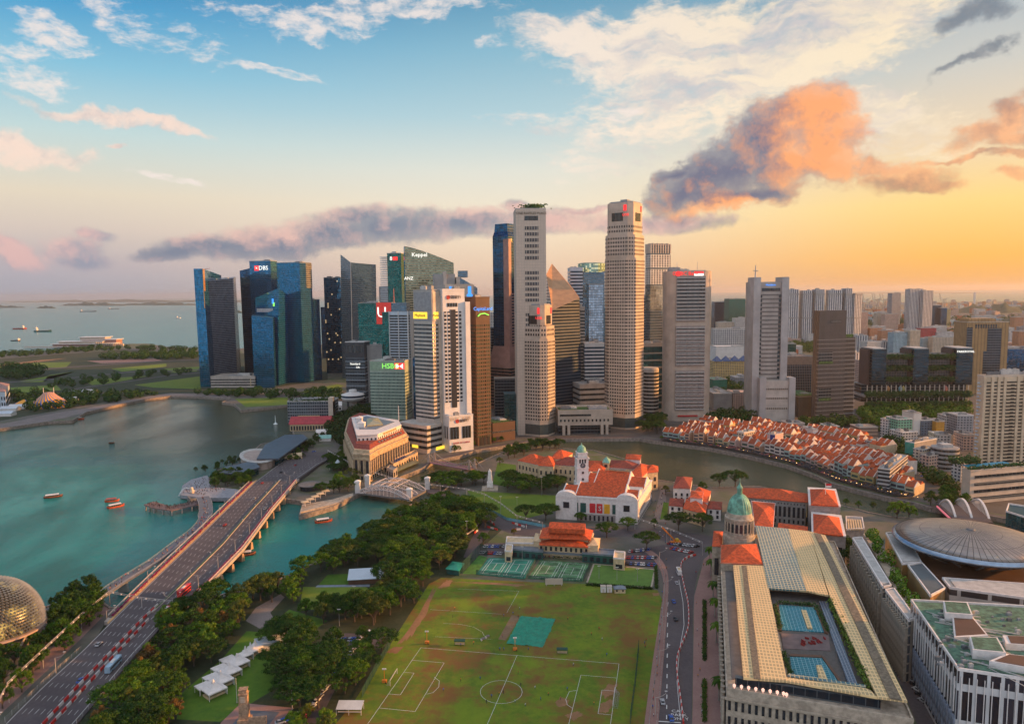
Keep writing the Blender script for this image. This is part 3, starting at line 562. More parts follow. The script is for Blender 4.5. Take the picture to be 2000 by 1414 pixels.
# slanted dark tower
B = [G(x, y) for x, y in ((1081, 808), (1136, 800), (1124, 786), (1092, 784), (1069, 792))]; TP = [(1079, 606), (1132, 582), (1121, 566), (1078, 515), (1067, 536)]
o = thing('slanted_tower', 'dark banded glass tower whose roof is one slanting orange sunlit triangle', 'tower', B[0]); hz = [ZT(b, *p) for b, p in zip(B, TP)]
DD = [AZ(*p)*math.hypot(b.x, b.y)-B[0] for b, p in zip(B, TP)]
q = MB().loft([b-B[0] for b in B], [Vector((d.x, d.y, z)) for d, z in zip(DD, hz)], cap=False); q.build('facade', facade('dark_banded_glass', (.07, .095, .125), (.012, .03, .05), 300, 4.4, 2, .62, .15, .5, .4, metal=.1), o)
tp = [Vector((d.x, d.y, z)) for d, z in zip(DD, hz)]
MB().add(tp, [(0, 1, 3), (1, 2, 3), (0, 3, 4)]).build('slanted_roof', facade('roof_glass_sunlit', (.45, .25, .12), (.55, .30, .13), 4, 4, .9, .8, .35, .5, .2, metal=.2), o)  # orange sunlight on the roof is painted into its colour
# UOB octagonal towers
def octo(cx, cy, r, ch=.34, rot=0):
 pts = []
 for sx_, sy_ in ((1, -1), (1, 1), (-1, 1), (-1, -1)):
  k1 = (sx_*r, sy_*r*(1-ch)); k2 = (sx_*r*(1-ch), sy_*r)
  pts += [k1, k2] if sx_*sy_ > 0 else [k2, k1]
 c_, s_ = math.cos(rot), math.sin(rot)
 pts = [(cx+x*c_-y*s_, cy+x*s_+y*c_) for x, y in pts]; return pts
G_punch = facade('punched_windows', (.50, .42, .34), (.035, .035, .04), 3.3, 400, .62, 2, .12, .6, .6, lit=.01)
C_uob = mat('warm_grey_granite', (.47, .385, .31), .6, vs=.08)
def uob(label, xl, xr, yb, secs, rot, red):
 xm = (xl+xr)/2; Cb = G(xm, yb); dist = math.hypot(Cb.x, Cb.y); r0_ = (AZ(xr, secs[-1][0]).cross(AZ(xl, secs[-1][0]))).length*dist/2/1.06
 C = AZ(xm, secs[0][0]+100)*(dist+r0_); o = thing('octagonal_tower', label, 'tower', C, rot); t = Tw(); t.o = o; t.C = C
 zs = [ZT(C, xm, s_[0]) for s_ in secs]; zs.append(0)
 for i, (y, f, ch) in enumerate(secs):
  P_ = octo(0, 0, r0_*f, ch); MB().prism(P_, zs[i+1], zs[i]).build('wall', C_uob, o)
  bands(t, G_punch, zs[i+1]+(2 if i < len(secs)-1 else 18), zs[i]-(26 if i == 0 else 2), 4.05, .5, poly=octo(0, 0, r0_*f+.3, ch))
 f = secs[0][1]; ht = zs[0]; r_ = r0_*f
 for sx_ in (-1, 1):
  pass
 [MB().box(*bb_).build('top_opening', G_bandd, o) for bb_ in ((-r_*.5, -r_-.5, ht-22, r_*.35, -r_+.2, ht-12), (r_-.2, -r_*.4, ht-22, r_+.5, r_*.4, ht-12))]
 MB().box(r_*.40, -r_-.7, ht-10, r_*.62, -r_+.1, ht-3).build('logo', L_RED, o); MB().box(r_-.1, r_*.4, ht-10, r_+.7, r_*.6, ht-3).build('logo', L_RED, o)
 MB().prism(octo(0, 0, r_-1.5, .34), ht, ht+1.6).box(-4, -4, ht+1.6, 5, 5, ht+5).build('roof_plant', PLANT[0], o); bands(t, mat('lobby_glass', (.06, .08, .08), .2), 1, 15, 14, .85, poly=octo(0, 0, r0_*secs[-1][1]+.2, secs[-1][2]))
 text_part('sign_letters', 'UOB', 4.2, L_RED, o, (r_*.57, -r_-.8, ht-15)); return t
uob('tallest octagonal granite tower with stepped setbacks and red logos at its sunlit top', 1184, 1256, 838, [(399, .84, .30), (461, .95, .34), (505, 1.0, .42)], R(-35), 1)
uob('shorter octagonal granite twin tower with stepped top in front of the panelled slab', 1023, 1082, 852, [(596, .78, .30), (636, .94, .34), (660, 1.0, .42)], R(-30), 1)
t = tower('wide granite podium bridging the two octagonal towers above a glazed entrance hall', 1090, 850, None, 1197, 803, 2, C_uob, dep=40, body=False, name='podium_building', cat='building'); W, h = t.wu, t.h; zc = h*.4
MB().box(0, 0, zc, W, t.wv, h).build('wall', C_uob, t.o); roof(t, C_uob, n=3, seed=23)
for fx in (.08, .17, .78, .87): MB().box(W*fx, -.2, 0, W*fx+W*.05, 6, zc).build('column', C_uob, t.o)
MB().box(W*.02, 8, 0, W*.98, t.wv-1, zc).build('entrance_glass', M_dark, t.o); MB().box(W*.03, -.5, h*.78, W*.6, -.1, h*.86).build('window_band', G_bandd, t.o)
for i in range(13): MB().box(W*(.05+.072*i)-1, -.4, h*.55, W*(.05+.072*i)+1, -.05, h*.65).build('square_window', G_bandd, t.o)
MB().box(W*.02, 4, h+.2, W*.95, 22, h+1.4).build('roof_garden', MC['roof_plants'], t.o)
# --- towers seen between the octagonal pair
def simple(label, xl, xr, yt, yb, wall, band=None, fh=4, frac=.5, a=3, dep=32, cat='tower', n=2, seed=1, name='office_tower', xc=None, rm=None, **kw):
 if xc is None: t = tower(label, xl, yb, None, xr, yt, a, wall, dep=dep, cat=cat, name=name, **kw)
 else: t = tower(label, xc, yb, xl, xr, yt, a, wall, cat=cat, name=name, **kw)
 if band: bands(t, band, 4, t.h-3, fh, frac)
 roof(t, rm or (wall if wall.name.find('concrete') >= 0 or wall.name.find('clad') >= 0 else PLANT[0]), n=n, seed=seed); return t
simple('pale blue banded tower with a stepped top, partly hidden by the round topped glass tower', 1114, 1138, 524, 785, C_bluew, G_bandb, 5, .5, seed=30)
t = simple('blue grey tower with a round green lit glass drum on its roof', 1136, 1181, 532, 778, M_grey, seed=31, n=0)
MB().lathe([(22, 0), (22, 14), (18, 15)], 20, (t.wu/2, t.wv/2, t.h)).build('glass_drum', glassm('green_drum', (.3, .5, .4), 3, 3, .85, .8, lit_=.3), t.o)
simple('glass tower with a pitched pale roof below the round topped one', 1150, 1178, 556, 780, glassm('sky_glass', (.30, .38, .46)), seed=32)
t = simple('dark teal glass block left of the tallest octagonal tower', 1151, 1186, 604, 776, M_green, G_bandd, 5, .4, seed=33)
simple('white banded low office block below the dark teal block', 1142, 1180, 672, 800, C_white, G_bandb, 5, .5, seed=34)
simple('narrow pinkish banded tower with a small red sign right of the slanted tower', 1132, 1142, 601, 798, C_pale, G_band, 4.5, .5, seed=35, dep=20)
simple('low grey stone hall with rooftop machinery behind the granite podium', 1132, 1188, 752, 812, C_grey, G_bandd, 6, .4, a=12, cat='building', name='low_building', seed=36, n=4)
t = tower('tower with a ribbed golden crown, white louvred upper floors and grey glass below', 1271, 792, 1261, 1309, 479, 22, M_grey); W, h = t.wu, t.h
MB().box(-.3, -.5, t.zp(606), W+.4, t.wv, t.zp(558)).build('pale_glass', glassm('pale_sky_glass', (.42, .45, .42), 2, 4), t.o)
MB().box(-.3, -.6, t.zp(556), W+.5, t.wv, t.zp(526)).box(-.3, -.6, t.zp(523), W+.5, t.wv, t.zp(497)).build('louvred_floors', facade('louvre_windows', (.66, .62, .55), (.05, .06, .08), 4.5, 3.4, .45, .7, .2, .6, .3), t.o)
for i in range(9): MB().box(W*i/8-.8, -1.2, t.zp(495), W*i/8+.8, t.wv, h+2+(i % 2)).build('crown_rib', C_cream, t.o)
simple('slim pale tower beside the ribbed crown tower', 1255, 1265, 578, 786, C_bluew, G_bandb, 4, .5, dep=20, seed=37)
simple('pinkish grey office block with a sloping roof right of the tallest octagonal tower', 1257, 1303, 672, 806, C_pale, M_teal, 9, .8, a=8, seed=38)
t = tower('round fronted brown glass building at the foot of the tallest octagonal tower', 1273, 814, None, 1290, 719, 0, C_pale, dep=20, body=False, name='round_building', cat='building')
MB().lathe([(t.wu, 0), (t.wu, t.h-2), (t.wu*.9, t.h)], 24, (0, t.wu, 0)).build('wall', C_pale, t.o)
for i in range(12): MB().lathe([(t.wu+.3, 0), (t.wu+.3, 2.6)], 24, (0, t.wu, 4+i*(t.h-8)/12)).build('window_band', G_bandd, t.o)
# --- OCBC
t = tower('broad beige concrete tower with three stacks of dark windows and red lettering on top', 1304, 823, None, 1395, 530, 0, C_pale, dep=30, body=False); W, h = t.wu, t.h; r_ = 15
P_ = [(r_*(1-math.cos(R(x))), r_*(1-math.sin(R(x)))) for x in range(0, 91, 15)]+[(W-r_*(1-math.cos(R(x))), r_*(1-math.sin(R(x)))) for x in range(90, -1, -15)]+[(W, 28), (0, 28)]
b = MB().prism(P_, 0, h).build('wall', mat('warm_beige_concrete', (.47, .39, .32), .8, vs=.05), t.o)
for y0, y1 in ((540, 628), (637, 715), (724, 802)):
 z1, z0 = t.zp(y0), t.zp(y1); MB().box(W*.185, -1.8, z0, W*.815, .5, z1).build('window_stack', mat('stack_concrete', (.30, .26, .24), .8), t.o)
 bands(t, G_bandd, z0+1, z1-1, 4.4 if y0 > 600 else 4.4, .5, poly=[(W*.2, -2.1), (W*.8, -2.1), (W*.8, -1.7), (W*.2, -1.7)]); bands(t, PLANT[1], z0, z1, 4.4, .22, poly=[(W*.185, -2.5), (W*.815, -2.5), (W*.815, -1.7), (W*.185, -1.7)], name='ledge')
text_part('sign_letters', 'OCBC Bank', 6.6, L_RED, t.o, (W*.38, -.6, t.zp(535))); MB().lathe([(3.4, 0), (3.4, .4)], 14).build('logo', L_RED, t.o, (W*.225, -.6, t.zp(535))).rotation_euler = (math.pi/2, 0, 0)
MB().box(W*.57, -.6, t.zp(535), W*.77, -.2, t.zp(531)).build('flag_red', L_RED, t.o); MB().box(W*.57, -.6, t.zp(539.5), W*.77, -.2, t.zp(535)).build('flag_white', L_WHT, t.o); roof(t, C_pale, n=2, seed=40, inset=8)
MB().box(W*.25, -2, t.zp(814), W*.68, 1, t.zp(811)).build('red_canopy', mat('canopy_red', (.45, .03, .03), .5), t.o)
for x in (W*.24, W*.68): MB().tube((x, 10, h), (x, 10, h+12), .3).build('antenna', PLANT[1], t.o)
# --- twin column tower
t = tower('grey panelled tower between two side columns with a mast, a lower block at its foot', 1472, 820, None, 1539, 551, -2, mat('grey_panels', (.40, .36, .33), .7, vs=.06), dep=34); W, h = t.wu, t.h
for x0, x1 in ((-.5, W*.19), (W*.81, W+.5)): MB().box(x0, -3.5, 0, x1, t.wv*.7, h+6).build('side_column', mat('column_grey', (.42, .40, .39), .7, vs=.05), t.o)
bands(t, facade('thin_band', (.30, .26, .23), (.04, .04, .04), 1.2, 400, .7, 2, .2, .6, .8), 30, h-14, 5.4, .28, poly=[(W*.19, -.4), (W*.81, -.4), (W*.81, 0), (W*.19, 0)])
MB().box(W*.24, -.5, h-12, W*.78, 0, h-8).build('top_slot', G_bandd, t.o); sign(t, 'u', W*.5, h-4, 3.4, L_BLU, 'Mandarin'); MB().tube((4, 6, h+6), (4, 6, h+22), 1.2, 6, .5).box(1.5, 4, h+14, 7, 8, h+15).build('mast', PLANT[1], t.o)
for x in (W*.22, W*.78): bands(t, G_bandd, 20, h-16, 5.4, .6, poly=[(x-1.6, -.7), (x+1.6, -.7), (x+1.6, -.3), (x-1.6, -.3)], name='side_window')
t = tower('low beige block with two end columns in front of the grey panelled tower', 1484, 823, None, 1552, 744, -2, C_pale, dep=22, name='low_block', cat='building'); W, h = t.wu, t.h
for x0, x1 in ((-.5, W*.17), (W*.83, W+.5)): MB().box(x0, -2.5, 0, x1, t.wv*.7, h+4).build('side_column', MC['column_grey'], t.o)
for z in (.3, .55, .78): MB().box(W*.19, -.4, h*z, W*.81, 0, h*z+2).build('slot_row', facade('slot_row', (.45, .38, .32), (.03, .03, .03), 2.4, 400, .5, 2), t.o)
# --- grey screened hotel
C_scr = facade('screened_glass', (.085, .088, .095), (.03, .035, .045), 1.5, 400, .6, 2, .25, .6, .3, metal=.2)
t = tower('dark grey screened tower with a lower right wing and planted recesses', 1601, 824, 1590, 1654, 607, 12, C_scr); W, h = t.wu, t.h
MB().box(W, 2, 0, W*1.4, t.wv, t.zp(661)).build('right_wing', C_scr, t.o); MB().box(W*1.05, 4, t.zp(661), W*1.36, t.wv-4, t.zp(661)+4).build('roof_garden', MC['roof_plants'], t.o)
bands(t, PLANT[0], t.zp(815), t.zp(660), 5.2, .08, poly=[(-.4, -.4), (W*1.4+.4, -.4), (W*1.4+.4, 3), (-.4, 3)], name='floor_ledge')
for y0, y1, x0, x1 in ((711, 688, .02, .52), (783, 759, .05, .5)): MB().box(W*x0, -.5, t.zp(y0), W*x1, .2, t.zp(y1)).build('recess', M_dark, t.o); MB().box(W*x0, -1.2, t.zp(y0), W*x1, .6, t.zp(y0)+3).build('planting', MC['roof_plants'], t.o)
MB().box(W*.42, -.5, t.zp(631), W*.8, 0, t.zp(626)).build('top_slot', M_dark, t.o)
t = tower('low dark screened podium with roof terrace left of the screened tower', 1560, 815, None, 1602, 776, 12, C_scr, dep=50, name='podium_building', cat='building'); roof(t, PLANT[2], n=1, seed=50); MB().box(2, 3, t.h+.3, t.wu, t.wv-5, t.h+2.5).build('roof_garden', MC['roof_plants'], t.o)
t = simple('brown stone office block with dark vertical windows behind the screened podium', 1537, 1588, 697, 788, mat('brown_stone', (.28, .19, .14), .7), None, a=0, seed=51, cat='building', name='office_block')
for i in range(14): MB().box(t.wu*(.03+.067*i), -.4, 4, t.wu*(.03+.067*i)+t.wu*.045, 0, t.h-12).build('window_strip', M_dark, t.o)
# ------------------------------------------------------------------ city beyond, right side
M_hdb = lambda n, w_, g=(.06, .07, .09): facade(n, w_, g, 3.4, 3.0, .55, .5, .2, .8, .6)
F_white = M_hdb('flats_white', (.62, .60, .57)); F_cream = M_hdb('flats_cream', (.60, .50, .38)); F_pinkw = M_hdb('flats_pink', (.58, .40, .32)); F_blue = M_hdb('flats_blue', (.35, .52, .60)); F_grey = M_hdb('flats_grey', (.34, .35, .37))
RF_far = mat('far_roofs', (.42, .13, .06)); F_orange = M_hdb('flats_orange', (.55, .26, .13)); F_yel = M_hdb('flats_yellow', (.62, .45, .2)); F_strip = facade('flats_striped', (.66, .64, .62), (.05, .07, .11), 6.5, 3.0, .5, .95, .3, .7, .6)
# tall linked white slabs
segs = [(1539, 1561, 566), (1569, 1588, 568), (1594, 1611, 566), (1619, 1646, 567), (1653, 1665, 564), (1670, 1684, 576)]
names_ = ['first from the left of the tall white slab blocks linked by sky bridges', 'second from the left of the tall white slab blocks linked by sky bridges', 'third from the left of the tall white slab blocks linked by sky bridges', 'fourth tall white slab block behind the dark screened tower', 'fifth tall white slab block right of the dark screened tower', 'sunlit last of the tall white slab blocks, rightmost in their row']
for i, (a_, b_, y) in enumerate(segs):
 t = tower(names_[i], a_, 672, None, b_, y, (-4, 3, 6, -3, 8, 20)[i], F_strip, dep=26, cat='apartment block', name='apartment_block', group='tall white slab blocks linked by sky bridges')
 roof(t, C_white, n=1, seed=i)
 for yy in (575, 621): MB().box(-.6, -.6, t.zp(yy)-2, t.wu+.6, 12, t.zp(yy)+2).build('sky_bridge', C_grey, t.o)
# listed blocks: label, xl, xr, ytop, ybase, facade, angle, depth
LST = [
 ('dark green glass block behind the broad beige tower', 1396, 1424, 590, 645, M_bluedark, 4, 40), ('teal glass twin block right of the dark green glass block', 1424, 1456, 584, 648, M_green, 12, 40),
 ('long white office block with deep square windows right of the broad beige tower', 1394, 1464, 643, 706, facade('square_windows', (.52, .52, .52), (.10, .11, .13), 5, 5, .6, .6, .3, .7, .3), -3, 30),
 ('white block with a sloping white roof screen above the yellow building', 1399, 1453, 678, 716, C_white, 4, 40), ('pale block with curved white roof rails behind the long white office block', 1436, 1470, 622, 660, F_white, 4, 30), ('beige flats behind the long white office block', 1402, 1440, 630, 660, F_cream, 0, 30),
 ('yellow building with dark blue pointed roofs', 1394, 1463, 706, 745, F_yel, 5, 30), ('dark glass block left of the grey panelled tower', 1464, 1472, 676, 740, M_bluedark, 0, 20),
 ('green roofed low hall beside the broad beige tower', 1393, 1420, 742, 768, mat('green_metal_sheet', (.02, .18, .12), .5), 5, 30), ('long low white market hall with a flat roof', 1436, 1473, 738, 758, F_grey, 0, 30), ('grey car park deck at the foot of the broad beige tower', 1394, 1430, 770, 800, C_grey, 0, 60), ('low brick and white building between the beige and grey panelled towers', 1432, 1472, 768, 800, F_pinkw, 0, 30),
 ('teal glass low block right of the grey panelled tower', 1536, 1555, 672, 700, M_green, 0, 20), ('pale pink tall flats right of the white slab blocks', 1683, 1696, 610, 668, F_pinkw, 8, 20),
 ('white narrow apartment block with balconies behind the screened tower', 1577, 1590, 652, 672, F_white, 0, 14),
 ('slim dark topped apartment tower standing apart on the right skyline', 1743, 1760, 573, 645, F_grey, 14, 26), ('pair of tall cream striped apartment towers, left one', 1778, 1803, 565, 652, F_strip, 12, 26), ('pair of tall cream striped apartment towers, right one', 1804, 1823, 568, 652, F_strip, 14, 26),
 ('dark glass office tower in front of the cream striped towers', 1814, 1839, 597, 650, M_bluedark, 10, 26), ('lower dark step beside the dark glass office tower', 1838, 1850, 602, 650, M_bluedark, 6, 22), ('yellow flats right of the dark glass office tower', 1848, 1857, 604, 640, F_yel, 4, 20),
 ('cream pair of flats left of the slim dark topped tower', 1713, 1734, 612, 650, F_cream, 6, 22), ('pinkish flats in front of the slim dark topped tower', 1728, 1755, 614, 652, F_pinkw, 10, 22),
 ('orange brick flats right of the white slab blocks', 1700, 1724, 641, 668, F_orange, 8, 24), ('orange brick long flats behind the blue white flats', 1722, 1748, 646, 672, F_orange, 2, 24),
 ('white flats with dark stripes above the planted hotel, first', 1674, 1696, 656, 700, F_strip, 4, 24), ('white flats with balconies above the planted hotel, second', 1694, 1722, 668, 706, F_white, 12, 24), ('striped flats left of the blue white flats', 1720, 1746, 668, 700, F_strip, 6, 24),
 ('pale blue and white flats with blue ribbon windows', 1746, 1780, 650, 704, F_blue, 8, 22), ('cream and blue flats behind the planted hotel', 1778, 1798, 646, 704, F_cream, 8, 22), ('red and white flats with a red roof edge', 1799, 1829, 641, 690, M_hdb('flats_red', (.50, .06, .06)), 4, 22),
 ('aqua fronted flats right of the red roofed flats', 1803, 1822, 661, 700, F_blue, 4, 22), ('cream flats with dark window columns right of the aqua flats', 1822, 1865, 659, 702, F_cream, -4, 22), ('white long flats behind the cream flats', 1830, 1866, 650, 690, F_white, -6, 22),
 ('white hospital like block on the wooded hill', 1905, 1946, 617, 632, F_white, 0, 30), ('long white building on the far hillside', 1948, 1994, 596, 606, F_white, 0, 30), ('red brick block at the far right edge', 1982, 2000, 620, 648, F_orange, -4, 30), ('white terraced flats right of the sunlit brown hotel', 1972, 2000, 650, 682, F_white, -4, 30), ('orange lit slab at the right edge behind the dark glass mall', 1990, 2010, 648, 690, F_orange, -8, 30),
 ('reddish low flats left of the planted hotel', 1686, 1703, 706, 760, F_pinkw, 4, 30), ('white curved balcony block right of the screened tower', 1672, 1690, 690, 756, F_strip, 20, 20), ('low glass building with curved white decks right of the screened tower', 1673, 1694, 752, 776, F_grey, 10, 30),
 ('white chimney stack standing on the far wooded hill', 1903, 1906, 571, 600, C_white, 0, 8),
]
for lb, xl, xr, yt, yb, m_, a_, dp in LST:
 t = tower(lb, xl, yb, None, xr, yt, a_, m_, dep=dp, cat='building', name='chimney' if 'chimney' in lb else 'office_block' if 'office' in lb else 'apartment_block' if 'flats' in lb or 'apartment' in lb else 'city_building')
 if 'chimney' in lb: continue
 roof(t, PLANT[1], n=2, seed=xl, hmax=4)
 if 'pointed' in lb:
  for i in range(4): MB().hip([(t.wu*i/4+1, -1), (t.wu*(i+1)/4-1, -1), (t.wu*(i+1)/4-1, 14), (t.wu*i/4+1, 14)], t.h, 10, .5).build('pointed_roof', mat('blue_slate', (.04, .09, .22), .6), t.o)
# planted hotel: three glass blocks joined by planted terraces
t = tower('dark green glass hotel of three blocks joined by curved planted terraces, lettered PARKROYAL', 1690, 803, None, 1897, 682, -2, PLANT[2], dep=34, body=False, name='hotel', cat='hotel'); W = t.wu
fx = lambda x: (x-1690)/207*W
z0, z1 = t.zp(752), t.h
for x0, x1 in ((1701, 1729), (1782, 1811), (1865, 1897)):
 MB().box(fx(x0), -5, z0, fx(x1), 30, z1).build('glass_block', glassm('hotel_dark_glass', (.015, .045, .065), 2.4, 4, .9, .75, vary=.6), t.o); MB().box(fx(x0)-3, 2, z0, fx(x0), 28, z1-1).build('stone_flank', mat('dark_flank', (.09, .06, .055)), t.o); MB().box(fx(x0)+1, -4, z1, fx(x1)-1, 28, z1+1.4).build('parapet', PLANT[1], t.o)
def leafy(mb, x0, x1, y, z, n, r, sz=1.0, dx=0, dz=.8, dy=1.5):
 for i in range(n):
  c = Vector((r.uniform(x0, x1), y+r.gauss(0, dy), z+r.gauss(0, dz))); a_ = Vector((r.gauss(0, 1), r.gauss(0, 1), r.gauss(0, 1))).normalized()*sz; b_ = a_.orthogonal().normalized()*sz; mb.add([c-a_, c+b_, c+a_, c-b_], [(0, 1, 2, 3)])
plants = mat('terrace_plants', (.03, .085, .012), .9, vs=.8, var=.5); rr = random.Random(5)
for x0, x1 in ((1729, 1782), (1811, 1865)):
 MB().box(fx(x0), 4, z0, fx(x1), 30, t.zp(693)).build('recessed_rooms', facade('hotel_rooms', (.10, .10, .10), (.02, .025, .03), 3.5, 3.6, .8, .75, .2, .6, .6), t.o)
 for yy in (697, 719, 741):
  b = MB(); leafy(b, fx(x0), fx(x1), -2, t.zp(yy), 1100, rr, 1.2, dy=1.6, dz=1.5); b.build('planting', plants, t.o); MB().box(fx(x0), -3, t.zp(yy)-1.6, fx(x1), 6, t.zp(yy)-.4).build('terrace', C_grey, t.o)
MB().box(0, 8, 12, W, 30, z0).build('podium_glass', M_dark, t.o); MB().box(-2, -6, 20, W+2, 30, 23).build('podium_deck', C_grey, t.o)
for i in range(22): MB().tube((W*(.02+.0455*i), -4, 0), (W*(.02+.0455*i), -4, z0), .7, 6).build('column', C_pale, t.o)
b = MB(); leafy(b, 0, W, -5, 24, 5200, rr, 1.4, dy=2, dz=1.8); b.build('planting', plants, t.o)
b = MB(); leafy(b, 0, W, -7, 11, 3000, rr, 1.4, dy=2, dz=1.6); b.build('planting', plants, t.o)
sign(t, 'u', fx(1882), t.h-4, 4.2, L_WHT, 'PARKROYAL', proud=5.6)
for x, c in ((1737, (.5, .25, .1)), (1761, (.2, .45, .55)), (1767, (.45, .38, .15)), (1850, (.55, .2, .15))): MB().lathe([(0.2, 0), (2.2, 2), (2.4, 5), (.3, 8.5)], 10).build('lantern', mat('lantern_'+str(x), c), t.o, (fx(x), -1, 27))
# sunlit brown hotel with deep cut window bays
t = tower('sunlit brown stone hotel tower with large dark stepped window cuts', 1889, 770, None, 1971, 630, -6, facade('brown_hotel', (.42, .26, .12), (.10, .06, .03), 5, 3.2, .3, .5, .4, .8, .3), dep=40, name='hotel', cat='hotel'); W, h = t.wu, t.h
MB().box(W*.50, -.6, h*.10, W*.83, 0, h*.92).build('window_cut', M_dark, t.o); MB().box(W*.42, -.5, h*.02, W*.52, 0, h*.6).build('window_cut', M_dark, t.o); MB().box(W*.0, -.5, h*.3, W*.14, 0, h*.93).build('window_cut', M_dark, t.o)
MB().box(W*.05, 2, h, W*.7, 30, h+6).build('crown', MC['brown_hotel'], t.o); roof(t, C_cream, n=1, seed=60)
for i in range(9): MB().box(W*(.2+.06*i), -.7, h-9, W*(.2+.06*i)+2, -.1, h-3).build('slot', M_dark, t.o)
t = tower('long dark glass mall with a flat roof in front of the sunlit brown hotel', 1934, 760, None, 2060, 682, -4, M_bluedark, dep=50, name='mall', cat='building'); roof(t, C_grey, n=2, seed=61); MB().box(-20, 4, 0, 0, 40, t.h-4).build('brown_wing', C_pink, t.o)
# apartment tower on curved podium
F_ap = facade('beige_flats_wall', (.58, .47, .33), (.03, .025, .02), 400, 3.1, .9, .001)
t = tower('tall beige apartment tower with rows of dark balconies above a podium with a pool', 1921, 912, 1909, 2030, 737, 6, mat('beige_render', (.60, .48, .34), .8, vs=.08), cat='apartment tower', name='apartment_tower'); W, D, h = t.wu, t.wv, t.h; nf = 24; fh = (h-6)/nf
rec = MB().box(-2.4, -.3, 0, 2.4, -.02, fh*.5); slab = MB().box(-2.8, -1.3, -.2, 2.8, 0, 1.0); recm = mat('dark_recess', (.035, .03, .025), .4)
colx = [.09, .20, .30, .66, .78, .90];
for cx_ in []:
 for f_ in (0,): MB().box(W*cx_-3.3, -.9, 0, W*cx_-2.7, 0, h).build('pier', t.wall, t.o)
for j in range(nf):
 z = 2+j*fh
 MB().box(W*.02, -.25, z+fh*.4, W*.98, -.02, z+fh*.86).build('window_band', recm, t.o); MB().box(W*.02, -.8, z+fh*.1, W*.98, -.1, z+fh*.4).build('balcony_row', t.wall, t.o)
for cx_ in (.0, .135, .25, .36, .60, .72, .84, .96): MB().box(W*cx_, -1.1, 0, W*cx_+W*.045, 0, h).build('pier', t.wall, t.o)
MB().box(W*.38, -.5, 3, W*.42, -.05, h-5).build('stair_slot', recm, t.o); MB().box(W*.5, -.5, 3, W*.56, -.05, h-5).build('stair_slot', recm, t.o)
for i in range(5):
 for j in range(nf):
  if i % 2 == 0: continue
for j in range(nf): MB().box(-1.5, 2+(j % 2)*2, 3+j*fh, -.05, D-2, 3+j*fh+1.1).build('side_balcony', C_bluew, t.o)
roof(t, C_cream, n=3, seed=62, hmax=7, rim=2)
t = tower('banded beige podium with an open air pool on its roof under the apartment tower', 1896, 985, 1879, 2080, 921, 14, C_cream, name='podium_building', cat='building'); W, D, h = t.wu, t.wv, t.h
for i in range(4): MB().box(4, -.6, 3+i*(h-3)/4, W, -.05, 5.2+i*(h-3)/4).build('window_band', M_dark, t.o)
MB().box(10, 6, h, W*.55, 18, h+.5).build('pool_water', mat('pool_blue', (.02, .28, .50), .1), t.o); roof(t, C_cream, n=1, seed=63, rim=1); b = MB(); leafy(b, 0, W, 3, h+1.5, 900, rr, .8); leafy(b, 4, 30, 22, h+3, 900, rr, .9, dy=3, dz=1.5); b.build('roof_planting', plants, t.o)
# colourful low blocks
ST = mat('striped_render', (.50, .34, .26));
LOW = [
 ('green fronted flat roofed block with balconies', 1754, 1782, 820, 866, M_hdb('mint_block', (.18, .42, .30)), 8), ('white narrow block with balconies beside the green fronted block', 1735, 1754, 820, 862, F_white, 30), ('tall white stair tower behind the grey blue block', 1785, 1800, 808, 850, C_white, 8),
 ('grey blue block with an orange roof edge', 1800, 1828, 822, 850, M_hdb('slate_block', (.14, .18, .24)), 4), ('orange yellow narrow house among grey blocks', 1829, 1845, 824, 852, mat('orange_render', (.60, .30, .05)), 2), ('white gabled block with a grey flank', 1848, 1870, 814, 842, F_white, -4), ('dark grey flat roofed block behind the beige apartment tower', 1870, 1902, 812, 848, F_grey, -4),
 ('pale pink block near the apartment tower', 1879, 1904, 822, 842, F_pinkw, -4), ('brown and cream striped block with a flat roof', 1678, 1715, 836, 862, facade('striped_block', (.50, .34, .25), (.20, .13, .10), 500, 4, 3, .4, .5, .8, .1), 2), ('white block with a red roof rim', 1763, 1793, 846, 872, F_white, 10), ('low white block with a maroon roof', 1830, 1858, 850, 872, F_white, -6), ('brown brick block with small windows beside the apartment tower', 1882, 1905, 850, 880, F_pinkw, -6),
 ('plain grey block with one teal flank', 1786, 1829, 866, 905, C_grey, 30), ('cream block with window grid below the plain grey block', 1802, 1826, 880, 915, F_cream, 30), ('pale block with rooftop plant in the low quarter', 1815, 1838, 892, 922, F_pinkw, 24), ('cream low block beside the curved grey block', 1826, 1850, 868, 890, F_cream, 2),
 ('pinkish plain block amid orange roofs', 1720, 1752, 874, 896, C_pale, 16), ('lilac grey block amid orange roofs', 1703, 1727, 864, 890, F_grey, 18), ('salmon low block at the street edge', 1741, 1757, 893, 910, F_pinkw, 20), ('white tall party wall house among orange roofs', 1588, 1598, 840, 866, C_white, 10),
 ('black and grey banded narrow block by the river at the road', 1738, 1772, 919, 962, facade('black_banded', (.42, .42, .42), (.04, .04, .045), 400, 3.3, 2, .55, .2, .7), 50), ('cream tall shophouse block near the river bend', 1453, 1475, 846, 874, F_cream, 36), ('pink tall party wall building with a dark blue front', 1514, 1530, 850, 884, mat('pink_render', (.62, .42, .40)), 40),
 ('white office block beside the road trees', 1878, 1893, 902, 942, F_white, 20), ('green roofed low shed amid orange roofs', 1618, 1640, 834, 844, MC['green_metal_sheet'], 4), ('low grey hall with a planted roof behind the orange roofs', 1540, 1572, 828, 842, C_grey, 4),
]
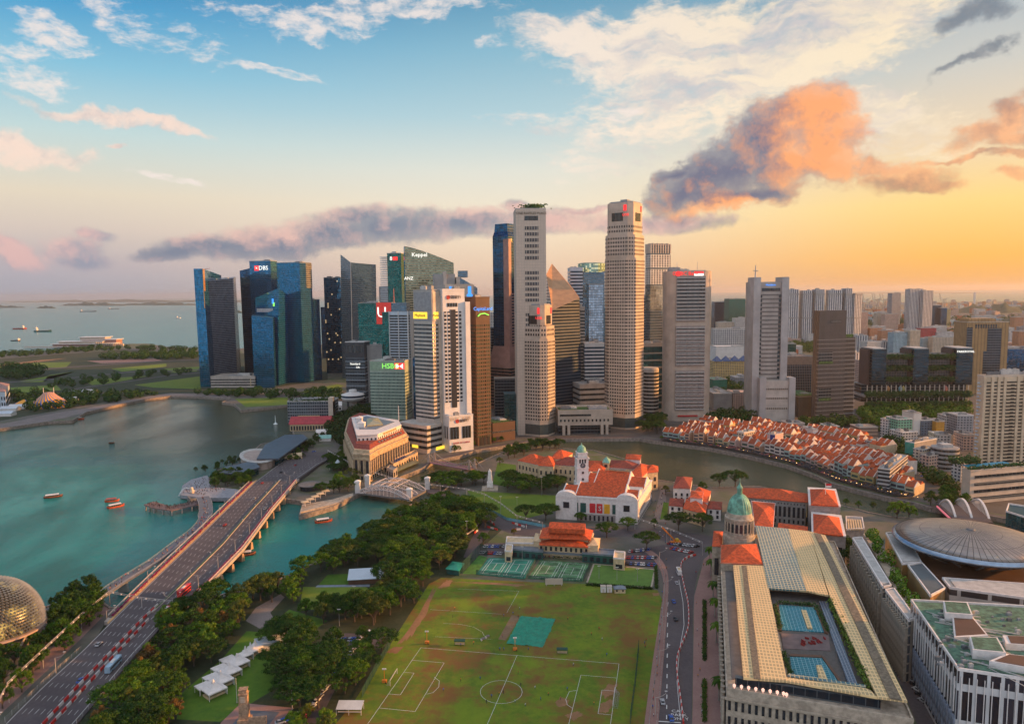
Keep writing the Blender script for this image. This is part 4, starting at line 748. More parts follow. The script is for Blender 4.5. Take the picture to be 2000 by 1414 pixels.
for i, (lb, xl, xr, yt, yb, m_, a_) in enumerate(LOW):
 t = tower(lb, xl, yb, None, xr, yt, a_, m_, dep=20 if a_ < 15 else 9, cat='building', name='low_building'); roof(t, (C_white, PLANT[1], C_pale)[i % 3], n=3, seed=i, hmax=2.5, rim=.9)
 if 'teal flank' in lb: MB().box(-.4, 0, 0, -.05, t.wv, t.h).build('teal_flank', mat('teal_render', (.03, .28, .22)), t.o)
 if 'dark blue front' in lb: MB().box(-.4, 0, 0, -.05, t.wv*.6, t.h).build('blue_front', mat('navy_render', (.03, .04, .20)), t.o)
t = tower('curved grey block with ribbon windows in the low quarter', 1836, 922, None, 1886, 878, 0, C_grey, dep=20, body=False, name='curved_block', cat='building')
MB().lathe([(t.wu/2, 0), (t.wu/2, t.h)], 28, (t.wu/2, t.wu/2, 0)).build('wall', C_grey, t.o); [MB().lathe([(t.wu/2+.2, 0), (t.wu/2+.2, 1.8)], 28, (t.wu/2, t.wu/2, 2+i*4)).build('window_band', G_bandd, t.o) for i in range(int(t.h/4))]; MB().box(t.wu*.3, t.wu*.3, t.h, t.wu*.7, t.wu*.7, t.h+3).build('roof_plant', PLANT[1], t.o)
# blocks filling the far town
fr = random.Random(21); FM = [F_white, F_cream, F_pinkw, F_grey, F_orange, F_blue]
cnm = ['white', 'cream', 'pinkish', 'grey', 'orange brick', 'pale blue']
for i in range(260):
 y = 596+90*fr.random()**1.5; x = fr.uniform(1395, 2090)
 if 1536 < x < 1690 and y > 650: continue
 p = G(x, y); k_ = fr.randrange(6); hh = fr.choice([12, 18, 26, 36, 42])*(1 if y < 640 else .7)
 q = MB(); w_ = fr.uniform(25, 70); q.box(0, 0, 0, w_, fr.uniform(12, 20), hh).box(w_*.3, 3, hh, w_*.5, 9, hh+4)
 o = q.build('distant_block', FM[k_], None, p, fr.uniform(-.5, .5)); tag(o, cnm[k_]+' block of the distant town between the green hills and the harbour', 'building', 'blocks of the distant town, '+cnm[k_])
for k_ in range(4):
 q = MB()
 for i in range(170):
  y = 590+112*fr.random()**1.35; x = fr.uniform(1390, 2120)
  if (1530 < x < 1690 and y > 655) or y > 700: continue
  p = G(x, y); w_, d_, hh = fr.uniform(18, 60), fr.uniform(12, 26), fr.choice([7, 9, 14, 22, 34]); q.box(p.x, p.y, 0, p.x+w_, p.y+d_, hh).box(p.x+w_*.2, p.y+3, hh, p.x+w_*.4, p.y+8, hh+3)
 tag(q.build('distant_town', (F_white, F_pinkw, RF_far, F_grey)[k_]), 'countless low %s blocks of the distant town on the right' % ('white', 'pinkish', 'orange roofed', 'grey')[k_], 'buildings', None, 'stuff')
# buildings filling the centre behind the towers
for i, (x0, x1, yt, yb, m_) in enumerate([(740, 760, 560, 700, F_grey), (626, 634, 600, 700, M_bluedark), (955, 968, 610, 740, F_white), (958, 975, 640, 790, M_dark), (966, 1010, 740, 825, M_dark), (1012, 1024, 800, 838, M_bluedark), (985, 1008, 770, 842, M_teal), (1184, 1190, 740, 800, F_grey), (1296, 1306, 690, 800, F_grey), (1300, 1306, 640, 760, M_teal), (746, 760, 610, 790, M_green), (806, 812, 700, 840, M_bluedark)]):
 t = tower(['grey office block glimpsed', 'dark blue block glimpsed', 'slim white tower glimpsed', 'black glass block glimpsed', 'low dark glass hall glimpsed', 'dark low block glimpsed', 'low teal glass pavilion glimpsed', 'grey slab glimpsed', 'narrow grey block glimpsed', 'narrow teal block glimpsed', 'green glass slab glimpsed', 'dark blue slab glimpsed'][i]+' between the taller towers '+('left of the knife edged tower', 'by the blue glass group', 'right of the brown granite tower', 'at the foot of the pink cornered tower', 'under the pink granite base', 'left of the shorter octagonal tower', 'with a lit screen', 'beside the tallest octagonal tower', 'beside the broad beige tower', 'touching the broad beige tower', 'beside the white mast tower', 'beside the yellow signed tower')[i], x0, yb, None, x1, yt, 4, m_, dep=24, cat='building', name='city_building')
 if i == 6: MB().box(4, -.5, 3, 9, -.2, 14).build('lit_screen', lit('lit_mint', (.3, .95, .75)), t.o)
# far islands and hills
hm = mat('wooded_hill', (.045, .075, .04), .95, vs=.02, var=.4)
def hill(x0, x1, yb, hgt, dep, seed, name='hill'):
 r = random.Random(seed); A, B_ = G(x0, yb), G(x1, yb); n = 26; rows = 6; b = MB(); rs = []
 d = (B_-A); back_ = Vector((A.x+B_.x, A.y+B_.y, 0)).normalized()*dep; ph = [r.uniform(0, 6) for _ in range(5)]
 for j in range(rows+1):
  rs.append([A+d*(i/n)+back_*(j/rows)+Vector((0, 0, -5+hgt*max(0, math.sin(math.pi*i/n))**.7*math.sin(math.pi*j/rows)*(.6+.25*math.sin(i*.9+ph[0]+j)+.15*math.sin(i*2.3+ph[1])+.12*r.random()))) for i in range(n+1)])
 b.rings(rs, False, False); o = b.build(name, hm, smooth=True); return struct(o)
for a_ in ((-40, 52, 601, 55, 900, 1), (70, 110, 602, 55, 500, 2), (115, 250, 597, 90, 1500, 3), (230, 400, 596, 80, 1500, 4), (440, 480, 611, 30, 500, 8), (0, 600, 590, 110, 3000, 5)): hill(*a_, name='island')
for a_ in ((1840, 2060, 612, 75, 900, 6), (1880, 2140, 638, 45, 500, 7), (1690, 1790, 622, 35, 400, 12), (1960, 2200, 600, 90, 1500, 9), (1395, 1560, 612, 20, 700, 11), (1540, 1980, 573, 60, 3000, 13), (1700, 2100, 569, 70, 4000, 14)): hill(*a_)
# ------------------------------------------------------------------ civic district buildings
RF_O = mat('orange_clay_roof', (.56, .085, .02), .75, var=.25, vs=.6, bump=.3); RF_D = mat('dark_red_roof', (.26, .05, .03), .75, var=.25, vs=.6, bump=.3)
RF_G = mat('grey_metal_roof', (.20, .24, .29), .4, metal=.3, vs=.3); STN = mat('pale_stone', (.44, .37, .29), .85, var=.2, vs=.4); WHT = mat('white_stucco', (.76, .71, .68), .7, var=.08, vs=.5); CRM = mat('cream_stucco', (.64, .48, .29), .75, var=.12, vs=.5)
WIN = mat('window_dark', (.03, .035, .045), .12, var=.5, vs=2); GRN_W = mat('window_green', (.03, .10, .09), .15); DGREY = mat('dark_grey_stone', (.16, .15, .145), .8); GREYS = mat('grey_stone', (.34, .31, .29), .8, var=.15, vs=.4)
def win_row(o, p, q, z0, z1, n, frac, m=None, name='window', off=.12, skip=0):
 """n windows set along the wall from p to q (world points); the wall's outside lies on its right hand"""
 p = Vector((p[0], p[1], 0)); q = Vector((q[0], q[1], 0)); d = q-p; L_ = d.length; d.normalize(); a = math.atan2(d.y, d.x); n_ = Vector((d.y, -d.x, 0)); st = L_/n; me = None
 for i in range(n):
  c = p+d*(st*(i+.5))+n_*off; loc = (c.x-o.location.x, c.y-o.location.y, z0-o.location.z)
  if me is None: x = MB().box(-st*frac/2, -.1, 0, st*frac/2, .3, z1-z0).build(name, m or WIN, o, loc, a); me = x
  else: x = me.copy(); col.objects.link(x); x.location = loc
def edges_ccw(q):
 s = sum(q[i][0]*q[(i+1) % len(q)][1]-q[(i+1) % len(q)][0]*q[i][1] for i in range(len(q)))
 return q if s > 0 else q[::-1]
def facing(a, b):   # does the outside of edge a-b look towards the camera
 n = Vector((b[1]-a[1], -(b[0]-a[0]))); m_ = Vector(((a[0]+b[0])/2, (a[1]+b[1])/2)); return n.dot(-m_) > 0
def block(label, q, z, wall, name='building', cat='building', px=True, z0=0, rows=None, wm=None, roof_m=None, rise=0, inset=.5, ov=.7, gable=False, parapet=None, group=None, ws=4.0, wf=.45, cornice=None, o=None):
 """walls on a footprint given by the picture positions of its eaves, with window rows on the sides one can see"""
 P_ = [G(x, y, z) for x, y in q] if px else [Vector(p) for p in q]
 c = sum(P_, Vector())/len(P_)
 if o is None: o = thing(name, label, cat, (c.x, c.y, z0), 0, group)
 L_ = [(p.x-c.x, p.y-c.y) for p in P_]
 MB().prism(L_, 0, z-z0).build('wall', wall, o)
 if cornice: MB().prism([(x*1.02, y*1.02) for x, y in L_], z-z0-.1, z-z0+.7).build('cornice', cornice, o)
 if rows:
  E = edges_ccw([tuple(p[:2]) for p in P_])
  for i in range(len(E)):
   a, b = E[i], E[(i+1) % len(E)]; ln = math.dist(a, b)
   if ln > 4 and facing(a, b):
    for r0_, r1_ in rows: win_row(o, a, b, r0_, r1_, max(1, min(24, int(ln/ws))), wf, wm)
 if roof_m:
  b = MB(); (b.gable if gable else b.hip)(L_, z-z0+(.6 if cornice else .1), rise, **({'ov': ov} if gable else {'inset': inset, 'ov': ov})); b.build('roof', roof_m, o)
 if parapet:
  b = MB(); E = edges_ccw(L_)
  for i in range(len(E)):
   a, e = Vector(E[i]), Vector(E[(i+1) % len(E)]); d = (e-a).normalized(); n = Vector((d.y, -d.x))*.15
   b.prism([a+n, e+n, e-n*3, a-n*3], z-z0, z-z0+1.1)
  b.build('parapet', parapet, o)
 return o, P_, c
def on(o, mb, name, m, **k): return mb.build(name, m, o, **k)
def rel(o, pts): return [(p[0]-o.location.x, p[1]-o.location.y) for p in pts]
def PX(l, z): return [G(x, y, z) for x, y in l]
# --- grand colonnaded hotel (wedge plan)
Z = 24; foot = PX([(690, 887), (722, 890), (738, 880), (797, 854), (779, 828), (700, 812), (680, 822), (673, 850)], Z); c = sum(foot, Vector())/len(foot)
o = thing('grand_hotel', 'large sunlit stone hotel with tall columns, red mansard roof and white upper storeys', 'hotel', (c.x, c.y, 0)); fl = rel(o, foot); SUNST = mat('warm_stone', (.50, .38, .25), .85, var=.2, vs=.3)
MB().prism(fl, 0, Z).build('wall', SUNST, o)
for z_, k_, t_ in ((Z, 1.02, 1.2), (5.5, 1.01, .7), (Z-4, 1.012, .5)): MB().prism([(x*k_, y*k_) for x, y in fl], z_, z_+t_).build('cornice', SUNST, o)
MB().prism([(x*.96, y*.96) for x, y in fl], Z+1.2, Z+4).build('attic', SUNST, o)
E = edges_ccw(foot)
for i in range(len(E)):
 a, b = Vector(E[i][:2]), Vector(E[(i+1) % 8][:2])
 if facing(a, b) and (b-a).length > 6:
  L_ = (b-a).length; n = max(2, int(L_/5.2)); win_row(o, a, b, 6.5, 19, n, .42); win_row(o, a, b, 1, 4.5, n, .4); d = (b-a).normalized(); nn = Vector((d.y, -d.x)); cm_ = None
  for j in range(n+1):
   p = a+d*(L_*j/n)+nn*.9; l_ = (p.x-o.location.x, p.y-o.location.y, 5.8)
   if cm_ is None: cm_ = MB().lathe([(1.0, 0), (.75, .8), (.65, 12.6), (1.0, 13.6)], 10).build('column', SUNST, o, l_)
   else: x = cm_.copy(); col.objects.link(x); x.location = l_
up = PX([(697, 849), (737.5, 847), (783, 829), (777, 820), (718, 810), (687, 815)], 37); ul = rel(o, up)
inn = rel(o, [c+(p-c)*.93 for p in foot]);
Pm = PX([(694, 862), (700, 866), (738, 862), (789, 843), (779, 826), (716, 812), (683, 818), (677, 838)], 30)
MB().loft([(x, y, Z+4) for x, y in edges_ccw(inn)], [(x*.90, y*.90, 31) for x, y in edges_ccw(inn)]).build('mansard_roof', RF_D, o)
MB().prism(ul, 20, 36).build('upper_storeys', WHT, o); E = edges_ccw(up)
for i in range(6):
 if facing(E[i], E[(i+1) % 6]): win_row(o, E[i], E[(i+1) % 6], 31.2, 33.2, max(2, int(math.dist(E[i][:2], E[(i+1) % 6][:2])/3.6)), .4);
MB().prism([(x*1.015, y*1.015) for x, y in ul], 36, 36.8).build('upper_cornice', WHT, o)
MB().prism(rel(o, PX([(702, 838), (735, 838), (770, 824), (716, 813), (694, 818)], 37)), 36.8, 37.3).build('grey_roof', RF_G, o)
MB().hip([Vector(p) for p in rel(o, PX([(717, 832), (748, 829), (738, 816), (716, 818)], 38))], 38.4, 1.6, .5, 0, .9).build('court_skylight', mat('skylight_glass', (.40, .36, .20), .3), o)
for (x, y), s_ in (((706, 832), 3.5), ((702, 822), 3)): p = G(x, y, 38); MB().box(-s_, -s_, 0, s_, s_, 4).hip([(-s_, -s_), (s_, -s_), (s_, s_), (-s_, s_)], 4.4, 2).build('roof_turret', WHT, o, (p.x-o.location.x, p.y-o.location.y, 37))
text_part('sign_letters', 'THE FULLERTON HOTEL', 2.6, mat('gold_letters', (.55, .33, .06), .4), o, tuple(Vector(((up[1]+up[2])/2)[:2])-Vector(o.location[:2])+Vector((.35, -.65)))+(34.7,), (math.pi/2, 0, math.atan2(up[2].y-up[1].y, up[2].x-up[1].x)))
for i in range(9):
 p = (foot[2]*(1-.1*(i+.8))+foot[3]*.1*(i+.8)); p = c+(p-c)*.885; MB().box(-.9, -.9, 0, .9, .9, 1.8).gable([(-1, -1), (1, -1), (1, 1), (-1, 1)], 1.8, .8).build('dormer', RF_G, o, (p.x-o.location.x, p.y-o.location.y, 27.8), math.atan2(foot[3].y-foot[2].y, foot[3].x-foot[2].x))
fp = G(779, 822, 37); MB().tube((0, 0, 0), (0, 0, 16), .3).build('flag_pole', WHT, o, (fp.x-o.location.x, fp.y-o.location.y, 37))
o, P_, c = block('low cream riverside restaurant wing with a flat terrace beside the grand hotel', [(768, 908), (816, 885), (812, 880), (760, 902)], 8, SUNST, cat='building', rows=[(2, 6)], parapet=SUNST, ws=5)
MB().prism(rel(o, PX([(772, 903), (795, 893), (790, 887), (768, 897)], 9)), 8, 8.5).build('pool_water', mat('pool_navy', (.02, .06, .20), .1), o)
o, P_, c = block('long glass canopy over the riverside tables under the restaurant wing', [(776, 920), (818, 902), (812, 897), (770, 913)], 4, mat('canopy_glass', (.12, .17, .12), .3), name='canopy', cat='canopy', z0=3.4)
o, P_, c = block('grey stone pavilion at the foot of the grand hotel by the white arch bridge', [(755, 915), (768, 920), (776, 914), (762, 909)], 8, GREYS, rows=[(2, 6)], parapet=GREYS)
# --- old museum group along the river
Zm = 15
AC = [('cream museum block with an orange hip roof at the far left of the museum', [(1012, 900), (1052, 909), (1072, 896), (1036, 888)], Zm, CRM, RF_O, 5),
 ('cream museum pavilion with an orange pyramid roof beside the long wing', [(1052, 910), (1081, 912), (1088, 898), (1062, 895)], Zm+.5, CRM, RF_O, 6), ('long cream museum wing with an orange roof passing behind the clock tower', [(1082, 908), (1146, 913), (1148, 899), (1086, 896)], Zm, CRM, RF_D, 5),
 ('tall rear museum block with a steep orange roof above the left wing', [(1074, 897), (1102, 897), (1118, 886), (1090, 880)], Zm+3, CRM, RF_O, 5), ('museum block with orange roof just right of the clock tower', [(1146, 921), (1180, 922), (1186, 903), (1150, 901)], Zm, CRM, RF_O, 5),
 ('museum range with a dark red roof and small dormers', [(1190, 914), (1246, 918), (1248, 903), (1192, 900)], Zm, CRM, RF_D, 4), ('right museum wing with an orange roof towards the river', [(1225, 931), (1254, 933), (1277, 912), (1251, 906)], Zm+.5, CRM, RF_O, 5),
 ('tall white museum pavilion with a small orange roof nearest the water', [(1222, 897), (1250, 899), (1252, 890), (1224, 888)], Zm+4, WHT, RF_O, 2.5), ('cream end pavilion of the museum facing the lane', [(1262, 925), (1285, 922), (1285, 912), (1262, 911)], Zm, CRM, RF_O, 4)]
for i, (lb, q, z, w_, r_, rs) in enumerate(AC): block(lb, q, z+i*.04, w_, name='museum_block', cat='museum building', rows=[(2, 5), (8, 11.5)], roof_m=r_, rise=rs, cornice=WHT, ws=4.2, wf=.34)
o, P_, c = block('low grey flat roofed court between the museum and the theatre', [(1172, 930), (1222, 934), (1230, 918), (1182, 913)], 11, GREYS, parapet=WHT); MB().prism(rel(o, PX([(1180, 928), (1216, 931), (1222, 919), (1187, 916)], 11.5)), 11, 11.6).build('glass_roof', M_grey, o)
o, P_, c = block('small cream turret with a green copper pyramid roof on the museum', [(1177, 903), (1190, 904), (1192, 898), (1179, 897)], 20, CRM, name='roof_turret', cat='turret', rows=[(16, 18.5)], roof_m=mat('copper_green', (.20, .42, .33), .6, var=.25, vs=1), rise=4, ws=3)
# --- white theatre with clock tower
Zt = 17; FL_, FR_, BR_, BL_ = (1094, 969), (1247, 978), (1273, 939), (1152, 927)
o, P_, c = block('long white classical theatre with orange roofs, arched gables and coloured banners', [FL_, FR_, BR_, BL_], Zt, WHT, name='theatre', cat='theatre', cornice=WHT)
f0, f1, f2, f3 = P_
def fr_(u, v, z): p = f0.lerp(f1, u).lerp(f3.lerp(f2, u), v); return (p.x-c.x, p.y-c.y, z)
MB().prism([fr_(-.004, -.012, 0)[:2], fr_(1.004, -.012, 0)[:2], fr_(1.004, .02, 0)[:2], fr_(-.004, .02, 0)[:2]], 0, 5).build('base_storey', GREYS, o)
win_row(o, f0.lerp(f1, .14), f0.lerp(f1, .98), .4, 4.2, 15, .42, WIN, 'arched_opening', off=1.0)
fa = math.atan2((f1-f0).y, (f1-f0).x)
for i, (u, m_, tx) in enumerate(((.20, GRN_W, ''), (.30, GRN_W, ''), (.42, mat('banner_red', (.6, .02, .03)), ''), (.51, MC['banner_red'], 'S'), (.605, mat('banner_yellow', (.75, .38, .02)), ''), (.71, GRN_W, ''))):
 p = f0.lerp(f1, u); MB().box(-2.1, -.5, 0, 2.1, .3, 7).build('banner' if 'banner' in m_.name else 'tall_window', m_, o, (p.x-c.x, p.y-c.y, 6), fa)
 if tx: text_part('banner_letter', tx, 5, WHT, o, (p.x-c.x+.1, p.y-c.y-.7, 9.5), (math.pi/2, 0, fa), ext=.05)
win_row(o, f1, f2, 6.5, 10.5, 14, .2, WIN, 'tall_window'); win_row(o, f1, f2, .5, 3.6, 14, .3, WIN, 'arched_opening')
for u in (.085, .855):
 p = f0.lerp(f1, u); b = MB(); pts = [(8*math.cos(R(x)), 0, 4.4*math.sin(R(x))) for x in range(0, 181, 18)]
 b.box(-8, -1.6, -17, 8, 1, 0); on(o, b, 'projecting_bay', WHT, loc=(p.x-c.x, p.y-c.y, Zt), rz=fa); b = MB()
 b.rings([[(x, -2, z) for x, _, z in pts], [(x, 4, z) for x, _, z in pts]]); on(o, b, 'arched_gable', WHT, loc=(p.x-c.x, p.y-c.y, Zt), rz=fa)
 MB().box(-2.2, -2.1, -8, 2.2, -1.5, -3.5).build('bay_window', WIN, o, (p.x-c.x, p.y-c.y, Zt), fa)
for nm, u0, u1, v0, v1, rs, m_ in (('roof', .02, .20, .0, .30, 5, RF_O), ('roof', .20, .82, .0, .34, 7, RF_O), ('roof', .83, .99, .0, .28, 4, RF_O), ('roof', .12, .28, .52, .95, 5, RF_O), ('roof', .26, .74, .50, .97, 8, RF_O), ('roof', .75, .98, .50, .93, 5, RF_O)):
 q = [fr_(u0, v0, 0), fr_(u1, v0, 0), fr_(u1, v1, 0), fr_(u0, v1, 0)]; b = MB()
 b.prism([x[:2] for x in q], Zt, Zt+1.6); on(o, b, 'roof_wall', WHT); b = MB(); b.gable(q, Zt+1.7+u0*.1, rs, ov=.2); on(o, b, nm, m_)
 for uu in (u0, u1):
  a_ = Vector(fr_(uu, v0, Zt+1.7)); e_ = Vector(fr_(uu, v1, Zt+1.7)); md = (a_+e_)/2+Vector((0, 0, rs+.9)); d = (f1-f0).normalized()*.35; b = MB().loft([a_-d, e_-d, md-d], [a_+d, e_+d, md+d]); on(o, b, 'gable_wall', WHT)
b = MB().prism([fr_(.26, .35, 0)[:2], fr_(.97, .35, 0)[:2], fr_(.97, .49, 0)[:2], fr_(.26, .49, 0)[:2]], Zt+.8, Zt+2.4); on(o, b, 'atrium_glass', facade('atrium_glass', (.5, .5, .5), (.08, .20, .16), 1, 1, .7, .7, .2))
b = MB().prism([fr_(.40, .80, 0)[:2], fr_(.68, .80, 0)[:2], fr_(.66, .72, 0)[:2], fr_(.41, .72, 0)[:2]], Zt+10.6, Zt+11); on(o, b, 'roof_vent', DGREY)
# clock tower
Cb = G(1136, 985); o = thing('clock_tower', 'tall white clock tower with a pale green copper dome in front of the museum', 'clock tower', Cb, .12); zt = lambda y: ZT(Cb, 1136, y); wd = G(1149, 985).x-G(1123, 985).x; hw = wd/2*.86
MB().box(-hw*1.15, -hw*1.15, 0, hw*1.15, hw*1.15, zt(940)).box(-hw, -hw, zt(940), hw, hw, zt(892)).build('shaft', WHT, o)
MB().box(-hw*1.15, -hw*1.15, zt(894), hw*1.15, hw*1.15, zt(892)).box(-hw*1.1, -hw*1.1, zt(912), hw*1.1, hw*1.1, zt(911)).build('cornice', WHT, o)
MB().box(-hw*.85, -hw*.85, zt(892), hw*.85, hw*.85, zt(883)).build('belfry', WHT, o); MB().box(-hw*.95, -hw*.95, zt(883), hw*.95, hw*.95, zt(882)).build('cornice', WHT, o)
for i in range(3): MB().box(-hw*.62+i*hw*.45, -hw*1.03, zt(902), -hw*.35+i*hw*.45, -hw+.1, zt(894.5)).build('belfry_opening', WIN, o); MB().box(hw-.1, -hw*.62+i*hw*.45, zt(902), hw*1.03, -hw*.35+i*hw*.45, zt(894.5)).build('belfry_opening', WIN, o)
for rz_, lx, ly in ((0, 0, -hw-.1), (math.pi/2, hw+.1, 0)):
 f_ = MB().rings([[(2.1*math.cos(R(a)), -.3, 2.1*math.sin(R(a))) for a in range(0, 360, 24)], [(2.1*math.cos(R(a)), .2, 2.1*math.sin(R(a))) for a in range(0, 360, 24)]]).build('clock_face', mat('clock_grey', (.10, .10, .12)), o, (lx, ly, zt(906.5)), rz_); MB().box(-.12, -.5, -.2, .12, -.35, 1.6).box(-1.1, -.5, -.12, .1, -.35, .12).build('clock_hands', WHT, f_)
dr = hw*.82; dz = zt(882); MB().lathe([(dr, 0), (dr, 1), (dr*.97, dr*.5), (dr*.8, dr*.95), (dr*.5, dr*1.25), (.5, dr*1.45), (.25, dr*1.9)], 16, (0, 0, dz)).build('dome', MC['copper_green'], o, smooth=True)
for z in (965, 950, 935, 922): MB().box(-.7, -hw*1.17, zt(z), .7, -hw, zt(z-4)).build('slit_window', WIN, o)
# obelisk
Cb = G(957, 955); o = thing('obelisk', 'white stone obelisk on a stepped arched base in the lawn', 'monument', Cb); z_ = lambda y: ZT(Cb, 957, y)
MB().rings([[(-r_, -r_, z), (r_, -r_, z), (r_, r_, z), (-r_, r_, z)] for r_, z in ((2.0, z_(941)), (1.4, z_(921)), (.05, z_(915)))]).build('shaft', WHT, o); MB().box(-2.5, -2.5, z_(950), 2.5, 2.5, z_(941)).build('pedestal', WHT, o); MB().box(-4, -4, 1, 4, 4, z_(950)).box(-7, -7, 0, 7, 7, 1).build('steps', STN, o)
# --- cricket clubhouse
o, P_, c = block('clubhouse with three tiers of orange roofs and a dark green verandah beside the tennis courts', [(1052, 1062), (1150, 1068), (1160, 1040), (1056, 1035)], 8.5, CRM, name='clubhouse', cat='clubhouse', rows=[(4.6, 7.2)], ws=3.2)
b = MB().hip(rel(o, PX([(1056, 1063), (1146, 1068), (1151, 1050), (1058, 1047)], 9)), 9, 3.2, .9, 1, .5); on(o, b, 'lower_roof', RF_O)
b = MB().prism(rel(o, PX([(1060, 1047), (1148, 1051), (1152, 1037), (1063, 1033)], 12)), 8, 12.6); on(o, b, 'upper_wall', CRM); b = MB().hip(rel(o, PX([(1056, 1049), (1150, 1053), (1156, 1035), (1062, 1031)], 13)), 12.8, 6.5, .75, 1, .5); on(o, b, 'main_roof', RF_O)
b = MB().gable(rel(o, PX([(1073, 1031), (1141, 1034), (1142, 1024), (1078, 1021)], 19)), 19, 2.4, .6, 3); on(o, b, 'top_roof', RF_O)
for q in ([(1042, 1056), (1056, 1058), (1060, 1044), (1046, 1042)], [(1148, 1066), (1168, 1066), (1172, 1052), (1154, 1050)]): b = MB().prism(rel(o, PX(q, 9)), 0, 9).hip(rel(o, PX(q, 9)), 9.3, 2, .9); on(o, b, 'side_pavilion', CRM)
MB().prism(rel(o, PX([(1056, 1078), (1138, 1083), (1146, 1072), (1056, 1066)], 4)), 3.2, 4).build('verandah_roof', RF_G, o)
for i in range(14): p = G(1058+6.2*i, 1085+.4*i); MB().tube((p.x-c.x, p.y-c.y, 0), (p.x-c.x, p.y-c.y, 3.3), .22).build('post', GRN_W, o)
for lb, q, z, m_, w_ in (('left flat wing of the clubhouse with a pale blue metal roof', [(1000, 1074), (1060, 1079), (1062, 1068), (1003, 1063)], 5, RF_G, GRN_W), ('right wing of the clubhouse with a pale blue metal roof', [(1137, 1082), (1200, 1087), (1202, 1076), (1140, 1071)], 5, RF_G, GRN_W), ('cream flat roofed block behind the left clubhouse wing', [(988, 1062), (1042, 1063), (1044, 1052), (990, 1050)], 6.5, CRM, CRM), ('cream corner pavilion at the left end of the clubhouse', [(986, 1078), (1000, 1079), (1002, 1066), (988, 1064)], 6.5, CRM, CRM), ('cream corner pavilion at the right end of the clubhouse', [(1198, 1092), (1220, 1094), (1221, 1080), (1200, 1078)], 6.5, CRM, CRM)):
 o2, _, _ = block(lb, q, z, w_, name='club_wing', cat='building', rows=[(1, 3.6)], ws=3.5, wf=.6, parapet=(m_ if m_ is RF_G else WHT)); MB().prism(rel(o2, [o2.location+(p-o2.location)*1.03 for p in PX(q, z)]), z+.02, z+.3).build('roof', m_, o2)
# --- courts
def sheet(name, q, z, m_, label=None, cat=None, kind=None):
 o = MB().prism([tuple(p[:2]) for p in PX(q, z)], z-.25, z, bot=False).build(name, m_)
 return struct(o) if kind == 'structure' else tag(o, label, cat)
def lines_on(o, q, segs, z, m_, wd=.12, name='line'):
 a, b, c_, d = PX(q, z); f = lambda u, v: a.lerp(b, u).lerp(d.lerp(c_, u), v)
 for i, (u0, v0, u1, v1) in enumerate(segs):
  p, r_ = f(u0, v0), f(u1, v1); dd = (r_-p).normalized(); n = Vector((-dd.y, dd.x, 0))*wd
  MB().add([p-n, r_-n, r_+n, p+n], [(0, 1, 2, 3)]).build(name, m_, o, (0, 0, .02))
LW = mat('line_white', (.75, .75, .72), .8, var=.03)
q1 = [(930, 1121), (1025, 1130), (1045, 1092), (955, 1089)]; q2 = [(1031, 1129), (1137, 1135), (1151, 1100), (1056, 1093)]; q3 = [(1146, 1139), (1272, 1147), (1279, 1112), (1160, 1101)]
court = []
for ck in range(2):
 x0, x1 = .06+.48*ck, .46+.48*ck; court += [(x0, .08, x1, .08), (x0, .92, x1, .92), (x0, .08, x0, .92), (x1, .08, x1, .92), (x0+.05, .08, x0+.05, .92), (x1-.05, .08, x1-.05, .92), (x0+.05, .3, x1-.05, .3), (x0+.05, .7, x1-.05, .7), ((x0+x1)/2, .3, (x0+x1)/2, .7)]
t1 = sheet('tennis_court', q1, .08, mat('court_teal', (.03, .24, .17), .8, vs=.2, var=.2), 'pair of blue green hard tennis courts with white lines left of the grass courts', 'tennis court'); lines_on(t1, q1, court, .1, LW)
t2 = sheet('tennis_court', q2, .08, mat('court_grass', (.09, .22, .10), .9, vs=.2, var=.35), 'pair of worn pale green grass tennis courts in the middle of the row', 'tennis court'); lines_on(t2, q2, court, .1, LW, .09)
t3 = sheet('bowling_green', q3, .08, mat('bowling_grass', (.10, .20, .03), .9, vs=.2, var=.1), 'smooth bright bowling green with a pale kerb at the right end of the courts', 'bowling green'); lines_on(t3, q3, [(0, 0, 1, 0), (0, 1, 1, 1), (0, 0, 0, 1), (1, 0, 1, 1)], .14, STN, .5, 'kerb')
sheet('practice_lawn', [(903, 1120), (930, 1121), (952, 1088), (936, 1084)], .07, mat('lawn_bright', (.07, .20, .03), .95, vs=.3, var=.2), 'narrow green practice lawn between the netting and the teal tennis courts', 'lawn')
netm = bpy.data.materials.new('netting'); netm.use_nodes = True; tt = NT(netm.node_tree); uv = tt.n('SeparateXYZ', {0: tt.n('UVMap').outputs[0]})
gr = tt.m('MAXIMUM', tt.m('LESS_THAN', tt.m('FRACT', tt.m('MULTIPLY', uv.outputs[0], 1.2)), .32), tt.m('LESS_THAN', tt.m('FRACT', tt.m('MULTIPLY', uv.outputs[1], 1.2)), .32)); bs = tt.n('BsdfPrincipled', {'Base Color': (.01, .06, .05), 'Roughness': .9}); tt.t.links.new(gr, bs.inputs['Alpha']); tt.t.links.new(bs.outputs[0], tt.n('OutputMaterial').inputs[0])
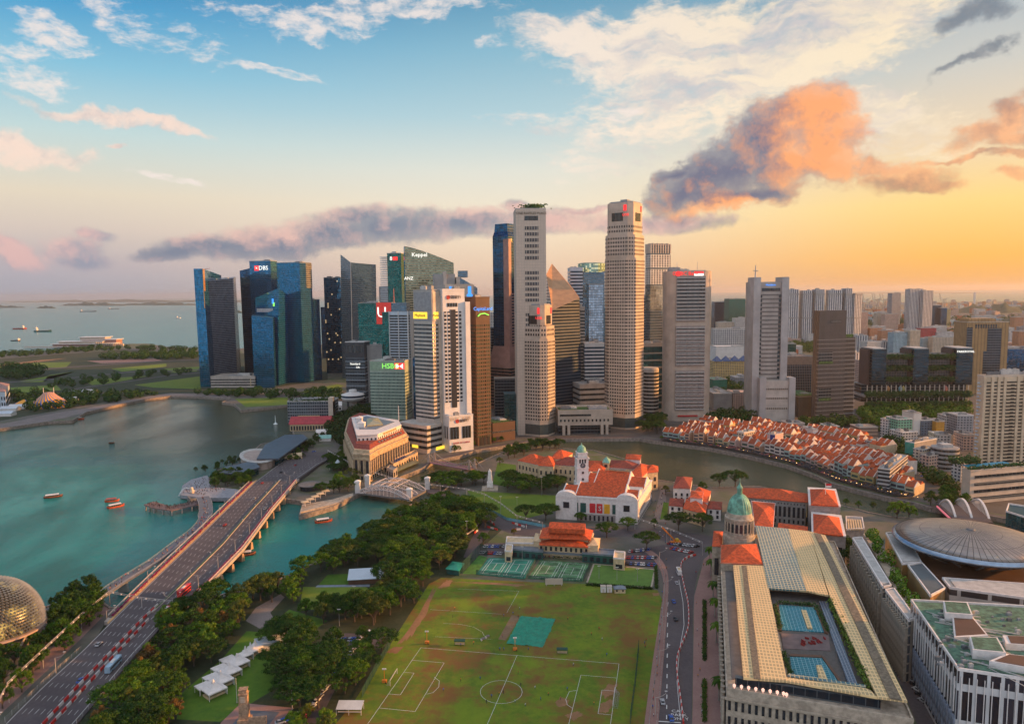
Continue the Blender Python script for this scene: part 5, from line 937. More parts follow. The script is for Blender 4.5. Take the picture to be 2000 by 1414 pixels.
def net(label, pts, h, m_=netm, name='netting_fence', post=True, group=None, pm=None, z=0.0, every=1):
 P_ = [G(x, y, z) for x, y in pts]; o = thing(name, label, 'fence', P_[0], 0, group); b = MB()
 for a, e in zip(P_, P_[1:]): b.add([a-P_[0], e-P_[0], e-P_[0]+Vector((0, 0, h)), a-P_[0]+Vector((0, 0, h))], [(0, 1, 2, 3)])
 b.build('mesh_panel', m_, o)
 if post:
  L_ = sum((e-a).length for a, e in zip(P_, P_[1:])); n = max(2, min(90, int(L_/4))); pr = None
  for a, e in zip(P_, P_[1:]):
   k_ = max(1, int((e-a).length/L_*n))
   for i in range(k_):
    p = a.lerp(e, i/k_)-P_[0]
    if pr is None: pr = MB().tube((0, 0, 0), (0, 0, h+.2), .09, 4).build('post', pm or GRN_W, o, p)
    else: x = pr.copy(); col.objects.link(x); x.location = p
 return o
net('tall dark netting behind the practice lawn', [(903, 1120), (938, 1082), (952, 1086)], 7); net('green mesh fence along the front of the teal tennis courts', [(930, 1122), (1025, 1131)], 3); net('dark mesh fence between the teal courts and the grass courts', [(1027, 1131), (1051, 1092)], 3.4); net('dark mesh fence between the grass courts and the bowling green', [(1139, 1136), (1156, 1100)], 3.4); net('low mesh fence in front of the grass tennis courts', [(1031, 1130), (1137, 1136)], 2.2)
o, P_, c = block('open shed with a bright green roof beside the practice lawn', [(872, 1110), (896, 1114), (906, 1100), (884, 1097)], 3.2, GRN_W, name='shed', cat='shed', roof_m=mat('green_sheet', (.02, .30, .20), .5), rise=1.2, z0=0)
# --- old parliament
OP = [('white villa with a dark red roof and pediment beside the leafy lane', [(1315, 954), (1348, 955), (1352, 934), (1322, 932)], 11, WHT, RF_D, 5), ('small front lodge of the old parliament with a dark red roof', [(1307, 988), (1333, 990), (1336, 976), (1309, 974)], 8, WHT, RF_D, 3), ('main old parliament hall with an orange red roof', [(1335, 994), (1377, 1005), (1382, 982), (1341, 976)], 9, CRM, RF_O, 4),
 ('rear old parliament block with a bright orange roof', [(1343, 976), (1382, 982), (1388, 961), (1364, 952)], 11, WHT, RF_O, 4), ('right old parliament lodge with a dark red roof and white parapets', [(1382, 994), (1408, 996), (1410, 982), (1384, 980)], 8, WHT, RF_D, 3), ('white tower block in the middle of the old parliament', [(1348, 972), (1372, 975), (1374, 962), (1350, 959)], 15, WHT, RF_O, 1.5)]
for i, (lb, q, z, w_, r_, rs) in enumerate(OP): block(lb, q, z+.05*i, w_, name='old_parliament_block', cat='old parliament building', rows=[(1.5, 4), (5, 7.5)], roof_m=r_, rise=rs, cornice=WHT, ws=3.6, wf=.36)
# --- parliament house
o, P_, c = block('long grey parliament hall with dark columned windows under a broad orange roof', [(1449, 971), (1574, 982), (1576, 966), (1452, 955)], 17, GREYS, name='parliament_hall', cat='parliament building', roof_m=RF_O, rise=5, ov=1.5, inset=.8, cornice=GREYS)
win_row(o, P_[0], P_[1], 5.5, 13, 14, .55, WIN, 'tall_window'); win_row(o, P_[0], P_[1], 1, 3.6, 14, .4); win_row(o, P_[0], P_[1], 14.6, 15.8, 20, .25)
for lb, q, z, rs in (('square grey parliament block with a tall orange pyramid roof near the river', [(1584, 985), (1638, 988), (1630, 958), (1582, 955)], 22, 6), ('lower grey parliament block with an orange pyramid roof and white eaves', [(1589, 1040), (1647, 1046), (1639, 1010), (1588, 1003)], 17, 6)):
 o, P_, c = block(lb, [(x+(x-1612)*.14, y+(y-(970 if z == 22 else 1025))*.12) for x, y in q], z, GREYS, name='parliament_block', cat='parliament building', rows=[(4, 10)], cornice=WHT, ws=5); MB().hip(rel(o, PX(q, z+1)), z+1, rs, 1.0, 0, .8).build('roof', RF_O, o)
o, P_, c = block('orange roofed block partly hidden behind the green dome', [(1474, 1030), (1510, 1032), (1514, 984), (1468, 980)], 18, GREYS, name='court_annex', cat='building', roof_m=RF_O, rise=3, cornice=WHT, rows=[(4, 8), (10, 14)]); block('low orange roof behind the glass roofed gallery', [(1520, 1035), (1576, 1040), (1576, 1030), (1522, 1023)], 14, GREYS, name='court_annex', cat='building', roof_m=RF_O, rise=2, cornice=WHT)
o, P_, c = block('low grey block with an open white slatted roof frame right of the parliament blocks', [(1653, 1036), (1688, 1034), (1684, 1012), (1652, 1010)], 10, GREYS, name='slatted_block', cat='building', parapet=WHT)
for i in range(6): MB().prism(rel(o, PX([(1657+5*i, 1033), (1660+5*i, 1033), (1658+4.6*i, 1014), (1655+4.6*i, 1014)], 11)), 10, 11).build('slat', CRM, o)
fp = G(1612, 962, 0); o = thing('flag_pole', 'flag pole flying a red and white flag on the parliament roof', 'flag', G(1612, 965, 28)); MB().tube((0, 0, 0), (0, 0, 8), .2).build('pole', WHT, o); MB().box(0, -.1, 6, 4, .1, 7.3).build('flag_red', MC['banner_red'], o); MB().box(0, -.1, 4.7, 4, .1, 6).build('flag_white', WHT, o)
# --- domed old court and gallery
Zg = 20
o, P_, c = block('stone gallery of two long halls under gold filigree roofs around rooftop pools', [(1419, 1347), (1784, 1410), (1630, 1060), (1478, 1045), (1408, 1108)], Zg, STN, name='gallery', cat='museum building', parapet=STN)
def gp(name, q, z0, z1, m_): return MB().prism(rel(o, PX(q, z1)), z0, z1).build(name, m_, o)
GF = facade('gold_filigree', (.50, .41, .26), (.34, .30, .22), 1.4, 1.4, .55, .55, .35, .55, .35);
def top_mat(name, c1, c2, cu, cv, thin=.82, rough=.35, metal=.3):
 m = bpy.data.materials.new(name); m.use_nodes = True; t_ = NT(m.node_tree); p = t_.n('Mapping', {'Vector': t_.n('NewGeometry').outputs['Position'], 'Rotation': (0, 0, R(14))}).outputs[0]; s_ = t_.n('SeparateXYZ', {0: p}); u = t_.m('DIVIDE', s_.outputs[0], cu); v = t_.m('DIVIDE', s_.outputs[1], cv)
 mk = t_.m('MULTIPLY', t_.m('LESS_THAN', t_.m('FRACT', u), thin), t_.m('LESS_THAN', t_.m('FRACT', v), thin)); wn_ = t_.n('TexWhiteNoise', {'Vector': t_.n('CombineXYZ', {0: t_.m('FLOOR', u), 1: t_.m('FLOOR', v), 2: 0.0}).outputs[0]}, noise_dimensions='3D').outputs['Value']
 no = t_.noise(p, .12, 4, .6).outputs[0]; cc = t_.mix(t_.m('ADD', t_.m('MULTIPLY', wn_, .45), t_.m('MULTIPLY', t_.smooth(no, .35, .65), .5)), c2, tuple(x*.72 for x in c2)); cc = t_.mix(mk, c1, cc)
 b = t_.n('BsdfPrincipled', {'Base Color': cc, 'Roughness': rough, 'Metallic': metal}); t_.t.links.new(b.outputs[0], t_.n('OutputMaterial').inputs[0]); return m
M_fil = top_mat('filigree_roof', (.86, .62, .30), (.56, .42, .22), 1.3, 2.6, .7, .5, 0); M_gls = top_mat('glazed_roof', (.72, .58, .34), (.14, .25, .27), 1.6, 2.4, .78, .15, .3); M_pool = top_mat('gridded_pool', (.25, .45, .48), (.02, .20, .26), 1.5, 1.5, .88, .06, 0); M_walk = top_mat('gridded_walkway', (.30, .34, .40), (.09, .13, .20), 1.2, 1.2, .8, .2, .2)
gp('roof_panel', [(1432, 1103), (1493, 1104), (1537, 1328), (1452, 1322)], 24.2, 25, M_fil); gp('glazed_roof', [(1475, 1026), (1539, 1032), (1575, 1153), (1501, 1148)], 24.2, 25.1, M_gls); gp('roof_panel', [(1539.3, 1032), (1580, 1037), (1618, 1162), (1575.3, 1153)], 24.2, 25, M_fil)
gp('roof_panel', [(1580.3, 1037), (1612, 1045), (1772, 1368), (1714, 1360), (1621, 1164)], 24.2, 25.05, M_fil); gp('roof_panel', [(1452, 1323), (1537, 1329), (1714, 1361), (1700, 1347), (1690, 1343), (1538, 1322), (1480, 1318)], 24, 24.8, M_fil)
gp('service_strip', [(1449, 1104), (1458, 1104), (1486, 1325), (1472, 1324)], 25, 25.3, mat('strip_brown', (.20, .16, .11), .7, var=.3, vs=1)); gp('service_strip', [(1590, 1040), (1603, 1043), (1762, 1366), (1738, 1362)], 25.06, 25.5, MC['strip_brown'])
gp('glass_canopy', [(1538, 1320), (1690, 1342), (1692, 1337), (1540, 1314)], 23, 23.6, M_gls)
gp('balcony_floor', [(1416, 1114), (1431, 1106), (1451, 1322), (1429, 1326)], Zg, 20.3, DGREY); gp('court_floor', [(1503, 1153), (1620, 1166), (1708, 1352), (1542, 1322)], Zg, 20.25, mat('court_paving', (.10, .095, .09), .8, vs=.6)); gp('pool_water', [(1521, 1180), (1591, 1186), (1610, 1234), (1527, 1229)], Zg, 20.6, M_pool); gp('pool_water', [(1543, 1280), (1604, 1283), (1638, 1330), (1546, 1320)], Zg, 20.6, M_pool)
gp('skylight', [(1565, 1190), (1575, 1191), (1587, 1226), (1577, 1225)], Zg, 21.2, M_fil); gp('skylight', [(1594, 1298), (1604, 1298), (1617, 1327), (1600, 1326)], Zg, 21.2, M_fil)
gp('deck', [(1526, 1236), (1618, 1240), (1622, 1270), (1530, 1266)], Zg, 20.5, mat('deck_mauve', (.17, .13, .13), .8)); gp('glass_walkway', [(1600, 1173), (1616, 1173), (1675, 1336), (1656, 1332)], Zg, 21.4, M_walk)
gp('pool_edge', [(1516, 1178), (1521, 1178), (1527, 1230), (1521, 1230)], Zg, 20.9, C_brown); gp('pool_edge', [(1591, 1184), (1596, 1186), (1617, 1236), (1610, 1234)], Zg, 20.9, C_brown); gp('pool_edge', [(1543, 1276), (1606, 1279), (1604, 1283), (1543, 1280)], Zg, 20.9, C_brown); gp('pool_edge', [(1604, 1280), (1610, 1282), (1647, 1334), (1639, 1331)], Zg, 20.9, C_brown)
b = MB(); leafs = PX([(1622, 1170), (1698, 1342)], 23);
for i in range(2600):
 p = leafs[0].lerp(leafs[1], rr.random())+Vector((rr.gauss(0, .7), rr.gauss(0, .4), rr.gauss(0, .9))); a_ = Vector((rr.gauss(0, 1), rr.gauss(0, 1), rr.gauss(0, 1))).normalized()*.4; b_ = a_.orthogonal().normalized()*.4; p = p-o.location; b.add([p-a_, p+b_, p+a_, p-b_], [(0, 1, 2, 3)])
b.build('roof_hedge', mat('hedge_leaves', (.10, .17, .02), .9, vs=.8, var=.4), o)
for (xa, ya, xb, yb_) in ((1514, 1180, 1524, 1228), (1594, 1182, 1618, 1232), (1530, 1274, 1546, 1318), (1520, 1176, 1590, 1180)):
 b = MB(); A_, B2 = G(xa, ya, 21.3), G(xb, yb_, 21.3)
 for i in range(500): p = A_.lerp(B2, rr.random())+Vector((rr.gauss(0, .6), rr.gauss(0, .4), rr.gauss(0, .5)))-o.location; a_ = Vector((rr.gauss(0, 1), rr.gauss(0, 1), rr.gauss(0, 1))).normalized()*.3; b_ = a_.orthogonal().normalized()*.3; b.add([p-a_, p+b_, p+a_, p-b_], [(0, 1, 2, 3)])
 b.build('roof_hedge', plants, o)
for i in range(14): p = G(1565+rr.uniform(0, 46), 1246+rr.uniform(0, 16), 20.5); MB().box(-.8, -.4, 0, .8, .4, .5).box(-.8, .3, .5, .8, .45, .9).build('red_sofa', mat('sofa_red', (.30, .03, .03)), o, p-o.location, rr.uniform(0, 3))
E_ = PX([(1417, 1345), (1790, 1412)], Zg)
win_row(o, P_[0], P_[1], 12.5, 16, 26, .42); win_row(o, P_[0], P_[1], 5, 10, 26, .42); MB().prism(rel(o, [P_[0]+Vector((-.8, -.8, 0)), P_[1]+Vector((.6, -.9, 0)), P_[1]+Vector((0, .5, 0)), P_[0]+Vector((.2, .6, 0))]), 16.8, 17.6).build('string_course', STN, o)
win_row(o, P_[4], P_[0], 4, 15, 26, .5, WIN, 'colonnade_gap');
for i in range(30):
 p = P_[4].lerp(P_[0], (i+.5)/30)-o.location; MB().lathe([(.8, 0), (.6, .6), (.55, 12), (.9, 13)], 8).build('column', STN, o, (p.x-1.1, p.y, 3))
for i in range(9): p = G(1434+14*i if i < 7 else 1530+6*(i-7), 1349+2.2*i, 20); MB().lathe([(.12, 0), (.12, 1.6), (.5, 1.7), (.6, 2.4), (.1, 2.9)], 8).build('terrace_lamp', lit('lamp_pink', (1, .55, .42), .8), o, p-o.location)
MB().prism(rel(o, PX([(1436, 1330), (1720, 1375), (1716, 1366), (1436, 1324)], 22)), 20, 23.4).build('terrace_rooms', M_dark, o)
# domed court
o, P_, c = block('old court house with an orange roof in front of the green domed tower', [(1408, 1101), (1490, 1104), (1478, 1064), (1409, 1066)], 24, STN, name='court_house', cat='court house', roof_m=RF_O, rise=5, inset=.9, ov=.5, cornice=STN, rows=[(4, 12), (15, 20)], ws=5)
block('left orange roofed wing of the old court house', [(1391, 1066), (1409, 1067), (1412, 1038), (1394, 1037)], 22, STN, name='court_wing', cat='court house', roof_m=RF_O, rise=2.5, ov=.3, rows=[(5, 15)], ws=5)
Cd = G(1443, 1050, 24); o = thing('domed_tower', 'round columned tower with a ribbed green copper dome and lantern', 'dome', (Cd.x, Cd.y, 0)); zz = lambda y: ZT(Cd, 1443, y); rd = (G(1473, 1040, 24)-G(1413, 1040, 24)).length/2*.93
MB().lathe([(rd*1.06, 12), (rd*1.06, zz(1043)), (rd, zz(1043)), (rd, zz(1038)), (rd*.88, zz(1038)), (rd*.88, zz(1012)), (rd*.97, zz(1011)), (rd*.97, zz(1008)), (rd*.86, zz(1007)), (rd*.84, zz(999))], 32).build('drum', STN, o)
for i in range(20): a = 2*math.pi*i/20; MB().lathe([(.55, 0), (.42, .4), (.4, zz(1012)-zz(1037)-.3), (.6, zz(1012)-zz(1037))], 8).build('column', STN, o, (rd*.93*math.cos(a), rd*.93*math.sin(a), zz(1037)))
for i in range(20): a = 2*math.pi*(i+.5)/20; MB().box(-.1, -.8, 0, .3, .8, 5).build('niche_window', WIN, o, (rd*.87*math.cos(a), rd*.87*math.sin(a), zz(1034)), a)
rb = rd*.80; hd = zz(962)-zz(999); n = 96
prof = [(math.cos(R(x)), math.sin(R(x))) for x in range(0, 86, 7)]+[(.09, 1.0)]
MB().rings([[(rb*f_*(1+.018*(1 if i % 4 < 2 else -1))*math.cos(2*math.pi*i/n), rb*f_*(1+.018*(1 if i % 4 < 2 else -1))*math.sin(2*math.pi*i/n), zz(1000)+hd*z) for i in range(n)] for f_, z in prof]).build('dome', mat('copper_dome', (.16, .40, .30), .6, var=.35, vs=.25), o)
MB().lathe([(1.5, 0), (1.5, 3), (1.9, 3.2), (.9, 4.6), (.2, 6.5), (.15, 9)], 12, (0, 0, zz(963))).build('lantern', MC['copper_dome'], o)
# --- court with the disc roof
def shell(q, z, lb, wall, nm='court_block', **k): return block(lb, q, z, wall, name=nm, cat='court building', **k)
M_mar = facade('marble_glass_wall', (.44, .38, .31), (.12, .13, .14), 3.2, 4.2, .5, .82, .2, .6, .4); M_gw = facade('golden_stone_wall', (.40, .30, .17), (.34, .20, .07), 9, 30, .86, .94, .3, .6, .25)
for lb, q, z, m_ in (('long narrow court slab with glass fins along the service road, nearer the river', [(1665, 1053), (1724, 1149), (1741, 1146), (1683, 1051)], 27, M_mar), ('second narrow court slab along the service road, nearer the green roofed building', [(1729, 1154), (1775, 1214), (1789, 1210), (1746, 1151)], 27.1, M_mar), ('court block with golden wall panels under the edge of the disc', [(1730, 1043), (1762, 1103), (1800, 1101), (1768, 1040)], 29, M_gw), ('court block with golden wall panels and a black grid roof', [(1773, 1106), (1817, 1166), (1846, 1151), (1800, 1101)], 29.1, M_gw), ('long pale court block with dark window bays below the disc', [(1855, 1150), (2140, 1190), (2130, 1152), (1840, 1131)], 29.2, facade('pale_bays', (.50, .46, .42), (.06, .05, .05), 12, 12, .88, .6, .3, .7, .3))):
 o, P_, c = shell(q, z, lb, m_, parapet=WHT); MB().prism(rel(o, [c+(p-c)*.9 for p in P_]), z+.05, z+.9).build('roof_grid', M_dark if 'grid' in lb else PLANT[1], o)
 if 'slab' in lb:
  for i in range(16): p = P_[0].lerp(P_[1], (i+.5)/16)-o.location; MB().box(-1.6, -.35, 0, .2, .35, z-3).build('fin', STN, o, (p.x, p.y, 0), .1)
o, P_, c = shell([(1800, 1120), (2140, 1160), (2140, 1040), (1790, 1060)], 26, 'broad stone podium beneath the hovering disc', C_brown, 'court_podium')
Cd = G(1895, 1054, 36); rD = (G(1895, 1054, 36)-G(1741, 1040, 36)).length*.985; o = thing('disc_roof', 'huge hovering metal disc with ribbed shallow dome, cut by the right edge', 'disc', Cd)
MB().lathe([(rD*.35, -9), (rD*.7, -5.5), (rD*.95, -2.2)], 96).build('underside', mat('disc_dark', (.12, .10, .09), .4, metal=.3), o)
MB().lathe([(rD*.95, -2.0), (rD, -1.0), (rD*1.0, -.2), (rD*.955, .9)], 96, cap=False).build('rim', mat('disc_rim', (.30, .40, .52), .25, metal=.7), o, smooth=True)
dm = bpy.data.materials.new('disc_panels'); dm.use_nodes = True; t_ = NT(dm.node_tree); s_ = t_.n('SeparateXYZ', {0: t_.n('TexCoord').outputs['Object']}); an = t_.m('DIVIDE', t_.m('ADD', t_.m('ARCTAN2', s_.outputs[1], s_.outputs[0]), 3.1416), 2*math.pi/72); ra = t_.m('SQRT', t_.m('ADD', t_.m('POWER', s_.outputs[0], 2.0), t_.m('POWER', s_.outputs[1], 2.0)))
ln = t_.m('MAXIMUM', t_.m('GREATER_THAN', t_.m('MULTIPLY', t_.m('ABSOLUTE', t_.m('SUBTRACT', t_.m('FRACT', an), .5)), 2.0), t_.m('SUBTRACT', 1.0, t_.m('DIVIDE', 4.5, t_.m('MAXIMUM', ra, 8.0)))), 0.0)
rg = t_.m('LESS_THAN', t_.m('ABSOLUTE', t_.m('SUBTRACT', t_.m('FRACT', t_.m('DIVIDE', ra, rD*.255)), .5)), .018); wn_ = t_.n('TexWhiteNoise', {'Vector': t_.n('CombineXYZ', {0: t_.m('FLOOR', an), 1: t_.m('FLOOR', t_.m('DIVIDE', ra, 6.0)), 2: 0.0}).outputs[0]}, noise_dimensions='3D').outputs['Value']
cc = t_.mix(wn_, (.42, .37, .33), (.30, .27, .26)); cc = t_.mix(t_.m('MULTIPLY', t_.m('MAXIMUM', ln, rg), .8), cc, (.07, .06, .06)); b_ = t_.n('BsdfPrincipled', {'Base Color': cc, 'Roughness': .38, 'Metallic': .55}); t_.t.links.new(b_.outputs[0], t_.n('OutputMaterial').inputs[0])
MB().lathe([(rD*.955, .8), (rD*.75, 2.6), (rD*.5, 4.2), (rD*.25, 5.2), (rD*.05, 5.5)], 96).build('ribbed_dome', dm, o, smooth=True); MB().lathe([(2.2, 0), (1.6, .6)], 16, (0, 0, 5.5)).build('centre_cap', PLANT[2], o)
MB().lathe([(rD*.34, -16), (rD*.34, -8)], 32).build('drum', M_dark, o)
for i in range(16): a = 2*math.pi*i/16; MB().tube((rD*.3*math.cos(a), rD*.3*math.sin(a), -13), (rD*.85*math.cos(a), rD*.85*math.sin(a), -3.6), .5, 5).build('strut', PLANT[2], o)
# --- green roofed office block, bottom right
Zb = 33; o, P_, c = block('white framed office block with a worn green roof full of machinery, bottom right corner', [(1779, 1174), (1871, 1309), (2260, 1368), (2180, 1196)], Zb, facade('white_frame_glass', (.60, .60, .60), (.035, .035, .05), 4.2, 13.5, .74, .80, .1, .55, .7, metal=.3), name='office_block', cat='building', parapet=WHT)
GRF = mat('green_roof', (.09, .19, .13), .85, var=.3, vs=.5); MB().prism(rel(o, PX([(1783, 1176), (1873, 1303), (2255, 1362), (2178, 1199)], Zb)), Zb+.02, Zb+.5).build('green_roof', GRF, o)
win_row(o, P_[0], P_[1], 17, 30, 19, .12, WHT, 'fin', off=.5); win_row(o, P_[1], P_[2], 1, 31, 24, .10, WHT, 'fin', off=.5); win_row(o, P_[0], P_[1], 3, 15.5, 19, .62, mat('blue_grey_panel', (.30, .36, .46), .4, var=.5, vs=.3), 'lower_window', off=.3)
for q, h_ in (([(1846, 1196), (1900, 1200), (1890, 1176), (1842, 1173)], 4), ([(1900, 1268), (1965, 1274), (1948, 1244), (1893, 1242)], 4), ([(1864, 1244), (1930, 1240), (1900, 1204), (1860, 1204)], 2), ([(1932, 1290), (2100, 1320), (2090, 1290), (1965, 1276)], 3), ([(1965, 1256), (2130, 1268), (2120, 1246), (1958, 1240)], 3)):
 MB().prism(rel(o, PX(q, Zb+h_)), Zb+.4, Zb+h_).build('plant_room', WHT, o); MB().prism(rel(o, [sum(PX(q, Zb+h_), Vector())/4+(p-sum(PX(q, Zb+h_), Vector())/4)*.88 for p in PX(q, Zb+h_)]), Zb+h_-.1, Zb+h_+.15).build('roof_panel', GRF if h_ > 3 else C_brown, o)
rb_ = random.Random(4)
for i in range(70):
 p = G(rb_.uniform(1830, 1990), rb_.uniform(1190, 1310), Zb);
 if not (p.x > 0): continue
 s_ = rb_.uniform(.4, 1.1); MB().box(-s_, -s_*.6, .5, s_, s_*.6, .5+s_*1.2).box(-s_*.7, -s_*.4, .5+s_*1.2, s_*.7, s_*.4, .7+s_*1.2).build('roof_unit', PLANT[i % 3], o, (p.x-c.x, p.y-c.y, Zb), .1)
b = MB()
for i in range(34): a_ = G(1800+rb_.uniform(0, 60)+i*3, 1190+i*3.4, Zb+rb_.uniform(.7, 1.5)); b.tube(a_-o.location, a_-o.location+Vector((rb_.uniform(4, 18), -rb_.uniform(3, 20), 0)), rb_.uniform(.1, .3), 4)
b.build('roof_pipes', PLANT[1], o)
block('glass office corner at the right edge behind the disc', [(1965, 1000), (2060, 1030), (2070, 1000), (1970, 985)], 20, M_teal, cat='building', name='glass_block', parapet=WHT)
# ------------------------------------------------------------------ lawns, roads, fields
def surf(name, c1, c2, s1=.02, s2=.3, c3=None, rough=.95, t3=(.55, .7), bump=.2):
 m = bpy.data.materials.new(name); m.use_nodes = True; t = NT(m.node_tree); p = t.n('NewGeometry').outputs['Position']
 a = t.noise(p, s1, 6, .65).outputs[0]; f = t.noise(p, s2, 6, .7).outputs[0]
 c = t.mix(t.smooth(t.m('ADD', t.m('MULTIPLY', a, .6), t.m('MULTIPLY', f, .4)), .38, .62), c1, c2)
 if c3: c = t.mix(t.smooth(t.m('ADD', t.m('MULTIPLY', t.noise(p, s1*1.7, 6, .7).outputs[0], .75), t.m('MULTIPLY', f, .25)), *t3), c, c3)
 fn = t.noise(p, 2.5, 3, .7).outputs[0]; c = t.mix(t.m('MULTIPLY', fn, .5), c, t.n('VectorMath', {0: c, 1: (.6, .6, .6)}, operation='MULTIPLY').outputs[0])
 b = t.n('BsdfPrincipled', {'Base Color': c, 'Roughness': rough}); t.t.links.new(b.outputs[0], t.n('OutputMaterial').inputs[0]); return m
S_lawn = surf('park_lawn', (.045, .13, .004), (.10, .20, .01)); S_lawn2 = surf('wide_lawn', (.11, .19, .01), (.19, .25, .02), .01, .1, (.22, .19, .06))
S_field = surf('field_grass', (.085, .155, .004), (.19, .265, .008), .025, .25, (.20, .095, .02), t3=(.44, .62)); S_dirt = surf('bare_earth', (.36, .18, .09), (.26, .14, .06), .1, .6)
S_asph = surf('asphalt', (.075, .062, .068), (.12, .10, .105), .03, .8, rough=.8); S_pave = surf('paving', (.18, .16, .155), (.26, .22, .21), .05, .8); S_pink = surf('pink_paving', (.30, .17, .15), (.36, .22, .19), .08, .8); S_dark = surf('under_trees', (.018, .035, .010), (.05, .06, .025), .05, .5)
def lay(name, pts, m_, z=.03): return struct(MB().prism([tuple(p[:2]) for p in PX(pts, 0)], z-.3, z, bot=False).build(name, m_))
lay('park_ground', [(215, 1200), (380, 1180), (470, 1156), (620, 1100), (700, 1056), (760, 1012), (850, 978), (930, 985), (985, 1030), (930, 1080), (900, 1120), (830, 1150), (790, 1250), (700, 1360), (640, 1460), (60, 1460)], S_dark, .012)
lay('wide_park_lawn', [(912, 958), (1092, 968), (1095, 995), (1010, 1017), (985, 1014), (930, 982)], S_lawn2, .03); lay('riverside_lawn', [(972, 903), (1008, 908), (1008, 925), (985, 950), (962, 945)], S_lawn, .03)
lay('lawn', [(592, 1146), (715, 1146), (742, 1165), (670, 1195), (585, 1188)], S_lawn2, .02); lay('lawn', [(622, 1142), (640, 1122), (690, 1120), (720, 1140)], S_lawn, .022); lay('path', [(620, 1142.5), (722, 1141), (722, 1145.5), (616, 1146.5)], mat('path_blue', (.20, .24, .30), .8), .026)
lay('lawn', [(482, 1232), (551, 1238), (556, 1300), (525, 1352), (430, 1409), (345, 1404), (356, 1352), (430, 1290)], S_lawn, .02); lay('path', [(480, 1212), (520, 1234), (546, 1226), (528, 1196), (556, 1166), (548, 1160), (500, 1186)], S_pave, .025); lay('lawn', [(520, 1228), (565, 1190), (640, 1212), (600, 1240)], S_lawn, .018)
lay('memorial_paving', [(471, 1372), (574, 1382), (524, 1440), (420, 1432), (432, 1410)], S_pink, .03); lay('memorial_floor', [(478, 1386), (546, 1390), (512, 1430), (440, 1430)], mat('slate_paving', (.10, .12, .15), .5), .04)
lay('car_park', [(668, 1236), (750, 1238), (742, 1262), (640, 1262)], S_asph, .02); lay('road', [(590, 1405), (640, 1330), (700, 1255), (712, 1258), (655, 1345), (620, 1414)], S_asph, .02); lay('car_park', [(540, 1414), (590, 1384), (622, 1392), (590, 1430)], S_asph, .024)
fld = lay('playing_field', [(862, 1128), (1030, 1136), (1140, 1140), (1284, 1152), (1293, 1170), (1262, 1414), (1255, 1480), (600, 1480), (690, 1372), (760, 1262), (806, 1190), (838, 1140)], S_field, .03)
PADQ = [(822, 1264.5), (1209, 1296), (1190, 1420), (714, 1420)]
def dirt_patch(pts, seed):
 r = random.Random(seed); P_ = PX(pts, 0); c = sum(P_, Vector())/len(P_); out = []
 for i in range(40):
  f = i/40*len(P_); a, b = P_[int(f)], P_[(int(f)+1) % len(P_)]; p = a.lerp(b, f-int(f)); out.append((c+(p-c)*r.uniform(.75, 1.08))[:2])
 struct(MB().prism([tuple(p) for p in out], -.2, .036, bot=False).build('bare_earth_patch', S_dirt))
for i, q in enumerate([[(775, 1258), (790, 1240), (818, 1200), (845, 1150), (852, 1152), (832, 1200), (800, 1250)], [(852, 1150), (872, 1132), (885, 1132), (878, 1146)], [(885, 1136), (960, 1137), (1030, 1142), (1020, 1146), (950, 1141)], [(1082, 1372), (1094, 1360), (1112, 1366), (1108, 1378), (1090, 1380)], [(1172, 1350), (1190, 1334), (1206, 1336), (1204, 1352), (1182, 1364)], [(1168, 1390), (1172, 1374), (1196, 1362), (1200, 1376), (1185, 1392)], [(1274, 1158), (1288, 1157), (1288, 1163), (1276, 1164)], [(1100, 1396), (1130, 1386), (1140, 1396), (1120, 1408)], [(750, 1275), (770, 1262), (790, 1262), (776, 1276)]]): dirt_patch(q, i)
def ground_line(segs, wd, z=.055, name='pitch_marking', m_=None):
 b = MB()
 for s_ in segs:
  P_ = PX(s_, 0)
  for a, e in zip(P_, P_[1:]):
   if (e-a).length < .01: continue
   d = (e-a).normalized(); n = Vector((-d.y, d.x, 0))*wd/2; b.add([(a-n)[:2]+(z,), (e-n)[:2]+(z,), (e+n)[:2]+(z,), (a+n)[:2]+(z,)], [(0, 1, 2, 3)])
 return struct(b.build(name, m_ or LW))
def arc(cx_, cy_, rx, ry, a0, a1, n=24): return [(cx_+rx*math.cos(R(a0+(a1-a0)*i/n)), cy_+ry*math.sin(R(a0+(a1-a0)*i/n))) for i in range(n+1)]
ground_line([[(822, 1264.5), (1209, 1296), (1190, 1430)], [(822, 1264.5), (710, 1425)], [(1009.6, 1280), (947, 1425)], arc(979, 1351, 41, 22.5, 0, 360), [(1204, 1323.5), (1134.5, 1318), (1108, 1425)], [(1200, 1349), (1175.7, 1347), (1168, 1393), (1193, 1395.5)], [(1127, 1347.5), (1112, 1350), (1105, 1365), (1108, 1376), (1118, 1382.5)],
 [(805, 1289), (867.6, 1294), (810.7, 1389), (740.5, 1382)], [(789.5, 1312.7), (808.7, 1314), (781.8, 1356.7), (759, 1354.5)], [(848, 1322), (858, 1329), (857, 1341), (846, 1352), (832.7, 1355)]], .14)
ground_line([[(894, 1150), (1013.5, 1154), (990, 1196)], [(840, 1190), (980, 1199)], [(866, 1217), (900, 1219), (925, 1224), (942, 1234), (946, 1242)], [(850, 1243), (960, 1248)]], .1)
o = tag(MB().prism([tuple(p[:2]) for p in PX([(1000, 1200), (1016, 1205), (988, 1250), (973, 1248)], 0)], .0, .05).build('cricket_pitch', surf('pitch_clay', (.20, .12, .06), (.28, .18, .10), .2, 1)), 'worn brown cricket pitch strip beside the teal cover', 'cricket pitch')
q = PX([(1017, 1203), (1085.6, 1209), (1060, 1264), (989, 1257)], 0); b = MB(); n = 26; rows = []
cr2 = random.Random(2)
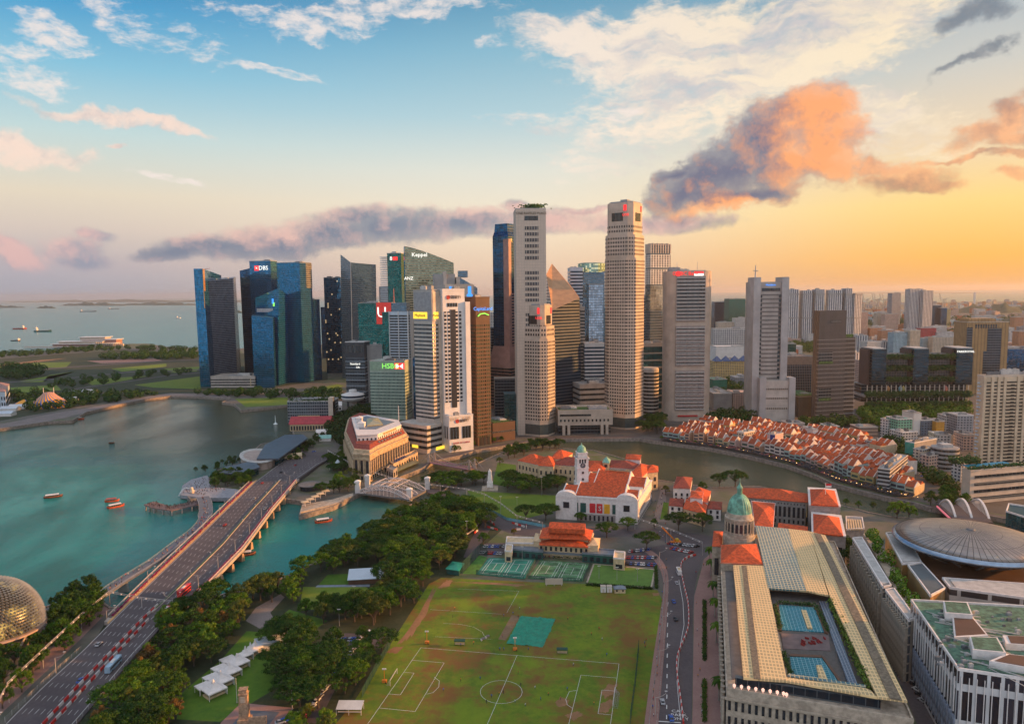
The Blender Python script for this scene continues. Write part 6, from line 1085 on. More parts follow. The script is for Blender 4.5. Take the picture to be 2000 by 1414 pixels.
for j in range(n+1):
 rows.append([])
 for i in range(n+1):
  u, v = i/n, j/n; p = q[0].lerp(q[1], u).lerp(q[3].lerp(q[2], u), v); a_ = math.atan2(v-.5, u-.45); rr_ = math.hypot(u-.45, v-.5)
  rows[-1].append((p.x+.2*cr2.gauss(0, 1), p.y+.2*cr2.gauss(0, 1), .1+.28*max(0, math.sin(a_*7+rr_*9))**2*min(1, rr_*3)+.12*cr2.random()))
b.rings(rows, False, False); tag(b.build('field_cover', mat('teal_tarpaulin', (.0, .25, .15), .45, vs=.4, var=.15)), 'crumpled teal tarpaulin cover lying on the middle of the playing field', 'cover')
# St Andrew's style road on the right
def pline(pts, n=8):
 out = []
 for i in range(len(pts)-1):
  p0, p1, p2, p3 = pts[max(0, i-1)], pts[i], pts[i+1], pts[min(len(pts)-1, i+2)]
  for j in range(n):
   t = j/n; out.append(tuple(.5*(2*p1[k_]+(p2[k_]-p0[k_])*t+(2*p0[k_]-5*p1[k_]+4*p2[k_]-p3[k_])*t*t+(3*p1[k_]-p0[k_]-3*p2[k_]+p3[k_])*t**3) for k_ in (0, 1)))
 out.append(tuple(pts[-1][:2])); return out
def road(name, L_, R_, m_=None, z=.04):
 a, b_2 = PX(pline(L_), 0), PX(pline(R_), 0); return struct(MB().strip(a, b_2, z, .35).build(name, m_ or S_asph))
SL = [(1282, 1470), (1286, 1410), (1296, 1290), (1305, 1164), (1303, 1115), (1285, 1085), (1262, 1070)]; SR = [(1350, 1470), (1351, 1410), (1353, 1290), (1355, 1164), (1372, 1095), (1392, 1068), (1360, 1052)]
road('road', SL, SR); road('sidewalk', [(1254, 1470), (1259, 1410), (1275, 1290), (1294, 1164), (1292, 1120), (1276, 1092), (1255, 1074)], SL, S_pink, .12); lay('plaza', [(1352, 1414), (1352, 1470), (1415, 1470), (1412, 1340), (1398, 1130), (1395, 1075), (1375, 1092), (1356, 1164)], S_pink, .10)
road('road', [(835, 962), (880, 975), (925, 998), (965, 1026), (1010, 1044), (1120, 1050), (1240, 1048), (1360, 1068), (1402, 1080)], [(833, 952), (885, 962), (932, 982), (980, 1010), (1030, 1022), (1130, 1030), (1245, 1030), (1370, 1044), (1420, 1054)], z=.045)
road('road', [(925, 1090), (940, 1060), (960, 1030)], [(905, 1088), (922, 1050), (945, 1018)], z=.05); lay('lane', [(1275, 1020), (1292, 950), (1300, 948), (1302, 1018)], S_pave, .03); lay('lawn', [(1289, 1015), (1296, 980), (1306, 982), (1302, 1012)], S_lawn, .035)
lay('car_park', [(1225, 1075), (1262, 1068), (1290, 1095), (1282, 1108), (1220, 1104)], S_asph, .03); lay('car_park', [(935, 1085), (925, 1078), (950, 1060), (988, 1060), (986, 1082)], S_asph, .03); lay('service_road', [(1640, 1062), (1662, 1062), (1790, 1330), (1880, 1480), (1830, 1480), (1790, 1410)], S_asph, .04)
ground_line([[(1301-1.0*i*.1+(1304-1301)*i/12+1.0, 1404-20*i), (1302+i*.25, 1396-20*i)] for i in range(14)], .35, .08, 'lane_marking'); ground_line([[(1329, 1404), (1322, 1330), (1327, 1270), (1336, 1220), (1334, 1176), (1326, 1132)]], .2, .08, 'lane_marking'); ground_line([[(1285, 1408), (1330, 1411)]], .5, .08, 'lane_marking')
rt_ = text_part('road_letters', 'CAR\nPARK\nONLY', 2.6, LW, None, G(1326, 1396, 0)+Vector((0, 0, .09)), (0, 0, R(-4)), .004); struct(rt_)
# far left lawns
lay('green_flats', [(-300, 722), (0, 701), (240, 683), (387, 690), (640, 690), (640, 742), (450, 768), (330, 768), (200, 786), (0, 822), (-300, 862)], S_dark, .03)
for i, q in enumerate([[(0, 710), (140, 707), (128, 718), (0, 718)], [(160, 742), (275, 735), (302, 732), (207, 750), (180, 752)], [(262, 752), (390, 735), (392, 760), (300, 757)], [(95, 733), (150, 725), (28, 746), (84, 746)], [(217, 720), (325, 710), (325, 716), (238, 726)], [(320, 720), (392, 716), (384, 725), (340, 728)], [(20, 757), (110, 752), (120, 762), (25, 768)], [(459, 779), (562, 776), (562, 790), (480, 795)], [(463, 735), (480, 733), (482, 745), (466, 747)], [(590, 765), (660, 750), (672, 754), (620, 770)], [(0, 750), (18, 749), (12, 757), (0, 758)]]): lay('lawn', q, S_lawn2, .05+.002*i)
lay('bare_ground', [(0, 712.5), (80, 703), (130, 700), (60, 709), (0, 716)], S_dirt, .09); lay('bare_ground', [(170, 705), (300, 700), (320, 705), (200, 710)], S_pink, .09)
for pts in ([(0, 748), (150, 737), (250, 727), (392, 722)], [(130, 762), (230, 748), (330, 733), (392, 728)], [(0, 728), (110, 719), (300, 706), (390, 702)]): struct(MB().strip([G(x, y-.8) for x, y in pts], [G(x, y+.8) for x, y in pts], .12, .2).build('road', S_asph))
pr = [(0, 829), (100, 808), (170, 797), (226, 786), (283, 775), (334, 768), (390, 769), (450, 772)]; struct(MB().strip(PX(pr, 0), PX([(0, 837), (98, 822), (170, 805), (226, 791), (283, 779), (334, 773), (390, 774.5), (450, 778)], 0), .1, .3).build('promenade', S_pave))
pr2 = SOUTH[36:]; struct(MB().strip([G(x, y, 0)+Vector((-.12, 1, 0)).normalized()*13 for x, y in SOUTH[33:]], PX(SOUTH[33:], 0), .08, .3).build('promenade', S_asph))
lay('town_ground', [(1260, 852), (1385, 870), (1535, 900), (1625, 938), (1730, 965), (1820, 985), (1930, 1000), (2200, 1050), (2400, 850), (2000, 730), (1400, 730), (1000, 780), (800, 800), (760, 860), (800, 890), (1025, 858)], surf('town_paving', (.07, .065, .062), (.13, .115, .10), .03, .4), .02)
# ------------------------------------------------------------------ the wide road bridge
ST_ = [((-70, 1500), (60, 1520), .3), ((8, 1414), (150, 1414), .4), ((85, 1338), (206, 1348), .8), ((160, 1271), (266, 1276), 1.6), ((224, 1206), (325, 1213), 2.8), ((300, 1132), (395, 1150), 4), ((386, 1050), (472, 1071), 4.4), ((440, 997), (530, 994), 4.4), ((497, 942), (578, 938), 4), ((545, 906), (626, 905), 2.4), ((590, 882), (668, 884), .6)]
SP = []
for i in range(len(ST_)-1):
 for j in range(6): t = j/6; SP.append((G(*ST_[i][0], ST_[i][2]).lerp(G(*ST_[i+1][0], ST_[i+1][2]), t), G(*ST_[i][1], ST_[i][2]).lerp(G(*ST_[i+1][1], ST_[i+1][2]), t)))
SP.append((G(*ST_[-1][0], ST_[-1][2]), G(*ST_[-1][1], ST_[-1][2])))
CUM = [0]
for i in range(1, len(SP)): CUM.append(CUM[-1]+((SP[i][0]+SP[i][1])/2-(SP[i-1][0]+SP[i-1][1])/2).length)
def RB(s, u, dz=0.0):
 s = max(0, min(CUM[-1]-.01, s)); i = max(k_ for k_ in range(len(CUM)) if CUM[k_] <= s); t = (s-CUM[i])/(CUM[i+1]-CUM[i]); p = SP[i][0].lerp(SP[i+1][0], t); q_ = SP[i][1].lerp(SP[i+1][1], t); r_ = p.lerp(q_, u); r_.z += dz; return r_
SEND = CUM[-1]; S4, S5, S8 = CUM[24], CUM[30], CUM[48]
def rstrip(name, u0, u1, s0, s1, dz, m_, th=.0, step=8, **k):
 n = max(1, int((s1-s0)/step)); return MB().strip([RB(s0+(s1-s0)*i/n, u0, dz) for i in range(n+1)], [RB(s0+(s1-s0)*i/n, u1, dz) for i in range(n+1)], 0, th).build(name, m_, **k)
struct(rstrip('road', 0, 1, 0, SEND, 0, S_asph, 3.2))
o = thing('road_bridge', 'wide low concrete road bridge with flower lined rails across the river mouth', 'bridge', RB(S4, .5)*1.0); inv = -o.location
def rp(name, *a, **k): x = rstrip(name, *a, **k); x.parent = o; x.location = inv; return x
BC = mat('bridge_concrete', (.42, .37, .33), .8, vs=.2)
rp('deck', -.13, 1.03, S4-4, S8+6, -.12, BC, 2.0); rp('walkway', -.05, -.005, S4-6, S8+8, .16, mat('orange_lit_paving', (.60, .36, .16), .8), .2); rp('walkway', -.12, -.07, S4, S8+8, .16, S_pave, .2); rp('right_walkway', .93, 1.0, S5-20, S8+4, .16, mat('mauve_paving', (.26, .16, .15), .8), .2)  # inner left walkway: orange light painted into the paving colour
mag = mat('flower_magenta', (.28, .02, .10), .9, vs=.9, var=.5)
for u in (-.058, .985):
 b = MB(); L_ = S8-S4
 for i in range(5200): p = RB(S4+L_*rr.random(), u+rr.gauss(0, .006), .7+rr.gauss(0, .25)); a_ = Vector((rr.gauss(0, 1), rr.gauss(0, 1), rr.gauss(0, 1))).normalized()*.34; b_ = a_.orthogonal().normalized()*.34; p = p-o.location; b.add([p-a_, p+b_, p+a_, p-b_], [(0, 1, 2, 3)])
 b.build('flower_planter', mag, o); rp('planter_box', u-.008, u+.008, S4, S8, .6, BC, .5)
for u in (-.125, 1.02):
 pts = [RB(S4+(S8-S4)*i/40, u, 1.5)-o.location for i in range(41)]; MB().path(pts, .12).path([p-Vector((0, 0, .6)) for p in pts], .08).build('railing', WHT, o)
for i in range(12):
 s = S5+(S8-S5)*(i+.4)/12; a_, e_ = RB(s, -.05, -2), RB(s, 1.06, -2); d = (e_-a_).normalized(); n = Vector((-d.y, d.x, 0))*1.3
 MB().loft([a_-n-Vector((0, 0, 5)), e_-n-Vector((0, 0, 5)), e_+n-Vector((0, 0, 5)), a_+n-Vector((0, 0, 5))], [a_-n*.5, e_-n*.5, e_+n*.5, a_+n*.5]).build('pier', mat('pier_ochre', (.45, .30, .18), .8), o, inv)
rp('median', .555, .60, S4+8, S8+6, .5, BC, .5); rp('median_planting', .565, .59, S4+12, S8, .62, plants, .1)
b = MB()
for u in (.10, .19, .28, .37, .46, .68, .76, .85):
 s = 0
 while s < SEND-40:
  a_, e_ = RB(s, u, .012), RB(s+3.4, u, .012); d = (e_-a_).normalized(); n = Vector((-d.y, d.x, 0))*.07; b.add([a_-n, e_-n, e_+n, a_+n], [(0, 1, 2, 3)]); s += 9
for u in (.02, .93):
 for i in range(60): a_, e_ = RB(SEND*i/60, u, .012), RB(SEND*(i+1)/60, u, .012); d = (e_-a_).normalized(); n = Vector((-d.y, d.x, 0))*.10; b.add([a_-n, e_-n, e_+n, a_+n], [(0, 1, 2, 3)])
struct(b.build('lane_marking', LW))
def blkmesh(name, c): return MB().loft([(-1.9, -.35, 0), (1.9, -.35, 0), (1.9, .35, 0), (-1.9, .35, 0)], [(-1.9, -.18, 1.25), (1.9, -.18, 1.25), (1.9, .18, 1.25), (-1.9, .18, 1.25)]).build(name, c)
red_b = Rep(tag(blkmesh('road_barrier', mat('barrier_red', (.62, .03, .02), .5)), 'red barrier block', 'barrier')); wht_b = Rep(tag(blkmesh('road_barrier', mat('barrier_white', (.72, .66, .62), .5)), 'white barrier block', 'barrier'))
def barrier_row(fn, s0, s1, where, st=4.0):
 n = int((s1-s0)/st)
 for i in range(n):
  p, q_ = fn(s0+st*i), fn(s0+st*(i+1)); a_ = math.atan2((q_-p).y, (q_-p).x); r_ = (red_b, wht_b)[i % 2]; L_ = (q_-p).length
  r_.put((p+q_)/2, a_, (L_/4.0*1.03, 1, 1), label=('red', 'white')[i % 2]+' plastic barrier block in the row '+where, group=('red', 'white')[i % 2]+' barrier blocks '+where)
barrier_row(lambda s: RB(s, .545, .02), 4, S4+18, 'along the left side of the road median'); barrier_row(lambda s: RB(s, .66, .02), 4, S4+2, 'along the right side of the road median')
wig = pline([(1335, 1414), (1330, 1370), (1323, 1322), (1322, 1290), (1328, 1268), (1340, 1240), (1345, 1218), (1344, 1180), (1336, 1145), (1331, 1120), (1331, 1100), (1346, 1088), (1370, 1083)], 10); WP = PX(wig, .05); wc = [0]
for a_, e_ in zip(WP, WP[1:]): wc.append(wc[-1]+(e_-a_).length)
def wf_(s):
 s = min(s, wc[-1]-.01); i = max(k_ for k_ in range(len(wc)) if wc[k_] <= s); return WP[i].lerp(WP[i+1], (s-wc[i])/(wc[i+1]-wc[i]))
barrier_row(wf_, 0, wc[-1]-2, 'winding up the road beside the playing field', 2.6)
for i, q in enumerate(([(1000, 1022), (1026, 1030)], [(1000, 1036), (1024, 1034)], [(958, 1018), (968, 1028)], [(952, 1030), (974, 1036)], [(926, 1042), (936, 1034)], [(1028, 1026), (1028, 1034)])):
 a_, e_ = G(*q[0], .05), G(*q[1], .05); L_ = (e_-a_).length; barrier_row(lambda s: a_.lerp(e_, s/L_), 0, L_, 'at the road junction behind the clubhouse, loop %s' % 'one two three four five six'.split()[i], 3.2)
# race track fence: concrete blocks with mesh along the left of the field road and other kerbs
fm = bpy.data.materials.new('debris_mesh'); fm.use_nodes = True; tt = NT(fm.node_tree); uv = tt.n('SeparateXYZ', {0: tt.n('UVMap').outputs[0]}); gr = tt.m('MAXIMUM', tt.m('LESS_THAN', tt.m('FRACT', tt.m('MULTIPLY', uv.outputs[0], 1.5)), .16), tt.m('LESS_THAN', tt.m('FRACT', tt.m('MULTIPLY', uv.outputs[1], 1.5)), .16)); bs = tt.n('BsdfPrincipled', {'Base Color': (.35, .34, .34), 'Roughness': .6}); tt.t.links.new(gr, bs.inputs['Alpha']); tt.t.links.new(bs.outputs[0], tt.n('OutputMaterial').inputs[0])
SG = PLANT[1]
net('grey track fence on the pavement between the playing field and the road', [(1268, 1414), (1284, 1290), (1297, 1164), (1296, 1120), (1282, 1094)], 2.6, fm, 'track_fence', pm=SG); net('second grey track fence along the kerb of the field road', [(1283, 1414), (1294, 1290), (1303, 1164), (1301, 1118)], 1.6, fm, 'track_fence', pm=SG)
net('tall dark green safety net between the pitch and the pavement', [(1231, 1414), (1241, 1340), (1248, 1266)], 6, netm, 'safety_net', every=3); net('dark mesh fence under the trees along the left of the playing field', [(762, 1262), (735, 1310), (707, 1362)], 4, netm, 'mesh_fence')
net('grey track fence along the left kerb of the wide road', [(10, 1410), (85, 1336), (160, 1268)], 2.2, fm, 'track_fence', pm=SG); net('pale grey track fence along the park side kerb of the wide road', [(150, 1414), (206, 1350), (266, 1280), (310, 1228)], 2.4, fm, 'track_fence', pm=SG)
net('sky blue hoarding curving along the road past the wide lawn', [(928, 978), (960, 1000), (990, 1016), (1065, 1030)], 2.2, mat('hoarding_blue', (.16, .42, .50), .6), 'hoarding', post=False)
o = thing('hoarding', 'white kerb wall curving beside the road junction behind the clubhouse', 'wall', G(920, 1040)); MB().path([p-o.location for p in PX(pline([(905, 1046), (920, 1038), (932, 1026), (936, 1016)]), .6)], .5).build('wall', WHT, o)
# --- footbridge beside it
JP = pline([(188, 1168), (240, 1133), (297, 1098), (350, 1058), (384, 1032), (400, 1008), (402, 988), (396, 970)], 6); JW = PX(JP, 4); o = thing('footbridge', 'slim curved concrete footbridge crowded with people left of the road bridge', 'footbridge', JW[10]); JL, JR = [], []
for i, p in enumerate(JW):
 d = (JW[min(i+1, len(JW)-1)]-JW[max(i-1, 0)]).normalized(); n = Vector((d.y, -d.x, 0)); w_ = 3.2+(1.6 if i > len(JW)-14 else 0); JL.append(p-n*w_-o.location); JR.append(p+n*w_-o.location)
MB().strip(JL, JR, 0, .9).build('deck', mat('footbridge_paving', (.15, .16, .185), .7), o)
for s_, nm in ((JL, 'railing'), (JR, 'railing')): MB().path([p+Vector((0, 0, 1.1)) for p in s_], .07).path([p+Vector((0, 0, .5)) for p in s_], .05).build(nm, SG, o)
for i in (6, 14, 22, 30, 36): p = JW[i]-o.location; MB().loft([(p.x-3, p.y-.8, -7.5), (p.x+3, p.y-.8, -7.5), (p.x+3, p.y+.8, -7.5), (p.x-3, p.y+.8, -7.5)], [(p.x-2.4, p.y-.8, -.9), (p.x+2.4, p.y-.8, -.9), (p.x+2.4, p.y+.8, -.9), (p.x-2.4, p.y+.8, -.9)]).build('pier', BC, o)
# --- jetty, statue plaza
def deckthing(label, name, pts, z, m_, th=1.0, piles=0):
 P_ = PX(pts, z); o = thing(name, label, name.replace('_', ' '), (P_[0].x, P_[0].y, 0)); MB().prism(rel(o, P_), z-th, z).build('deck', m_, o)
 for i in range(piles): f = (i+.5)/piles*len(P_); a_ = P_[int(f)].lerp(P_[(int(f)+1) % len(P_)], f-int(f)); MB().tube((a_.x-P_[0].x, a_.y-P_[0].y, -5), (a_.x-P_[0].x, a_.y-P_[0].y, z-th), .5, 6).build('pile', BC, o)
 return o, P_
wood = mat('jetty_deck', (.20, .13, .12), .8, vs=.8)
deckthing('wooden viewing jetty on piles packed with people', 'jetty', [(281, 985), (300, 979), (332, 988), (380, 978), (402, 972), (404, 980), (378, 987), (334, 997), (296, 991)], 1.4, wood, .7, 20); deckthing('round edged paved platform around the spouting statue', 'platform', [(352, 966), (356, 948), (374, 936), (405, 928), (412, 950), (460, 955), (498, 966), (464, 972), (396, 972)], 1.0, mat('plaza_grey', (.30, .30, .33), .8, vs=.5), 3)
C0 = G(375, 963, 1); o = thing('fountain_statue', 'pale lion headed fish statue spouting a jet of water into the bay', 'statue', C0); zz = lambda y: ZT(C0, 375, y)-1; hM = zz(951)
b = MB(); b.rings([[(x0+r_*math.cos(2*math.pi*i/12), r_*.9*math.sin(2*math.pi*i/12), z) for i in range(12)] for x0, r_, z in ((.4, 1.5, 0), (0, 1.9, hM*.2), (.3, 1.6, hM*.4), (.2, 1.2, hM*.55), (-.1, 1.3, hM*.68), (-.3, 1.5, hM*.82), (-.1, 1.1, hM*.95), (0, .4, hM))]); b.lathe([(.2, 0), (.6, .3), (.5, .9)], 8, (-1.5, 0, hM*.74)); b.tube((1.4, 0, .8), (2.6, 0, 2.6), .8, 6, .2); b.build('body', mat('statue_cream', (.68, .56, .42), .6, var=.2, vs=1), o, smooth=True)
b = MB(); jt = [Vector((-1.9-9*t, -1.2*t, hM*.78+2.2*math.sin(math.pi*t*.62)-(hM*.78+4.2)*t**2.2)) for t in [i/14 for i in range(15)]]
for i in range(14): b.tube(jt[i], jt[i+1], .18+.03*i, 5)
b.build('water_jet', mat('water_white', (.75, .80, .80), .5), o)
# --- waterfront buildings on the far bank
NV = mat('zinc_roof', (.10, .12, .15), .4, metal=.3, vs=.1)
def slabroof(label, q, z, th, wall, roofm, name='pavilion', z_w=None, **k):
 o, P_, c = block(label, q, z-th, wall, name=name, cat='building', ov=0, **k); MB().prism(rel(o, [c+(p-c)*1.07 for p in PX(q, z)]), z-th+.02, z).build('roof', roofm, o); return o, P_, c
slabroof('low glass waterfront pavilion with a flat grey zinc roof nearest the statue', [(430, 922), (466, 924), (505, 912), (495, 900), (440, 912)], 8, 1.2, M_teal, NV, ws=5); slabroof('long low waterfront building with a sloping zinc roof', [(505, 893), (545, 893), (598, 856), (590, 849), (556, 850), (520, 868)], 10, 1.5, M_teal, NV)
o, P_, c = block('oval white roof terrace building on the waterfront', [(470+34*(1-math.cos(R(a))), 890-13*math.sin(R(a))+0) for a in range(0, 360, 20)], 8, mat('stone_pink', (.40, .32, .28), .7), name='oval_pavilion', cat='building'); E = edges_ccw(P_)
b = MB(); n = len(P_); b.rings([[((p.x-c.x)*k_, (p.y-c.y)*k_, z) for p in E] for k_, z in ((1.02, 7.2), (1.08, 7.5), (1.08, 8.3), (.86, 8.3), (.84, 7.9))], True, False); b.build('rim', PLANT[1], o)
t = tower('red pitched roof pier building with cream arcades on the water', 566, 842, None, 643, 829, 2, CRM, dep=22, name='pier_building', cat='building'); W, D, h = t.wu, t.wv, t.h
b = MB(); b.gable([(-1, -1), (W+1, -1), (W+1, D+1), (-1, D+1)], h+.2, 8); b.build('roof', mat('cherry_roof', (.40, .035, .05), .6, var=.15), t.o)
for i in range(14): MB().box(W*(.02+.07*i), -.4, 1, W*(.02+.07*i)+W*.045, 0, h*.75).build('arch_opening', WIN, t.o)
t = tower('glass and steel hotel block with roof terraces behind the red roofed pier', 561, 826, None, 650, 785, 0, facade('steel_glass', (.22, .24, .26), (.05, .08, .11), 3, 4, .8, .7, .1, .5, .5, metal=.5), dep=30, name='hotel', cat='hotel'); roof(t, SG, n=4, seed=70, hmax=4); MB().box(t.wu*.22, -.5, 2, t.wu*.7, 0, t.h*.35).build('portico', CRM, t.o)
for i in range(3): MB().box(t.wu*(.26+.15*i), -.8, 2.5, t.wu*(.26+.15*i)+t.wu*.1, -.4, t.h*.3).build('portico_opening', WIN, t.o)
MB().box(t.wu*.9, -.4, 0, t.wu, 12, t.h+5).build('stair_wing', C_cream, t.o); b = MB(); leafy(b, 2, t.wu*.9, 8, t.h+1.5, 1200, rr, .8, dy=4, dz=.8); b.build('roof_planting', plants, t.o)
Cs = G(690, 799); o = thing('saucer_tower', 'white saucer shaped revolving restaurant on a thick column', 'tower', Cs); zz = lambda y: ZT(Cs, 690, y); rs_ = (G(711, 799)-G(669, 799)).length/2
MB().lathe([(rs_*.35, 0), (rs_*.35, zz(784)), (rs_*.3, zz(784))], 12).build('column', BC, o); MB().lathe([(rs_*.5, zz(784)), (rs_*.95, zz(780)), (rs_*1.05, zz(776)), (rs_, zz(775))], 28).build('underside', C_white, o); MB().lathe([(rs_*.99, zz(775)), (rs_*.99, zz(771))], 28).build('window_ring', M_bluedark, o); MB().lathe([(rs_*1.05, zz(771)), (rs_*1.02, zz(769.5)), (rs_*.6, zz(767)), (rs_*.35, zz(766)), (rs_*.35, zz(761)), (rs_*.3, zz(760.5))], 28).build('roof', C_white, o)
block('low white office wing beside the saucer restaurant', [(652, 792), (668, 792), (668, 784), (652, 784)], 14, WHT, rows=[(3, 6), (8, 11)], cat='building')
for i, (x, y, lb) in enumerate(((636, 848, 'white marquee tent by the red roofed pier'), (635, 860, 'small teal marquee tent below the white one'))):
 p = G(x, y, 0); o = thing('marquee', lb, 'tent', p, .2); MB().box(-11 if i == 0 else -7, -6, 0, 11 if i == 0 else 7, 6, 3.4).build('wall', WHT, o); MB().gable([(-11, -6), (11, -6), (11, 6), (-11, 6)] if i == 0 else [(-7, -6), (7, -6), (7, 6), (-7, 6)], 3.5, 3).build('roof', WHT if i == 0 else mat('pale_teal', (.25, .50, .45)), o)
block('long low cream gatehouse across the end of the road bridge', [(545, 893), (590, 889), (590, 883), (545, 887)], 5, CRM, cat='building', rows=[(1, 3)]); block('low terrace wall walk with white shade sails on the stone promontory', [(586, 1000), (650, 985), (690, 968), (690, 962), (650, 975), (590, 985)], 1.2, STN, name='terrace', cat='terrace')
for i in range(5): p = G(596+10*i, 990-5.5*i, 1); o = thing('shade_sail', ['leftmost', 'second', 'middle', 'fourth', 'rightmost'][i]+' cream shade canopy on the stone promontory', 'canopy', p, .5); MB().tube((0, 0, 0), (0, 0, 4), .2, 6).build('post', WHT, o); MB().loft([(-3, -3, 4.4), (3, -3, 4.0), (3, 3, 4.4), (-3, 3, 4.0)], [(-3, -3, 4.6), (3, -3, 4.2), (3, 3, 4.6), (-3, 3, 4.2)]).build('canopy', CRM, o)
Cn = G(607, 955); o = thing('round_pavilion', 'round dark roofed pavilion beside the end of the road bridge', 'pavilion', Cn); MB().lathe([(9, 0), (9, 4)], 20).build('wall', WIN, o); MB().lathe([(10.5, 4), (10.5, 4.6), (3, 5.2)], 20).build('roof', DGREY, o)
Cn = G(660, 915); o = thing('tent', 'white peaked tent beside the grand hotel lawn', 'tent', Cn); MB().rings([[(-7, -7, 3), (7, -7, 3), (7, 7, 3), (-7, 7, 3)], [(-3, -3, 5), (3, -3, 5), (3, 3, 5), (-3, 3, 5)], [(-.3, -.3, 9), (.3, -.3, 9), (.3, .3, 9), (-.3, .3, 9)]]).build('canopy', C_bluew, o); [MB().tube((x, y, 0), (x, y, 3), .15, 4).build('pole', WHT, o) for x in (-6.5, 6.5) for y in (-6.5, 6.5)]
# --- white iron arch bridge
a0, a1 = G(700, 962, 3), G(800, 975, 3); b0, b1 = G(726, 948, 3), G(832, 958, 3); o = thing('arch_bridge', 'white iron bridge with three latticed arches between stone pylons', 'bridge', a0); ir = mat('white_iron', (.66, .60, .60), .5, var=.05)
MB().prism(rel(o, [a0, a1, b1, b0]), -1.4, -.1).build('deck', DGREY, o)
for f in (0, .5, 1):
 p, q_ = a0.lerp(b0, f)-o.location, a1.lerp(b1, f)-o.location; n = 14; tpz = lambda t: 1+7.5*math.sin(math.pi*t)**.8; top = [p.lerp(q_, i/n)+Vector((0, 0, tpz(i/n))) for i in range(n+1)]; lo = [p.lerp(q_, i/n)+Vector((0, 0, max(0, tpz(i/n)-3.4))) for i in range(n+1)]
 b = MB().path(top, .42).path(lo, .3); [b.tube(lo[i], top[i], .18, 4).tube(lo[i], top[i+1], .15, 4).tube(top[i], lo[i+1], .15, 4).tube(p.lerp(q_, i/n), lo[i], .14, 4) for i in range(n)]; b.build('arch_truss', ir, o)
for i in (4, 6, 8, 10):
 b = MB()
 for f in (0, .5): p, q_, r_, s_ = a0.lerp(b0, f)-o.location, a1.lerp(b1, f)-o.location, a0.lerp(b0, f+.5)-o.location, a1.lerp(b1, f+.5)-o.location; b.tube(p.lerp(q_, i/14)+Vector((0, 0, 8.2)), r_.lerp(s_, i/14)+Vector((0, 0, 8.2)), .2, 4)
 b.build('cross_brace', ir, o)
for x, y in ((699, 962), (718, 950), (800, 978), (835, 955)): p = G(x, y, 0)-o.location; MB().box(p.x-2, p.y-2, -3, p.x+2, p.y+2, 6).box(p.x-2.4, p.y-2.4, 6, p.x+2.4, p.y+2.4, 6.8).hip([(p.x-2, p.y-2), (p.x+2, p.y-2), (p.x+2, p.y+2), (p.x-2, p.y+2)], 7.1, 1.3).build('pylon', C_white, o)
# --- pink suspension bridge
c0, c1 = G(843, 902, 2), G(922, 916, 2); o = thing('suspension_bridge', 'old suspension footbridge with a pink deck edge and latticed towers', 'bridge', c0); d = (c1-c0).normalized(); n = Vector((-d.y, d.x, 0))*4; pk = mat('bridge_pink', (.42, .22, .32), .6)
MB().prism(rel(o, [c0-n, c1-n, c1+n, c0+n]), -.6, .2).build('deck', wood, o)
for s_ in (-1, 1):
 e0, e1 = n*s_, c1-c0+n*s_; MB().path([e0.lerp(e1, i/12)+Vector((0, 0, .3)) for i in range(13)], .5).build('pink_girder', pk, o)
 cab = [e0.lerp(e1, i/16)+Vector((0, 0, 1.2+8.2*(2*i/16-1)**2)) for i in range(17)]; b = MB().path(cab, .3); b.tube(cab[0], cab[0]-d*11-Vector((0, 0, 9)), .3, 4).tube(cab[-1], cab[-1]+d*11-Vector((0, 0, 9)), .3, 4); [b.tube(c_, (c_.x, c_.y, .3), .1, 4) for c_ in cab]; b.build('cable', GREYS, o)
 for e_ in (e0, e1): MB().loft([(e_.x-1.6, e_.y-1, 0), (e_.x+1.6, e_.y-1, 0), (e_.x+1.6, e_.y+1, 0), (e_.x-1.6, e_.y+1, 0)], [(e_.x-.5, e_.y-.5, 9.6), (e_.x+.5, e_.y-.5, 9.6), (e_.x+.5, e_.y+.5, 9.6), (e_.x-.5, e_.y+.5, 9.6)]).build('tower', mat('bridge_buff', (.42, .32, .26), .7), o)
# --- white concrete arch bridge on the right
ribs = [((1834, 988), (1868, 1016)), ((1864, 984), (1900, 1018)), ((1894, 984), (1934, 1020))]; o = thing('concrete_arch_bridge', 'white concrete road bridge with three tall arch ribs and a pink lit edge', 'bridge', G(1834, 988, 2));
MB().prism(rel(o, PX([(1828, 986), (1866, 1022), (1940, 1026), (1900, 982)], 2)), .6, 1.9).build('deck', S_asph, o)
for a_, e_ in ribs:
 p, q_ = G(*a_, 2)-o.location, G(*e_, 2)-o.location; n = 16; b = MB(); ar = [p.lerp(q_, i/n)+Vector((0, 0, 10.5*math.sin(math.pi*i/n)**.75-1.2)) for i in range(n+1)]
 b.rings([[c_+Vector((-.8, 0, -.6)), c_+Vector((.8, 0, -.6)), c_+Vector((.8, 0, .6)), c_+Vector((-.8, 0, .6))] for c_ in ar]); [b.tube((c_.x, c_.y, 0), c_, .22, 4) for c_ in ar[2:-2]]; b.build('arch_rib', C_white, o)
MB().path([p-o.location+Vector((0, 0, .6)) for p in PX([(1830, 990), (1866, 1024)], 2)], .7).build('pink_edge', mat('edge_pink', (.6, .18, .2), .6, emit=(.9, .2, .25), es=.35), o)
